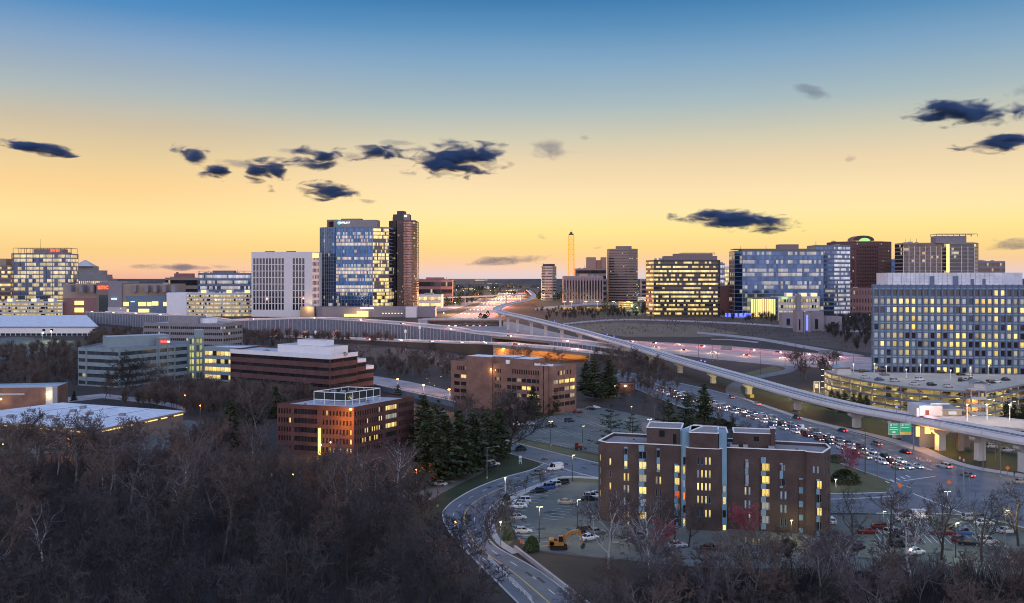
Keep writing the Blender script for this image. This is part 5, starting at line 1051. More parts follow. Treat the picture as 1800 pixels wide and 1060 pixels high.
r, p, z = far('residential_block', 'mid height block of flats right of the residential tower', [(1720, 1600), (1767, 1600)], 24, 459, 9, 16, 'grey_panel', mt='g_bronze', hs=.6)
# concrete block group at the edge of the slope
for k, (pa, pb, ty, lab) in enumerate([(1375, 1400, 550, 'low pale concrete block with dark openings on the slope edge, leftmost of its row'), (1401, 1412, 546, 'narrow tall concrete block second from the left of the row on the slope edge'), (1413, 1425, 549, 'concrete block with a blue lit slot in the row on the slope edge'), (1426, 1448, 547, 'rounded pale concrete block near the middle of the row on the slope edge'), (1452, 1480, 556, 'low pale concrete pavilion at the right of the row on the slope edge')]):
    by = (575, 584, 584, 582, 580)[k]; d_ = D(by); z1 = H - (ty - HY) / F * d_
    o, q_ = bld('concrete_block', lab, [(pa, d_), (pb, d_)], 14, z1, 'mall_grey', 'grey_panel', {0: lambda L: [(L * .3, L * .55, 2, z1 * .6, 'g_dark', None, 1)]}, cat='building')
    if k == 2: mb = MB(); x = X(1419, d_ - 1); mb.box(x - 1, x + 1, d_ - .6, d_ - .2, 2, z1 - 3, 'light_blue_lit'); part('lit_slot', mb, o)
# station, signal house and small building by the viaduct
o = empty('station_building', (*P(1640, 322), 0), 'pink lit concrete station house built against the viaduct at the junction', 'station')
sx0, sx1, sd = X(1611, 318), X(1688, 318), 318
mb = MB(); mb.box(X(1612, 326), X(1652, 326), 324, 334, 9.3, 13.0, 'concrete_pale'); mb.box(X(1652, 326), X(1688, 326), 325, 334, 9.3, 11.3, 'mall_tan'); mb.box(X(1607, 326), X(1613, 326), 324, 330, 9, 12.2, 'concrete_pale'); part('wall', mb, o)
mb = MB(); mb.box(X(1650, 326), X(1692, 326), 324, 335, 11.3, 11.6, 'metal_roof'); mb.box(X(1638, 326), X(1672, 326), 327, 335, 13.0, 13.5, 'metal_roof'); part('roof', mb, o)
mb = MB(); mb.box(X(1631, 322), X(1637, 322), 323.7, 324, 9.6, 11.4, 'g_redroom'); mb.box(X(1664, 326), X(1678, 326), 324.6, 325, 9.6, 10.9, 'g_curtain'); part('door', mb, o)
mb = MB(); mb.box(X(1607, 316), X(1640, 316), 312, 326, 0, 8.8, 'office_frame'); part('lower_wall', mb, o)
mb = MB(); mb.box(X(1612, 311), X(1618, 311), 311.6, 312, 4, 7.4, 'lit_yellow'); mb.box(X(1628, 311), X(1638, 311), 311.6, 312, 5, 8.4, 'lit_yellow'); part('window', mb, o)
point(o, (X(1630, 320), 320.5, 12.2), 1800, (1, .5, .5), .3); point(o, (X(1656, 298), 306, 4.5), 2600, (1, .42, .08), .3); point(o, (X(1680, 320), 320, 13), 300, (1, .7, .45), .3)
sx = MB(); pf = [P(1640, 312), P(1690, 308), P(1810, 296), P(1830, 312), P(1740, 325), P(1652, 324)]; sx.prism(pf, 8.4, 9.2, 'sidewalk'); part('platform', sx, o)
for px, d_ in ((1652, 309), (1690, 306), (1700, 312)): mb = MB(); x = X(px, d_); mb.box(x - 1, x + 1, d_, d_ + 1.6, 0, 8.4, 'mall_tan'); part('column', mb, o)
for px in (1700, 1735, 1775): point(o, (X(px, 309), 310, 14.5), 2600, (1, .78, .5), .3); mb = MB(); x = X(px, 313); mb.tube((x, 313, 9.2), (x, 313, 15), .12, .1, 'white_trim', 5); mb.box(x - .3, x + .3, 312.9, 313.1, 14.9, 15.1, 'bulb_warm'); part('lamp_post', mb, o)
# small houses by the upper car park
sh, _ = bld('small_building', 'low brown building with two yellow wall lamps behind the upper car park', [(1062, 462), (1112, 458)], 10, 4.6, 'dark_brick', 'roof_dark', {}); 
for px in (1080, 1099):
    mb = MB(); x, y = P(px, 458.6); mb.box(x - .4, x + .4, y - .6, y - .2, 3.4, 4, 'bulb_warm'); part('wall_lamp', mb, sh); point(sh, (x, y - 1.5, 3.2), 120, (1, .75, .2))
sh, _ = bld('small_building', 'little grey gabled shed between the upper car park and the queue of cars', [(1128, 345), (1166, 340)], 8, 3.4, 'grey_panel', 'metal_roof', {})
sh, _ = bld('small_building', 'low house with a dark brown roof behind the block of flats', [(1225, 300), (1268, 296)], 9, 4.2, 'mall_red', 'roof_brown', {})
# lattice tower
o = empty('lattice_tower', (*P(1004, 2200), 0), 'tall slim gold lit lattice mast with a dark round top right of the highway', 'lattice tower')
mb = MB(); x0, y0 = P(1004, 2200); zt_ = H - (413 - HY) / F * 2200; n = 12
def cr(k): w = 8.2 - 2.4 * k / n; return [(x0 + sx * w, y0 + sy * w) for sx, sy in ((-1, -1), (1, -1), (1, 1), (-1, 1))]
for k in range(n):
    za, zb_ = 20 + (zt_ - 20) * k / n, 20 + (zt_ - 20) * (k + 1) / n; A, B = cr(k), cr(k + 1)
    for i in range(4):
        j = (i + 1) % 4; mb.tube((*A[i], za), (*B[i], zb_), 1.5, 1.5, 'lattice_glow', 4); mb.tube((*A[i], za), (*A[j], za), .8, .8, 'lattice_glow', 4); mb.tube((*A[i], za), (*B[j], zb_), .7, .7, 'lattice_glow', 4)
part('lattice', mb, o); mb = MB(); mb.prism(cr(n), zt_, zt_ + 3, 'dark_frame'); mb.tube((x0, y0, zt_ + 3), (x0, y0, zt_ + 7), 3, 3, 'dark_frame', 10); mb.tube((x0, y0, zt_ + 7), (x0, y0, zt_ + 14), .5, .3, 'dark_frame', 4); part('mast_top', mb, o)
mb = MB(); mb.box(x0 - 10, x0 + 10, y0 - 8, y0 + 8, 0, 20, 'mall_tan'); part('base', mb, o)

# scattered low buildings of the far town
rf = random.Random(77); PL = [('mall_tan', 'g_few'), ('white_panel', 'g_shopping'), ('mall_red', 'g_few'), ('grey_panel', 'g_lit_office'), ('brown_panel', 'g_shopping')]
WH = ['left of the central highway'] * 9 + ['behind the grass slope'] * 5 + ['left of the strongly lit office'] * 6 + ['on the horizon above the highway'] * 7
SP = [(740, 512), (762, 506), (786, 514), (806, 502), (822, 510), (838, 501), (852, 508), (792, 498), (868, 502), (935, 503), (1060, 511), (1082, 518), (1098, 510), (1120, 516), (1092, 530), (1110, 524), (1128, 530), (1136, 514), (1145, 524), (1100, 540), (815, 494), (846, 493.5), (880, 494), (905, 493), (930, 494), (1135, 496), (1282, 498)]
for i, (px, py) in enumerate(SP):
    d_ = D(py); w_ = rf.uniform(10, 22) * d_ / 2400 + 6; h_ = rf.uniform(6, 13) if d_ < 5000 else rf.uniform(10, 20); wl_, gl_ = PL[i % 5]; hw = w_ / d_ * F / 2
    bld('low_building', f'small distant low building {WH[i]}', [(px - hw * 2, d_), (px + hw * 2, d_)], w_, h_, wl_, ['roof_grey', 'roof_dark', 'roof_white'][i % 3], {0: lambda L: auto(L, 0, h_, 2 if h_ < 10 else 3, 8, .6, .5, gl_, True)}, group=f'distant low buildings {WH[i]}')
# ================================================================= VEHICLES
def car_meshes(kind):
    Lc, Wc = dict(sedan=(4.7, 1.8), suv=(4.7, 1.9), van=(5.3, 2.0), hatch=(4.2, 1.75))[kind]
    # stations along x (front = +x): x, z_low, z_belt, half width
    h = Lc / 2
    body = [(-h, .42, .78 if kind == 'sedan' else .9, .72), (-h + .12, .28, .95 if kind == 'sedan' else 1.02, .86), (-h + .9, .22, 1.0 if kind == 'sedan' else 1.05, .98), (0, .2, .98 if kind == 'sedan' else 1.05, 1.0), (h - 1.45, .22, .95 if kind != 'van' else 1.1, .99), (h - .5, .25, .8 if kind != 'van' else .98, .93), (h - .08, .32, .66 if kind != 'van' else .8, .8), (h, .42, .56, .7)]
    s = Wc / 2; mb = MB(); rings = []
    for x, zl, zb_, w in body:
        rings.append([(x, -s * w * .92, zl), (x, -s * w, zl + .18), (x, -s * w, zb_ - .12), (x, -s * w * .9, zb_), (x, s * w * .9, zb_), (x, s * w, zb_ - .12), (x, s * w, zl + .18), (x, s * w * .92, zl)])
    v = [p for r in rings for p in r]; f = []
    for i in range(len(rings) - 1):
        for k in range(8): f.append((i * 8 + k, (i + 1) * 8 + k, (i + 1) * 8 + (k + 1) % 8, i * 8 + (k + 1) % 8))
    f.append(tuple(range(8))[::-1]); f.append(tuple(range(len(v) - 8, len(v))))
    mb.faces(v, f, 'car_white')
    cab = dict(sedan=[(-h + .75, 1.0, .8), (-h + 1.45, 1.42, .68), (.35, 1.46, .7), (h - 1.4, .95, .8)], hatch=[(-h + .1, 1.0, .78), (-h + .65, 1.45, .68), (.3, 1.5, .7), (h - 1.2, .95, .8)],
               suv=[(-h + .1, 1.05, .82), (-h + .4, 1.68, .7), (.5, 1.74, .72), (h - 1.4, 1.03, .82)], van=[(-h + .08, 1.05, .9), (-h + .2, 2.1, .84), (1.0, 2.15, .84), (h - .95, 1.08, .86)])[kind]
    (xa, za, wa), (xb, zb1, wb), (xc, zc1, wc), (xd, zd, wd) = cab
    # roof panel and pillars in body colour
    z_ = .035; rf = [(xb, -s * wb, zb1), (xc, -s * wc, zc1), (xc, s * wc, zc1), (xb, s * wb, zb1)]
    mb.faces([(x, y, z) for x, y, z in rf] + [(x, y, z + .04) for x, y, z in rf], [(4, 5, 6, 7), (0, 1, 5, 4), (1, 2, 6, 5), (2, 3, 7, 6), (3, 0, 4, 7)], 'car_white')
    for sg in (-1, 1):
        for (x0, z0_, w0), (x1, z1_, w1) in (((xa, za, wa), (xb, zb1, wb)), ((xd, zd, wd), (xc, zc1, wc)), ((xb * .4 + .1, 1., .86), (xb * .4 + .1, zb1, wb))):
            mb.tube((x0, sg * s * (w0 + .015), z0_ - .02), (x1, sg * s * (w1 + .01), z1_ + .02), .05, .05, 'car_white', 4)
    if kind == 'van':
        mb.box(-h + .25, .7, -s * .89, s * .89, 1.05, 2.08, 'car_white')
    g = MB(); vv = []
    for x, z, w in cab: vv += [(x, -s * w, z), (x, s * w, z)]
    vv += [(xa, -s * .86, .96), (xa, s * .86, .96), (xd, -s * .86, .93), (xd, s * .86, .93)]
    g.faces(vv, [(0, 2, 3, 1), (2, 4, 5, 3), (4, 6, 7, 5), (0, 6, 4, 2), (1, 3, 5, 7)], 'car_glass')
    w_ = MB(); w_.tube((0, -.1, 0), (0, .1, 0), .33, .33, 'tyre', 12); w_.tube((0, -.108, 0), (0, .108, 0), .2, .2, 'hub', 10)
    hl = MB(); hl.box(-.05, .05, -.22, .22, -.09, .09, 'head_off'); tl = MB(); tl.box(-.05, .05, -.2, .2, -.09, .11, 'tail_off')
    return dict(body=mb.mesh('body'), glass=g.mesh('windows'), wheel=w_.mesh('wheel'), head=hl.mesh('headlight'), tail=tl.mesh('taillight'), L=Lc, W=Wc)
CM = {k: car_meshes(k) for k in ('sedan', 'suv', 'van', 'hatch')}
BODY = {}
def body_mesh(kind, c):
    if (kind, c) not in BODY:
        m = CM[kind]['body'].copy(); m.materials.clear(); m.materials.append(MATS['car_' + c]); m.polygons.foreach_set('use_smooth', [False] * len(m.polygons)); BODY[kind, c] = m
    return BODY[kind, c]
LIT = {}
def lamp_mesh(kind, which, m):
    k = (kind, which, m)
    if k not in LIT: q = CM[kind][which].copy(); q.materials.clear(); q.materials.append(MATS[m]); LIT[k] = q
    return LIT[k]
NICE = dict(suv='SUV', sedan='saloon car', hatch='hatchback', van='van')
def car(x, y, ang, kind, c, label, group, head=False, tail=False, z=0., full=True):
    m = CM[kind]; o = empty('van' if kind == 'van' else 'car', (x, y, z), label, 'van' if kind == 'van' else 'car', group, ang)
    add('body', body_mesh(kind, c), o); add('windows', m['glass'], o); h = m['L'] / 2
    if full:
        for sx in (-h + .85, h - .85):
            for sy in (-1, 1): add('wheel', m['wheel'], o, (sx, sy * (m['W'] / 2 - .1), .33))
    for sy in (-1, 1):
        add('headlight', lamp_mesh(kind, 'head', 'head_lit' if head else 'head_off'), o, (h - .09, sy * (m['W'] / 2 - .38), .6 if kind != 'van' else .75)); add('taillight', lamp_mesh(kind, 'tail', 'tail_lit' if tail else 'tail_off'), o, (-h + .03, sy * (m['W'] / 2 - .36), .74))
    return o
CN = dict(white='white', silver='silver', black='black', grey='dark grey', red='dark red', blue='blue', navy='navy blue', beige='cream', green='dark green', brown='brown')
def at(px, py, ang, kind, c, lab, group, z=0., **k):
    x, y = G(px, py, z); return car(x, y, R(ang), kind, c, lab, group, z=z, **k)
ORD = ['first', 'second', 'third', 'fourth', 'fifth', 'sixth', 'seventh', 'eighth', 'ninth', 'tenth', 'eleventh', 'twelfth', 'thirteenth', 'fourteenth', 'fifteenth', 'sixteenth', 'seventeenth', 'eighteenth', 'nineteenth', 'twentieth', 'twenty first', 'twenty second', 'twenty third', 'twenty fourth', 'twenty fifth', 'twenty sixth', 'twenty seventh', 'twenty eighth']
LOT = 'cars in the lit car park inside the bend of the road'
for px, py, a, k, c, l in [(947, 866, 200, 'sedan', 'black', 'black saloon car nearest in the row of four under the curved verge'), (962, 860, 205, 'suv', 'blue', 'blue grey SUV second in the row of four under the curved verge'), (972, 856, 205, 'suv', 'silver', 'silver SUV third in the row of four under the curved verge'), (986, 852, 205, 'suv', 'black', 'black SUV at the far end of the row of four under the curved verge'),
    (918, 884, 190, 'suv', 'white', 'white SUV at the back of the cluster of three in the lit car park'), (914, 888, 190, 'sedan', 'silver', 'silver saloon car amid the cluster of three in the lit car park'), (911, 893, 188, 'sedan', 'white', 'white saloon car fronting the cluster of three in the lit car park'),
    (911, 913, 8, 'hatch', 'silver', 'silver hatchback alone between the cluster of three and the lower hatchback'), (920, 937, 5, 'hatch', 'silver', 'silver hatchback nearest the small round evergreen'), (995, 886, -6, 'sedan', 'beige', 'cream saloon car standing alone in the middle of the lit car park'),
    (1036, 880, 10, 'sedan', 'black', 'black saloon car nose in beside the block of flats'), (1041, 876, 10, 'suv', 'white', 'white SUV between a black and a silver car beside the block of flats'), (1047, 872, 10, 'sedan', 'silver', 'silver saloon car furthest back beside the block of flats'),
    (1030, 936, 30, 'suv', 'black', 'black SUV parked near the excavator arm'), (1047, 939, 25, 'sedan', 'grey', 'dark grey car behind the white one near the excavator arm'), (1036, 949, 30, 'sedan', 'white', 'white saloon car parked right of the excavator arm'),
    (1129, 944, 60, 'hatch', 'grey', 'dark grey hatchback half hidden by twigs in front of the flats'), (1190, 962, 10, 'sedan', 'silver', 'silver car among the twigs in front of the flats entrance'), (1250, 968, 0, 'sedan', 'black', 'black car among the twigs in front of the flats')]: at(px, py, a, k, c, l, LOT)
at(945, 834, 205, 'sedan', 'grey', 'dark car with red tail lights on turning into the curved road', 'moving cars on the curved road', tail=True); at(976, 826, 215, 'van', 'white', 'white van following the dark car round the bend', 'moving cars on the curved road', tail=True)
for px, py, a, k, c, l in [(814, 833, 170, 'sedan', 'white', 'white car between the lawn and the big evergreens'), (772, 853, 160, 'sedan', 'white', 'white car lowest beneath the big evergreens'), (836, 826, 10, 'sedan', 'silver', 'silver car at the left of the cluster behind the tall lamp on the lawn'), (846, 822, 10, 'suv', 'black', 'black SUV in the middle of the cluster behind the tall lamp on the lawn'), (856, 820, 10, 'sedan', 'blue', 'blue car in the cluster behind the tall lamp on the lawn'), (866, 818, 10, 'suv', 'white', 'white SUV at the right of the cluster behind the tall lamp on the lawn')]: at(px, py, a, k, c, l, 'cars under the evergreens')
for px, py, a, k, c, l in [(969, 751, 5, 'suv', 'black', 'black SUV beside the lamp post in the upper car park'), (1002, 742, 20, 'suv', 'navy', 'navy blue SUV in the middle of the upper car park'), (912, 748, 10, 'sedan', 'white', 'white car half hidden by the large bare tree at the upper car park'), (931, 747, 10, 'hatch', 'silver', 'silver hatchback next to the half hidden white car at the upper car park'), (1017, 726, 15, 'sedan', 'red', 'dark red car beside the corner of the tan brick office'), (1040, 720, 0, 'suv', 'black', 'black SUV at the back of the upper car park'), (1046, 718, 0, 'sedan', 'white', 'white car at the far right back of the upper car park')]: at(px, py, a, k, c, l, 'cars in the upper car park')
for px, py, a, k, c, l in [(1592, 915, 0, 'suv', 'white', 'white SUV left of the white van in the right hand car park'), (1619, 911, 0, 'van', 'white', 'white panel van in the right hand car park'), (1708, 914, 5, 'suv', 'silver', 'silver SUV at the back beside the junction verge'), (1722, 914, 5, 'suv', 'grey', 'dark grey SUV at the back beside the junction verge'), (1730, 923, 5, 'sedan', 'white', 'white saloon car in front of the grey SUV by the junction verge'), (1770, 937, 5, 'sedan', 'silver', 'silver saloon car alone near the right edge'),
    (1655, 926, -8, 'sedan', 'green', 'dark green car beside the black one above the dark red saloon'), (1676, 931, -5, 'suv', 'black', 'black SUV above the blue one in the right hand car park'), (1661, 940, -5, 'sedan', 'red', 'dark red saloon car left of the blue SUV'), (1694, 940, 8, 'suv', 'blue', 'blue SUV right of the dark red saloon'), (1736, 955, 0, 'suv', 'silver', 'silver SUV right of the black car in the front row'), (1702, 958, -8, 'sedan', 'black', 'black saloon car left of the silver SUV in the front row'), (1687, 952, 30, 'hatch', 'red', 'dark red hatchback behind the black saloon in the front row'),
    (1550, 930, 0, 'suv', 'red', 'dark red SUV seen through bare branches'), (1525, 938, 0, 'sedan', 'red', 'dark red low car seen through bare branches furthest left'), (1571, 940, 15, 'suv', 'silver', 'silver SUV behind the black car under the bare branches'), (1582, 945, 0, 'sedan', 'black', 'black saloon car in the middle under the bare branches'), (1601, 950, 0, 'sedan', 'grey', 'dark grey saloon car right of the black one under the bare branches'), (1579, 962, 0, 'suv', 'black', 'black SUV nearest the camera under the bare branches'),
    (1460, 919, 90, 'hatch', 'white', 'white hatchback at the right corner of the flats'), (1508, 966, 40, 'sedan', 'black', 'black car low among the twigs right of the flats'), (1610, 974, 20, 'hatch', 'white', 'white hatchback low among the twigs'), (1585, 992, 40, 'sedan', 'navy', 'navy car lowest among the twigs in the right hand car park'), (1774, 992, 10, 'sedan', 'silver', 'silver car low at the right edge among twigs')]: at(px, py, a, k, c, l, 'cars in the right hand car park')
for i, (px, py, a, k, c) in enumerate(sorted([(1466, 649, 10, 'sedan', 'black'), (1471, 652, 10, 'sedan', 'white'), (1479, 655, 10, 'suv', 'silver'), (1518, 655, 0, 'suv', 'black'), (1537, 654, 20, 'sedan', 'blue'), (1550, 653, 10, 'suv', 'black'), (1555, 660, 0, 'sedan', 'grey'), (1521, 665, 10, 'sedan', 'silver'), (1546, 669, 15, 'sedan', 'blue'), (1573, 671, 15, 'suv', 'silver'), (1617, 669, 10, 'suv', 'white'), (1608, 677, 0, 'sedan', 'silver'), (1638, 678, 0, 'hatch', 'black'), (1667, 681, 0, 'hatch', 'silver'), (1656, 657, 0, 'suv', 'black'), (1690, 660, 0, 'sedan', 'black'), (1702, 660, 0, 'sedan', 'silver'), (1688, 670, 60, 'suv', 'black'), (1697, 669, 60, 'sedan', 'silver'), (1706, 668, 60, 'suv', 'grey'), (1733, 677, 20, 'hatch', 'silver'), (1742, 674, 20, 'suv', 'black'), (1752, 673, 20, 'sedan', 'white'), (1768, 669, 20, 'sedan', 'black')])):
    at(px, py, a, k, c, f'{CN[c]} {NICE[k]} on the garage roof, {ORD[i]} car there from the left', 'cars on the roof of the curved car park', z=12.2)
for i, (px, k, z_) in enumerate([(1530, 'sedan', 9.7), (1560, 'sedan', 9.7), (1585, 'suv', 9.7), (1615, 'sedan', 9.7), (1662, 'suv', 9.7), (1690, 'sedan', 9.7), (1560, 'suv', 6.5), (1596, 'sedan', 6.5), (1626, 'sedan', 6.5), (1675, 'sedan', 6.5), (1593, 'sedan', 3.3), (1650, 'suv', 3.3), (1745, 'sedan', 9.7), (1765, 'suv', 9.7), (1780, 'sedan', 6.5), (1750, 'suv', 6.5), (1760, 'sedan', 3.3)]):
    j = min(range(len(gw)), key=lambda j: abs(900 + gw[j][0] / gw[j][1] * F - px)); y_ = gw[j][1] + 5; x_ = X(px, y_); car(x_, y_, R(90 + 10 * (i % 3)), k, ['grey', 'black', 'navy', 'silver'][i % 4], 'dark parked car glimpsed behind the spandrels inside the curved car park', 'cars parked inside the curved car park', z=z_, full=False)
for px, py, c, k, l in [(1725, 780, 'blue', 'suv', 'blue SUV left of the white car under the viaduct'), (1743, 787, 'white', 'hatch', 'white hatchback parked beyond the viaduct pier'), (1771, 794, 'silver', 'sedan', 'silver car right of the pier under the viaduct'), (1795, 838 + 12, 'beige', 'sedan', 'cream car with lights entering at the right edge')]: at(px, py, 10, k, c, l, 'cars beyond the viaduct')
# the queue waiting at the junction: three lanes nose to tail
r2 = random.Random(5)
for ln, off in (('inner', 2.0), ('middle', 5.4), ('outer', 8.8)):
    l = [p for p in track_lane(off)][::-1]; l = [p for p in l if 900 + p[0] / p[1] * F < (1622, 1608, 1592)[('inner', 'middle', 'outer').index(ln)]]; pts = resample(l, 1.0); s = 1.5
    for i in range(28):
        if s >= len(pts) - 2 or pts[int(s)][1] > 470: break
        j = int(s); a, b = pts[j + 1], pts[j]; ang = math.atan2(b[1] - a[1], b[0] - a[0]); k = r2.choice(['sedan', 'sedan', 'suv', 'suv', 'hatch', 'van'] if i else ['sedan']); c = r2.choice(['white', 'silver', 'black', 'grey', 'white', 'silver', 'red', 'blue', 'beige'])
        car(pts[j][0] + r2.uniform(-.2, .2), pts[j][1], ang + r2.uniform(-.02, .02), k, c, f'{CN[c]} {NICE[k]} in the {ln} queue lane, {ORD[i]} from the stop line', 'cars queuing at the junction', head=True, tail=True, full=pts[j][1] < 380)
        s += 7.2 + r2.uniform(0, 1.6) + (1 if k == 'van' else 0)
# warm glow the headlights throw on the road ahead of the stop line
for k in range(7): i = 2 + k * 4; q_ = track_lane(5.4)[::-1]; j = min(len(q_) - 1, i); point(None, (q_[j][0], q_[j][1], 1.6), 160, (1, .7, .45), .3, 'headlight_glow')
# cars away on the other carriageway
for i, (px, py, c) in enumerate([(1700, 838, 'grey'), (1660, 822, 'silver'), (1590, 797, 'black'), (1540, 783, 'grey'), (1480, 759, 'navy'), (1400, 736, 'black'), (1330, 712, 'silver'), (1285, 700, 'grey')]):
    x, y = G(px, py); car(x, y, math.atan2(57, -13) if py < 800 else R(110), ('sedan', 'suv')[i % 2], c, f'{CN[c]} car with red tail lights, {ORD[i]} from the junction beside the viaduct', 'cars leaving on the carriageway beside the viaduct', tail=True, full=y < 380)
# tiny cars on the far highways
def tiny_mesh(col_, front):
    mb = MB(); mb.faces([(-2.2, -.9, .3), (2.2, -.9, .3), (2.2, .9, .3), (-2.2, .9, .3), (-2.2, -.9, .95), (2.2, -.85, .8), (2.2, .85, .8), (-2.2, .9, .95), (-1.5, -.75, 1.5), (.5, -.75, 1.5), (.5, .75, 1.5), (-1.5, .75, 1.5), (1.3, -.85, .9), (1.3, .85, .9)],
        [(0, 1, 5, 4), (1, 2, 6, 5), (2, 3, 7, 6), (3, 0, 4, 7), (5, 6, 13, 12), (12, 13, 10, 9), (8, 9, 10, 11), (4, 8, 11, 7), (4, 5, 12, 9), (4, 9, 8), (7, 10, 13), (7, 11, 10), (7, 13, 6)], 'car_' + col_)
    for sy in (-.55, .55): mb.box(2.15, 2.3, sy - .3, sy + .3, .45, .85, 'head_far'); mb.box(-2.3, -2.15, sy - .3, sy + .3, .6, .95, 'tail_far')
    return mb.mesh('car')
TM = [tiny_mesh(c, 0) for c in ('white', 'grey', 'black', 'silver', 'red')]
NT = [0]
FT = MB()
def tiny(x, y, ang, lab, grp, z=.1):
    if y > 1500:
        me = TM[NT[0] % 5]; NT[0] += 1; ca_, sa_ = math.cos(ang), math.sin(ang); vs = [(x + v.co.x * ca_ - v.co.y * sa_, y + v.co.x * sa_ + v.co.y * ca_, z + v.co.z) for v in me.vertices]; b_ = len(FT.v); FT.v += vs
        for f_ in me.polygons: FT.f.append(tuple(b_ + i for i in f_.vertices)); FT.m.append(FT.mi(me.materials[f_.material_index].name)); FT.uv.append(None)
        return
    o = add('car', TM[NT[0] % 5], None, (x, y, z), ang); tag(o, lab, 'car', grp); NT[0] += 1
def stream(A, B, t, n, toward, lab, grp, seed, z=.1, jit=6, glow=None):
    rr_ = random.Random(seed); c_ = [tuple(a + (b - a) * t for a, b in zip(p, q)) for p, q in zip(A, B)]; L_ = sum(math.dist(a[:2], b[:2]) for a, b in zip(c_, c_[1:])); r = resample([p[:3] for p in c_], max(4, L_ / n))
    for gi, (a, b) in enumerate(zip(r, r[1:])):
        if glow and (gi % glow[0] == 1 or glow[0] == 1) and not 880 < a[1] < 1240 - (900 if glow[3] < 9 or glow[0] == 1 else 0): point(None, (a[0], a[1], a[2] + glow[3]), glow[1], glow[2], 1, 'traffic_fill')  # unseen lights added above the road, standing in for the vehicle lamps
        ang = math.atan2(b[1] - a[1], b[0] - a[0]); tiny(a[0] + rr_.uniform(-.3, .3), a[1] + rr_.uniform(-jit, jit) * .3, ang + (math.pi if toward else 0), lab, grp, a[2] + .05)
ca2, cb2 = [(*p[:2], .05) for p in ca], [(*p[:2], .05) for p in cb_]
for t, tw, sd in ((.1, 1, 1), (.2, 1, 2), (.3, 1, 3), (.4, 1, 4), (.58, 0, 5), (.68, 0, 6), (.78, 0, 7), (.88, 0, 8)):
    stream(ca2, cb2, t, 36, tw, 'distant car with headlights shining on the central highway' if tw else 'distant car with glowing tail lights on the central highway', 'oncoming cars on the central highway' if tw else 'departing cars on the central highway', sd, glow=(2, 320000, (1, .66, .34) if tw else (1, .18, .1), 9) if sd % 2 else None)
stream(N1, F1, .3, 13, False, 'tiny car with lights on crossing on the upper retained highway', 'cars on the upper retained highway', 11, glow=(1, 9000, (1, .46, .34), 7)); stream(N2, F2, .4, 10, False, 'tiny car with lights on crossing on the lower retained highway', 'cars on the lower retained highway', 12, glow=(1, 7000, (1, .46, .34), 6))
ia = [(*G(*p), .06) for p in [(1110, 612), (1250, 628), (1370, 638), (1530, 648)]]; ib = [(*G(*p), .06) for p in [(1110, 599), (1250, 607), (1400, 619), (1530, 629)]]
stream(ia, ib, .8, 9, False, 'small car with red tail lights on the interstate behind the viaduct', 'departing cars on the interstate', 13, glow=(1, 6500, (1, .26, .18), 5.5)); stream(ia, ib, .3, 7, True, 'small car with headlights on the interstate behind the viaduct', 'oncoming cars on the interstate', 14, glow=(1, 4500, (1, .65, .42), 5.5))

o = add('distant_traffic', FT.mesh('distant_traffic')); tag(o, 'far traffic with tiny lights filling the central highway towards the horizon', kind='stuff')
# ================================================================= TREES
def tree_mesh(seed, h, spread, dens=(9, 6, 6, 4), tw=.056, bark='bark', twig='bark', up=.5, r0=None, fork=.3):
    rr_ = random.Random(seed); T = MB(); C = MB(); r0 = r0 or h * .016
    def limb(p, d, ln, r, lvl):
        seg = (7, 5, 4, 3, 2)[lvl]; pts = [p.copy()]; dd = d.normalized(); wob = (.12, .22, .3, .35, .3)[lvl]
        for i in range(seg):
            dd = (dd + Vector((rr_.gauss(0, wob), rr_.gauss(0, wob), rr_.gauss(0, wob * .6) + (.0, .1, .1, .05, .03)[lvl] * up * 2))).normalized(); pts.append(pts[-1] + dd * ln / seg)
        end = (.35, .3, .35, .5, .5)[lvl]; rad = [r * (1 - (1 - end) * i / seg) for i in range(seg + 1)]
        (T if lvl < 2 else C).poly(pts, rad, bark if lvl < 2 else (bark if lvl == 2 else twig), (7, 4, 3, 3, 3)[lvl])
        if lvl >= 4: return
        n = dens[lvl]; lo = (fork, .15, .1, .1)[lvl]
        for k in range(n):
            t = lo + (1 - lo) * (k + rr_.random()) / n; x = t * seg; i = min(seg - 1, int(x)); q = pts[i].lerp(pts[i + 1], x - i); ax = (pts[i + 1] - pts[i]).normalized()
            s = ax.orthogonal(); s = (Matrix.Rotation(rr_.uniform(0, 6.283), 3, ax) @ s).normalized(); an = R(rr_.uniform(28, 62)); nd = ax * math.cos(an) + s * math.sin(an)
            L2 = ln * ((.62, .52, .5, .5)[lvl]) * (1.15 - .55 * t if lvl == 0 else 1.1 - .4 * t) * rr_.uniform(.75, 1.25) * (spread if lvl == 0 else 1)
            limb(q, nd, L2, (max(rad[i] * rr_.uniform(.45, .65), .02) if lvl < 2 else tw * (1.2 if lvl == 2 else 1)), lvl + 1)
    limb(Vector((0, 0, -.3)), Vector((rr_.gauss(0, .04), rr_.gauss(0, .04), 1)), h * .82, r0, 0)
    return T.mesh('trunk'), C.mesh('crown')
BT = [tree_mesh(100 + i, 16 + (i % 3) * 1.2, (.8, 1., 1.15)[i % 3], bark=('bark', 'bark_brown', 'bark_grey')[i % 3], twig=('twig_dark', 'twig_warm', 'bark_mauve', 'bark_brown')[i % 4], fork=(.25, .4, .3)[i % 3]) for i in range(7)]
PT = [tree_mesh(300 + i, 17, 1.05, dens=(8, 6, 5, 4), bark='bark_pale', twig='bark_mauve', tw=.055, fork=.25) for i in range(3)]
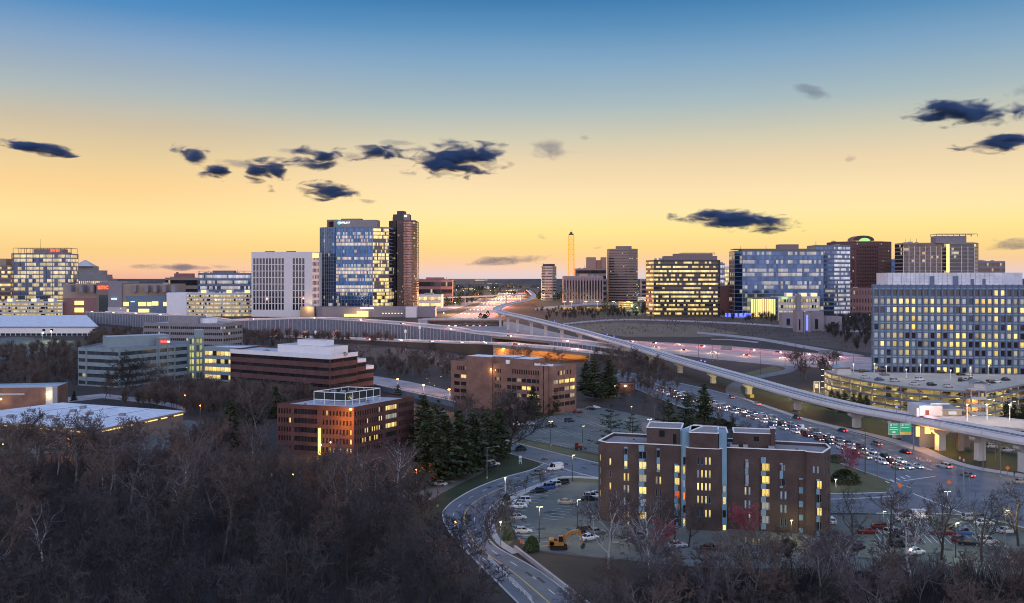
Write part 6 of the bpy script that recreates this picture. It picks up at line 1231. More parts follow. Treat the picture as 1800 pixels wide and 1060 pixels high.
BIG = tree_mesh(400, 17, 1.35, dens=(11, 8, 7, 5), fork=.22, r0=.42); OPEN = [tree_mesh(410 + i, 16, 1.2, dens=(8, 6, 4, 3), fork=.2, r0=.36, tw=.035) for i in range(2)]; RB = tree_mesh(500, 7, 1.5, dens=(9, 7, 6, 5), bark='bark_brown', twig='redbud', tw=.05, fork=.15); SAP = tree_mesh(600, 6.5, .8, dens=(8, 5, 4, 3), tw=.03)
def ever_mesh(seed, h, w, mt, nl=19, per=9, clumps=34, size=.75, droop=.12):
    rr_ = random.Random(seed); T = MB(); C = MB(); T.poly([Vector((0, 0, -.2)), Vector((0, 0, h * .5)), Vector((0, 0, h * .96))], [h * .018, h * .011, .04], 'bark', 6); k_ = C.mi(mt)
    for l in range(nl):
        t = l / (nl - 1); z = h * (.1 + .87 * t); rad = w * (1 - t) ** .75 * rr_.uniform(.75, 1.15) + .3
        for k in range(per):
            a = rr_.uniform(0, 6.283); L_ = rad * rr_.uniform(.7, 1.1); d = Vector((math.cos(a), math.sin(a), 0)); tip = Vector((0, 0, z)) + d * L_ + Vector((0, 0, -L_ * droop + rr_.uniform(0, .6)))
            T.poly([Vector((0, 0, z)), tip], [.05, .02], 'bark', 3)
            for c_ in range(max(5, int(clumps * L_ / w))):
                s = rr_.uniform(.15, 1.05) ; p = Vector((0, 0, z)).lerp(tip, s) + Vector((rr_.gauss(0, .28), rr_.gauss(0, .28), rr_.gauss(0, .14))); q = size * rr_.uniform(.5, 1.2)
                u = (d + Vector((rr_.gauss(0, .6), rr_.gauss(0, .6), rr_.gauss(0, .25)))).normalized() * q; v = u.cross(Vector((rr_.gauss(0, .5), rr_.gauss(0, .5), 1))).normalized() * q * .5
                b = len(C.v); C.v += [tuple(p - v), tuple(p + u), tuple(p + v), tuple(p - u * .3)]; C.f.append((b, b + 1, b + 2, b + 3)); C.m.append(k_); C.uv.append(None)
    return T.mesh('trunk'), C.mesh('crown')
ET = [ever_mesh(1, 15, 5.0, 'needles'), ever_mesh(2, 14, 4.6, 'needles_blue'), ever_mesh(3, 16, 6.4, 'needles', nl=13, per=8, clumps=46, size=.8, droop=-.05)]
PINE = ever_mesh(9, 15, 6.5, 'needles_blue', nl=9, per=6, clumps=46, size=.6, droop=-.1)
def shrub_mesh(seed, r, h, mt):
    rr_ = random.Random(seed); C = MB(); k_ = C.mi(mt)
    for i in range(1400):
        a, e = rr_.uniform(0, 6.283), rr_.uniform(0, 1) ** .5; ph = rr_.uniform(.0, 1.57); s = rr_.uniform(.7, 1.05); p = Vector((r * s * math.cos(a) * math.cos(ph), r * s * math.sin(a) * math.cos(ph), h * s * math.sin(ph) + .1)); u = Vector((rr_.gauss(0, 1), rr_.gauss(0, 1), rr_.gauss(0, 1))).normalized() * .2; v = u.orthogonal().normalized() * .12
        b = len(C.v); C.v += [tuple(p - u), tuple(p - v), tuple(p + u), tuple(p + v)]; C.f.append((b, b + 1, b + 2, b + 3)); C.m.append(k_); C.uv.append(None)
    T = MB(); T.tube((0, 0, 0), (0, 0, h * .6), .08, .05, 'bark', 5); return T.mesh('stem'), C.mesh('foliage')
SH = [shrub_mesh(1, 1.1, 1.9, 'leaf_green'), shrub_mesh(2, 2.6, 2.0, 'needles')]
def tree(m, x, y, s, rz, name, label, cat='tree', group=None, sz=None, parts=('trunk', 'crown')):
    o = empty(name, (x, y, 0), label, cat, group, rz); o.scale = (s, s, sz or s); add(parts[0], m[0], o); add(parts[1], m[1], o); return o
def inside(p, poly):
    c_ = False; j = len(poly) - 1
    for i in range(len(poly)):
        if (poly[i][1] > p[1]) != (poly[j][1] > p[1]) and p[0] < (poly[j][0] - poly[i][0]) * (p[1] - poly[i][1]) / (poly[j][1] - poly[i][1]) + poly[i][0]: c_ = not c_
        j = i
    return c_
def scatter(poly, n, dmin, seed):
    rr_ = random.Random(seed); xs = [p[0] for p in poly]; ys = [p[1] for p in poly]; out = []; t = 0
    while len(out) < n and t < n * 60:
        t += 1; p = (rr_.uniform(min(xs), max(xs)), rr_.uniform(min(ys), max(ys)))
        if inside(p, poly) and all((p[0] - q[0]) ** 2 + (p[1] - q[1]) ** 2 > dmin * dmin for q in out): out.append(p)
    return out
rt_ = random.Random(21)
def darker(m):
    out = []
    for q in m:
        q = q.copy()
        for i in range(len(q.materials)): q.materials[i] = MATS['bark' if q.materials[i].name == 'bark_grey' else 'bark_shaded']
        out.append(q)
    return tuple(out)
BD = [darker(m) for m in BT[:4]]  # copies for the nearest trees, ravine shade painted in as darker bark
def wood(poly, n, dmin, seed, label, group, s=(.8, 1.1), meshes=BT, name='bare_tree'):
    for p in scatter(poly, n, dmin, seed):
        k = rt_.uniform(*s); pxx = 900 + p[0] / p[1] * F
        if seed == 1 and 465 < pxx < 750: k = min(k, max(.5, (60 - 310 / F * p[1]) / 17.5))
        if seed == 1 and pxx > 760: k = min(k, .8 if p[1] < 190 else .6)
        if seed == 2 and p[1] > 152 and rt_.random() < .88: k = min(k, max(.3, (60 - ((965 if pxx > 1450 else 942) - 487) / F * p[1]) / 17))
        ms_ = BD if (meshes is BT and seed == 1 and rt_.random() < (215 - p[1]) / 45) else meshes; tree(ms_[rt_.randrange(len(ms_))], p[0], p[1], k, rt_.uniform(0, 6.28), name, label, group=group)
# world polygons (metres)
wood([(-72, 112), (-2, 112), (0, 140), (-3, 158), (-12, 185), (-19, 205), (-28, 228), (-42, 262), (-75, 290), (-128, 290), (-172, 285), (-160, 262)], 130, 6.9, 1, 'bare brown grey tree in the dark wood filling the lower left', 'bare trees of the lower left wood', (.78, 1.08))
wood([(13, 112), (75, 112), (98, 150), (104, 172), (88, 181), (62, 177), (38, 176), (22, 170), (9, 152), (9, 132)], 82, 5.6, 2, 'bare tree in the wood along the bottom right below the car parks', 'bare trees of the bottom right wood', (.5, .74))
wood([G(-30, 712), G(95, 680), G(135, 692), G(240, 700), G(420, 712), G(480, 745), G(480, 790), G(350, 745), G(335, 715), G(110, 705)], 18, 8, 3, 'bare tree between the pale flat roof and the offices on the left', 'bare trees between the flat roof and the offices', (.7, .95))
for px, py, m, s, l in [(262, 950, PT[0], .95, 'pale barked bare tree with forked white limbs amid the lower left wood'), (325, 960, PT[1], 1., 'tall pale barked tree right of centre in the lower left wood, silvery limbs'), (75, 1000, PT[2], .8, 'small pale barked tree at the left of the lower left wood'), (640, 890, PT[1], .85, 'pale barked tree in front of the red brick office'), (700, 880, PT[0], .95, 'pale barked tree left of the evergreens by the red lit parking'), (1070, 1000, PT[0], .95, 'tall pale barked tree just below the excavator car park'), (1140, 1020, PT[2], .95, 'pale barked tree in front of the left half of the flats'), (1600, 1040, PT[1], 1.0, 'big white limbed tree low on the right below the car park'), (1470, 1045, PT[2], .7, 'small white limbed tree low on the right'), (840, 1010, BT[2], .85, 'thin bare tree beside the kerb at the bottom of the curved road'), (180, 860, PT[2], .8, 'pale barked tree in front of the pale flat roof')]:
    x, y = G(px, py); tree(m, x, y, s, rt_.uniform(0, 6.28), 'bare_tree', l)
for px, py, s, l in [(897, 797, 1.08, 'large spreading bare tree at the corner of the curved road and upper car park'), (1725, 985, .85, 'spreading bare tree in front of the right hand car park near the edge'), (1655, 985, .9, 'tall bare tree in front of the dark red saloon, right hand car park'), (1560, 975, .85, 'bare tree in front of the left of the right hand car park'), (1500, 960, .75, 'bare tree between the flats and the right hand car park'), (1790, 960, .85, 'bare tree at the right edge of the car park'), (217, 705, 1.15, 'spreading bare tree before the teal grey office'), (1115, 950, .62, 'brown bare tree before the left wing of the flats'), (1185, 958, .65, 'dark bare tree before the centre of the flats'), (1210, 962, .6, 'dark bare tree before the entrance of the flats')]:
    x, y = G(px, py); tree(BIG if px in (897, 217) else OPEN[px % 2], x, y, s, rt_.uniform(0, 6.28), 'bare_tree', l)
for px, py, s, l in [(1325, 952, .95, 'round reddish purple budding tree against the right wing of the flats'), (1155, 965, .8, 'small reddish budding tree before the left wing of the flats'), (1483, 832, 1.0, 'dark red budding tree beside the round hedge by the queue')]:
    x, y = G(px, py); tree(RB, x, y, s, rt_.uniform(0, 6.28), 'budding_tree', l)
for i, (px, py) in enumerate([(908, 872), (925, 864), (880, 905), (886, 935), (950, 858), (1130, 990), (1380, 962)]):
    x, y = G(px, py); tree(SAP, x, y, .9, i, 'young_tree', f'thin young bare tree, {ORD[i]} along the verge of the lit car park', group='young trees around the lit car park')
wood([G(640, 655), G(660, 632), G(800, 632), G(800, 660), G(720, 668)], 18, 7, 5, 'bare tree in the thicket between the stepped office and the tan brick office', 'bare trees left of the tan brick office', (.55, .75))
wood([G(1030, 665), G(1050, 628), G(1120, 632), G(1200, 680), G(1190, 715), G(1100, 690)], 24, 6, 6, 'bare tree in the thicket between the tan office and the viaduct', 'bare trees below the viaduct', (.5, .75))
wood([G(1385, 652), G(1400, 640), G(1450, 640), G(1465, 652), G(1440, 672), G(1400, 668)], 12, 6, 7, 'brown bare tree in the clump left of the curved car park', 'bare trees left of the curved car park', (.6, .8))
for px, s in ((905, .75), (925, .85), (985, .7), (960, .6)): x, y = G(px, 645); tree(BT[px % 7], x, y, s, px, 'bare_tree', 'bare tree silhouetted against the orange glow under the lower bridge', group='bare trees before the orange lit bridge')
EV = [(755, 852, 0, 1.42), (783, 846, 1, 1.4), (806, 838, 0, 1.32), (833, 830, 1, 1.3), (858, 815, 2, 1.1), (876, 806, 0, 1.1), (770, 800, 2, 1.15), (745, 780, 1, 1.25), (1025, 745, 2, .0)]
LE = ['tallest evergreen at the left of the dark row by the lawn', 'evergreen second from the left in the dark row by the lawn', 'evergreen third from the left in the dark row by the lawn', 'evergreen fourth in the dark row behind the tall lawn lamp', 'loose pine near the sign board on the lawn', 'evergreen at the right end of the dark row by the lawn', 'pine behind the dark row right of the red brick office', 'evergreen touching the right end of the red brick office']
for (px, py, m, s), l in zip(EV[:8], LE): x, y = G(px, py); tree(ET[m], x, y, s, px, 'evergreen_tree', l)
for px, py, m, s, l in [(405, 790, 0, 1.15, 'dark evergreen tree left of the red brick office'), (440, 745, 1, .9, 'evergreen behind the left end of the red brick office'), (485, 735, 0, .9, 'evergreen directly above the left roof corner of the red brick office'), (545, 700, 2, .7, 'evergreen between the stepped office and the red brick office'), (590, 700, 2, .8, 'evergreen at the white stepped end of the long brick office'), (700, 720, 2, .7, 'pine beside the orange lit slip road'), (228, 800, 1, .65, 'small evergreen in front of the pale flat roof'), (420, 640, 0, .8, 'dark evergreen behind the grey office, left one of two'), (478, 632, 2, .8, 'dark evergreen behind the long brick office, right one of two'),
    (937, 735, 0, .9, 'evergreen against the front of the tan brick office'), (972, 728, 1, .85, 'evergreen at the right corner front of the tan brick office'), (1045, 705, 2, 1.3, 'broad dark evergreen right of the tan brick office'), (1070, 700, 0, 1.25, 'evergreen to the right of the broad one beside the tan brick office'), (1030, 690, 1, 1.1, 'evergreen behind the upper car park'), (1238, 745, 0, 1.08, 'evergreen rising between the block of flats and the queue'), (1208, 762, 2, .95, 'low pine behind the penthouse of the flats'), (1175, 772, 2, .9, 'dark pine by the little grey shed'), (130, 705, 1, .35, 'little conical evergreen left of the teal office'), (275, 705, 0, .45, 'small evergreen in front of the teal office'), (115, 640, 2, .5, 'pine by the warehouse')]:
    x, y = G(px, py); tree(ET[m], x, y, s, px, 'evergreen_tree', l)
for px, py, s, l in [(1074, 797, 1.1, 'wide layered pine above the left roof of the flats'), (1112, 792, .85, 'smaller layered pine above the left roof of the flats')]: x, y = G(px, py); tree(PINE, x, y, s, px, 'pine_tree', l)
for i, px in enumerate((1462, 1473, 1485, 1500, 1512, 1523)): x, y = P(px, 399 - i * 3); tree(ET[i % 2], x, y, .62, px, 'evergreen_tree', 'dark evergreen in the row screening the left front of the curved car park', group='evergreens screening the curved car park')
for i, px in enumerate((1770, 1783, 1797, 1810)): x, y = P(px, 352 - i * 4); tree(ET[i % 2], x, y, .7, px, 'evergreen_tree', 'dark evergreen right of the stair tower of the curved car park', group='evergreens right of the stair tower')
for i, (px, py, m, s, l) in enumerate([(935, 968, 0, 1.5, 'small round evergreen bush by the lamp in the lit car park'), (882, 900, 0, .9, 'green shrub on the verge, upper one'), (893, 948, 0, 1.1, 'green shrub on the verge near the road narrowing, lower one'), (890, 880, 0, .9, 'shrub where the verge meets the footpath'), (1486, 848, 1, 1.7, 'large round clipped hedge beside the dark red budding tree'), (1385, 960, 1, .7, 'low hedge at the foot of the flats'), (915, 792, 1, .8, 'dark hedge beside the large spreading tree')]): x, y = G(px, py); tree(SH[m], x, y, s, px, 'shrub', l, 'shrub', parts=('stem', 'foliage'))
for i, (px, py, s) in enumerate([(845, 772, .8), (868, 748, .75), (905, 738, .7), (882, 735, .7), (838, 745, .75), (820, 765, .8), (955, 722, .5), (1165, 742, .6), (1190, 728, .6), (1222, 735, .6), (1262, 752, .5), (1290, 762, .45), (1150, 730, .55), (1130, 722, .6), (1098, 715, .6), (1320, 772, .4), (1345, 780, .4)]):
    x, y = G(px, py); tree(BT[i % 7], x, y, s, i, 'bare_tree', 'bare tree standing around the upper car park or beside the queue', group='bare trees around the upper car park and the queue')
for i, (px, py) in enumerate([(1300, 760), (1318, 766), (1335, 772), (1352, 778), (1282, 752), (1268, 746), (1470, 812)]):
    x, y = G(px, py); tree(SH[1], x, y, 1.1, i, 'shrub', 'dark shrub in the hedge row along the near side of the queue', 'shrub', 'hedge shrubs along the queue', parts=('stem', 'foliage'))
# ---- woods that read as one mass: low detail trees merged into one object each
def lp_tree(seed, h):
    rr_ = random.Random(seed); M__ = MB()
    M__.poly([Vector((0, 0, 0)), Vector((0, 0, h * .6))], [.2, .1], 'bark', 3)
    for k in range(70):
        t = rr_.uniform(.2, .9); p = Vector((0, 0, h * t * .8)); a = rr_.uniform(0, 6.28); d = Vector((math.cos(a), math.sin(a), rr_.uniform(.5, 1.8))).normalized(); q = p + d * h * rr_.uniform(.2, .42); M__.poly([p, q], [.11, .05], 'bark', 3)
        for j in range(2): r_ = p.lerp(q, rr_.uniform(.4, .9)); M__.poly([r_, r_ + (d + Vector((rr_.gauss(0, .5), rr_.gauss(0, .5), rr_.gauss(0, .3)))) * h * .12], [.08, .03], 'bark', 3)
    return M__
def lp_blob(seed, h):
    rr_ = random.Random(seed); M__ = MB(); M__.mi('bark')
    for k in range(110):
        t = rr_.random(); z = h * (.1 + .9 * t); rad = h * .34 * math.sin(math.pi * min(.97, .15 + t * .8)); a = rr_.uniform(0, 6.28); p = Vector((rad * math.cos(a) * rr_.uniform(.3, 1), rad * math.sin(a) * rr_.uniform(.3, 1), z)); u = Vector((rr_.gauss(0, 1), rr_.gauss(0, 1), rr_.gauss(0, 1))).normalized() * h * .09; v = u.orthogonal().normalized() * h * .05
        M__.face([tuple(p - u), tuple(p - v), tuple(p + u), tuple(p + v)], 'bark')
    return M__
LP = [lp_tree(i, 12) for i in range(4)]; LB = [lp_blob(i, 12) for i in range(3)]
def mass(name, label, polys, seed, mt, src, s=(.7, 1.1)):
    rr_ = random.Random(seed); V = []; Fc = []
    for poly, n in polys:
        for (x, y) in scatter(poly, n, 1.0, rr_.randrange(9999)):
            m = src[rr_.randrange(len(src))]; k = rr_.uniform(*s); a = rr_.uniform(0, 6.28); c_, s_ = math.cos(a) * k, math.sin(a) * k; b = len(V)
            V.extend([(x + vx * c_ - vy * s_, y + vx * s_ + vy * c_, vz * k) for vx, vy, vz in m.v]); Fc.extend([tuple(b + i for i in f) for f in m.f])
    me = bpy.data.meshes.new(name); me.from_pydata(V, [], Fc); me.materials.append(MATS[mt]); o = add(name, me); tag(o, label, kind='stuff'); return o
mass('woodland', 'brown bare woodland around the left car parks and offices', [([G(-60, 700), G(-60, 625), G(110, 612), G(135, 640), G(135, 692)], 170), ([G(130, 622), G(175, 585), G(300, 592), G(255, 612), G(225, 618)], 110), ([G(-40, 592), G(-40, 575), G(10, 572), G(10, 590)], 10), ([G(395, 612), G(395, 590), G(490, 594), G(520, 612)], 50), ([G(430, 598), G(430, 591), G(700, 600), G(700, 608)], 70), ([G(210, 720), G(300, 690), G(560, 705), G(480, 745), G(330, 730)], 130)], 31, 'bark_brown', LP, (.65, .95))
mass('woodland', 'bare brown thicket below the retained highways', [([G(640, 660), G(640, 636), G(820, 642), G(800, 665)], 90), ([G(1035, 640), G(1060, 622), G(1160, 640), G(1200, 690), G(1130, 690)], 120), ([G(530, 640), G(560, 618), G(620, 620), G(650, 640)], 20)], 32, 'bark_brown', LP, (.4, .6))
mass('woodland', 'dusky trees and hedges on the slopes before the right hand towers', [([G(940, 548), G(1000, 545), G(1140, 552), G(1140, 560), G(960, 566)], 90), ([G(1270, 566), G(1270, 552), G(1380, 552), G(1380, 570)], 70), ([G(1455, 590), G(1440, 560), G(1540, 560), G(1540, 625), G(1500, 615)], 150), ([G(1270, 560), G(1125, 548), G(1125, 538), G(1160, 540), G(1290, 550)], 60)], 33, 'bark', LP, (.6, .95))
mass('woodland', 'dark trees on the hills along the horizon', [([(-1300, 2400), (1500, 2400), (2900, 5600), (-3100, 5600)], 1500), ([(-230, 1800), (-110, 1800), (-60, 2500), (-250, 2500)], 90), ([(70, 2300), (330, 2300), (420, 3000), (60, 3000)], 90), ([(-950, 1600), (-500, 1600), (-560, 2500), (-1400, 2500)], 110)], 34, 'needles', LB, (1.0, 1.8))
mass('woodland', 'evergreen clumps around the far junctions', [([G(1060, 552), G(1060, 536), G(1140, 536), G(1140, 550)], 24), ([G(738, 540), G(738, 528), G(775, 528), G(775, 538)], 8), ([G(840, 572), G(842, 556), G(862, 556), G(858, 572)], 7), ([(620, 1080), (700, 1080), (700, 1180), (620, 1180)], 20)], 35, 'needles', LB, (.7, 1.1))
mass('brush', 'brown scrub and tufts on the bare slope behind the interstate', [([G(930, 570), G(1000, 557), G(1150, 556), G(1320, 563), G(1500, 578), G(1520, 618), G(1400, 600), G(1230, 582), G(1100, 590), G(1000, 577)], 700), ([G(530, 640), G(560, 612), G(800, 622), G(860, 640), G(850, 655), G(700, 640)], 260)], 41, 'scrub', LP, (.08, .26))
# undergrowth and leaf litter in the near woods
ug = MB(); ru = random.Random(3); ug.mi('twig_warm')
ug.mats[:] = ['bark_shaded']
for poly, n in (([(-78, 108), (-8, 108), (-3, 150), (-20, 195), (-45, 262), (-80, 290), (-172, 285)], 4200), ([(8, 108), (78, 108), (106, 176), (60, 178), (24, 170)], 3200)):
    for x, y in scatter(poly, n, .3, 77):
        for k in range(7):
            a = ru.uniform(0, 6.28); h_ = ru.uniform(1.2, 5.0); p = Vector((x + ru.gauss(0, .5), y + ru.gauss(0, .5), 0)); q_ = p + Vector((math.cos(a) * h_ * .25, math.sin(a) * h_ * .25, h_)); ug.poly([p, q_], [.04, .02], 'bark_shaded', 3)
o = add('undergrowth', ug.mesh('undergrowth')); tag(o, 'brushwood covering the floor of the near woods', kind='stuff')
mb = MB(); 
for poly in ([(8, 150), (30, 172), (62, 170), (60, 140), (15, 128)],): mb.face([(x, y, .04) for x, y in poly], 'soil')
struct('dirt', mb)

# ================================================================= STREET FURNITURE
def lamp(px, py, h, arm, label, mt='pole_metal', bulb='lamp_off', light=None, group=None, d=None, z=0., double=False, size=1.):
    x, y = (G(px, py, z) if d is None else P(px, d)); o = empty('street_lamp', (x, y, z), label, 'street lamp', group)
    mb = MB(); mb.tube((x, y, z), (x, y, z + h), .13 * size, .08 * size, mt, 6); mb.tube((x, y, z), (x, y, z + .5), .25 * size, .22 * size, 'concrete', 8); part('pole', mb, o)
    for s in ((1, -1) if double else (1,)):
        ex = x + arm * s; mb = MB()
        if arm: mb.tube((x, y, z + h - .15), (ex, y - abs(arm) * .2, z + h + abs(arm) * .12), .06 * size, .05 * size, mt, 5); part('arm', mb, o)
        mb = MB(); hz = z + h + abs(arm) * .12; hy = y - abs(arm) * .2; mb.box(ex - .4 * size, ex + .4 * size, hy - .18 * size, hy + .18 * size, hz - .05, hz + .12 * size, mt); mb.box(ex - .26 * size, ex + .26 * size, hy - .12 * size, hy + .12 * size, hz - .1 * size, hz - .04, 'bulb_near' if bulb == 'bulb_warm' else bulb); part('lamp_head', mb, o)
    if light: point(o, (x + arm, y - .3, z + h - .3), light[0], light[1], .25)
    return o
YG = (1, .86, .42)
lamp(856, 841, 9.3, 3.4, 'tall grey street lamp with a long arm on the lawn beside the evergreens')
lamp(769, 905, 6.2, 4, 'street lamp with an orange tinted pole at the edge of the dark wood', 'wood_pole', d=232)
lamp(888, 873, 5.2, 0, 'short pale lit post beside the inner kerb of the curved road', 'white_trim', 'bulb_warm', (60, YG))
lamp(948, 958, 8.6, .5, 'dark double headed lamp post in the lit car park beside the round evergreen', 'pole_dark', 'bulb_warm', (1664, YG), double=True)
lamp(1015, 938, 8., .4, 'dark lamp post in the lit car park by the excavator arm', 'pole_dark', 'bulb_warm', (1344, YG))
lamp(1006, 850, 8.3, .4, 'dark lamp post at the top corner of the lit car park', 'pole_dark', 'bulb_warm', (1024, YG))
lamp(968, 783, 8.6, .5, 'dark double headed lamp post at the front of the upper car park', 'pole_dark', 'bulb_warm', (832, YG), double=True)
lamp(1024, 782, 6.8, .4, 'dark lamp post beside the pine at the right of the upper car park', 'pole_dark', 'bulb_warm', (150, YG))
lamp(950, 829, 4.0, 0, 'thin post at the corner kerb of the curved road', 'pole_metal', 'lamp_off')
lamp(1142, 762, 5.5, .6, 'pale lit lamp post before the little grey shed', 'white_trim', 'bulb_warm', (200, YG), double=True)
lamp(1110, 735, 5, 0, 'lamp lighting a small tree golden behind the upper car park', 'pole_dark', 'bulb_warm', (260, (1, .75, .15)))
lamp(1389, 762, 8, 3.2, 'street lamp with arm over the queue, the one below the first viaduct pier'); lamp(1497, 800, 8.5, 3.4, 'street lamp with arm over the queue, the one nearest the green road signs')
lamp(1301, 722, 7.5, 3, 'street lamp with arm over the queue, furthest of the three')
lamp(1665, 925, 8.4, .5, 'dark lamp post at the back of the right hand car park', 'pole_dark', 'bulb_warm', (1216, YG), double=True)
lamp(1767, 962, 8.2, .4, 'lamp post with a pale head near the right edge car park corner', 'pole_metal', 'bulb_warm', (1344, YG)); lamp(1680, 985, 8, .4, 'lamp post hidden among twigs in the right hand car park', 'pole_dark', 'bulb_warm', (1500, (.85, 1, .6)))
lamp(1552, 962, 8, .4, 'lamp post between the flats and the right hand car park', 'pole_dark', 'bulb_warm', (1000, (.85, 1, .6)))
lamp(1391, 948, 4.4, 0, 'small post lamp lighting the foot of the right wing of the flats yellow', 'pole_dark', 'bulb_warm', (900, (1, .78, .15)))
lamp(1104, 955, 5, 0, 'bright lamp before the left wing of the flats', 'pole_dark', 'bulb_warm', (170, (1, .74, .2)))
lamp(1469, 856, 2.2, 0, 'small lit post on the grass beside the round hedge', 'white_trim', 'bulb_warm', (40, YG))
lamp(1728, 828, 10, .0, 'tall slim mast in front of the viaduct near the footpath'); lamp(1759, 838, 9, .0, 'tall slim mast right of the other one near the right edge')
for i, (px, py, h_) in enumerate([(1468 + k * 0, 0, 0) for k in range(0)]): pass
for i, (px, py) in enumerate([(1500, 656), (1537, 655), (1593, 666), (1618, 657), (1558, 660), (1671, 668), (1706, 662), (1738, 659)]): lamp(px, py, 4.6, .0, f'slim lamp post on the garage roof, {ORD[i]} of eight', 'white_trim', 'bulb_warm', (200, YG), z=12.2, group='lamp posts on the roof of the curved car park')
for i, (px, py) in enumerate([(1741, 765), (1755, 770), (1794, 785), (1570, 726)]): lamp(px, py, 6.5, -.5, f'grey lamp post behind the viaduct platform, {ORD[i]} of four', group='lamp posts behind the viaduct platform')
for i, px in enumerate((992, 1004, 1030, 1050, 1078, 1104)): lamp(px, 541, 12, 1.6, 'orange floodlight on the grass slope right of the viaduct', bulb='bulb_orange', light=(60000, (1, .45, .06)), group='orange lamps on the slope', double=True, size=3.6)
for i, (px, py) in enumerate([(1228, 634), (1253, 634), (1380, 650), (1318, 628), (1337, 661), (1500, 640)]): lamp(px, py, (19, 15, 17, 10, 19, 12)[i], 0, f'tall dark mast beside the interstate, {ORD[i]} of six', 'pole_dark', group='masts beside the interstate')
lamp(1062, 590, 16, 0, 'thin grey mast on the dry grass slope beside the viaduct')
rl = random.Random(9)
def fld(pxa, pxb, pya, pyb, n, lab, grp, mts, e=0, s=1.):
    for k in range(n):
        px, py = rl.uniform(pxa, pxb), rl.uniform(pya, pyb); x, y = G(px, py); h_ = rl.uniform(7, 12); mb = MB(); w = y / 1559 * .62 * s; m = rl.choice(mts)
        mb.tube((x, y, 0), (x, y, h_), w * .18, w * .14, 'pole_metal', 4); mb.tube((x, y, h_), (x, y, h_ + w * .7), w * .5, w * .35, m, 6); solo('street_lamp', mb, lab, 'street lamp', (x, y, 0), grp)
WBO = ['bulb_warm', 'bulb_warm', 'bulb_white', 'bulb_orange']
fld(0, 108, 530, 556, 26, 'tiny bright lamp below the squat glass office at the far left', 'tiny lamps at the far left', WBO, s=.9); fld(738, 880, 500, 530, 34, 'tiny lamp among the dark trees left of the central highway', 'tiny lamps left of the central highway', WBO, s=.8)
fld(930, 1140, 502, 512, 26, 'tiny lamp along the road above the grass slope', 'tiny lamps above the grass slope', ['bulb_warm', 'bulb_orange', 'bulb_warm'], s=.8); fld(1080, 1270, 515, 556, 32, 'tiny lamp in the busy streets left of the lit dark office', 'tiny lamps left of the lit dark office', WBO, s=.8)
fld(1150, 1330, 541, 556, 20, 'tiny lamp along the street before the lit dark office', 'tiny lamps before the lit dark office', WBO, s=.8); fld(556, 735, 548, 558, 18, 'tiny lamp at the feet of the glass towers', 'tiny lamps at the feet of the glass towers', WBO, s=.8); fld(1440, 1530, 520, 580, 12, 'tiny lamp among trees below the brick tower', 'tiny lamps below the brick tower', WBO, s=.7); fld(130, 540, 551, 556, 14, 'tiny lamp along the road before the mall', 'tiny lamps before the mall', WBO, s=.7); fld(300, 460, 640, 700, 12, 'small lamp among the bare trees beside the teal office', 'small lamps beside the teal office', ['bulb_warm'], s=.5); fld(745, 830, 695, 735, 4, 'small lamp in front of the tan brick office', 'small lamps before the tan brick office', ['bulb_warm'], s=.6)
for px, py, e, c_ in [(1110, 545, 30000, (.8, 1, .75)), (1120, 550, 18000, (1, .9, .6)), (900, 524, 900000, (1, .5, .06)), (880, 535, 90000, (1, .3, .12)), (800, 540, 90000, (1, .6, .3)), (780, 562, 30000, (1, .6, .35)), (850, 552, 40000, (1, .25, .1)), (905, 510, 120000, (1, .6, .3)), (60, 548, 22000, (1, .85, .55)), (112, 552, 14000, (1, .4, .15)), (1300, 548, 14000, (.5, .45, 1)), (90, 600, 16000, (.85, 1, .45)), (75, 603, 6000, (1, 1, .7)), (520, 552, 12000, (1, .6, .25)), (1210, 552, 12000, (1, .6, .3))]:
    x, y = G(px, py); mb = MB(); mb.tube((x, y, 0), (x, y, 9), .15, .12, 'pole_metal', 4); mb.tube((x, y, 9), (x, y, 9.8), .6, .4, 'bulb_warm', 6); o = solo('street_lamp', mb, 'floodlight mast glowing in the distance', 'street lamp', (x, y, 0), 'distant floodlight masts'); point(o, (x, y - 1.5, 9), e, c_, .6)
for px, py, e, c_ in [(732, 858, 2600, (1, .2, .08)), (478, 865, 1100, (1, .4, .12)), (515, 868, 1000, (1, .4, .12)), (590, 905, 900, (1, .4, .12)), (120, 800, 1500, (1, .4, .1)), (5, 810, 2000, (1, .35, .1)), (325, 715, 200, (1, .1, .1)), (352, 735, 180, (1, .45, .1)), (800, 960, 900, (1, .45, .3)), (790, 790, 160, (1, .5, .1)), (880, 960, 500, (1, .55, .45))]:
    x, y = G(px, py); mb = MB(); mb.tube((x, y, 0), (x, y, 5.2), .09, .07, 'pole_metal', 5); mb.tube((x, y, 5.2), (x, y, 5.55), .22, .12, 'bulb_orange', 8); o = solo('street_lamp', mb, 'orange lamp glowing through the bare trees', 'street lamp', (x, y, 0), 'orange lamps glowing through the bare trees'); point(o, (x, y - .5, 5.0), e, c_, .2)
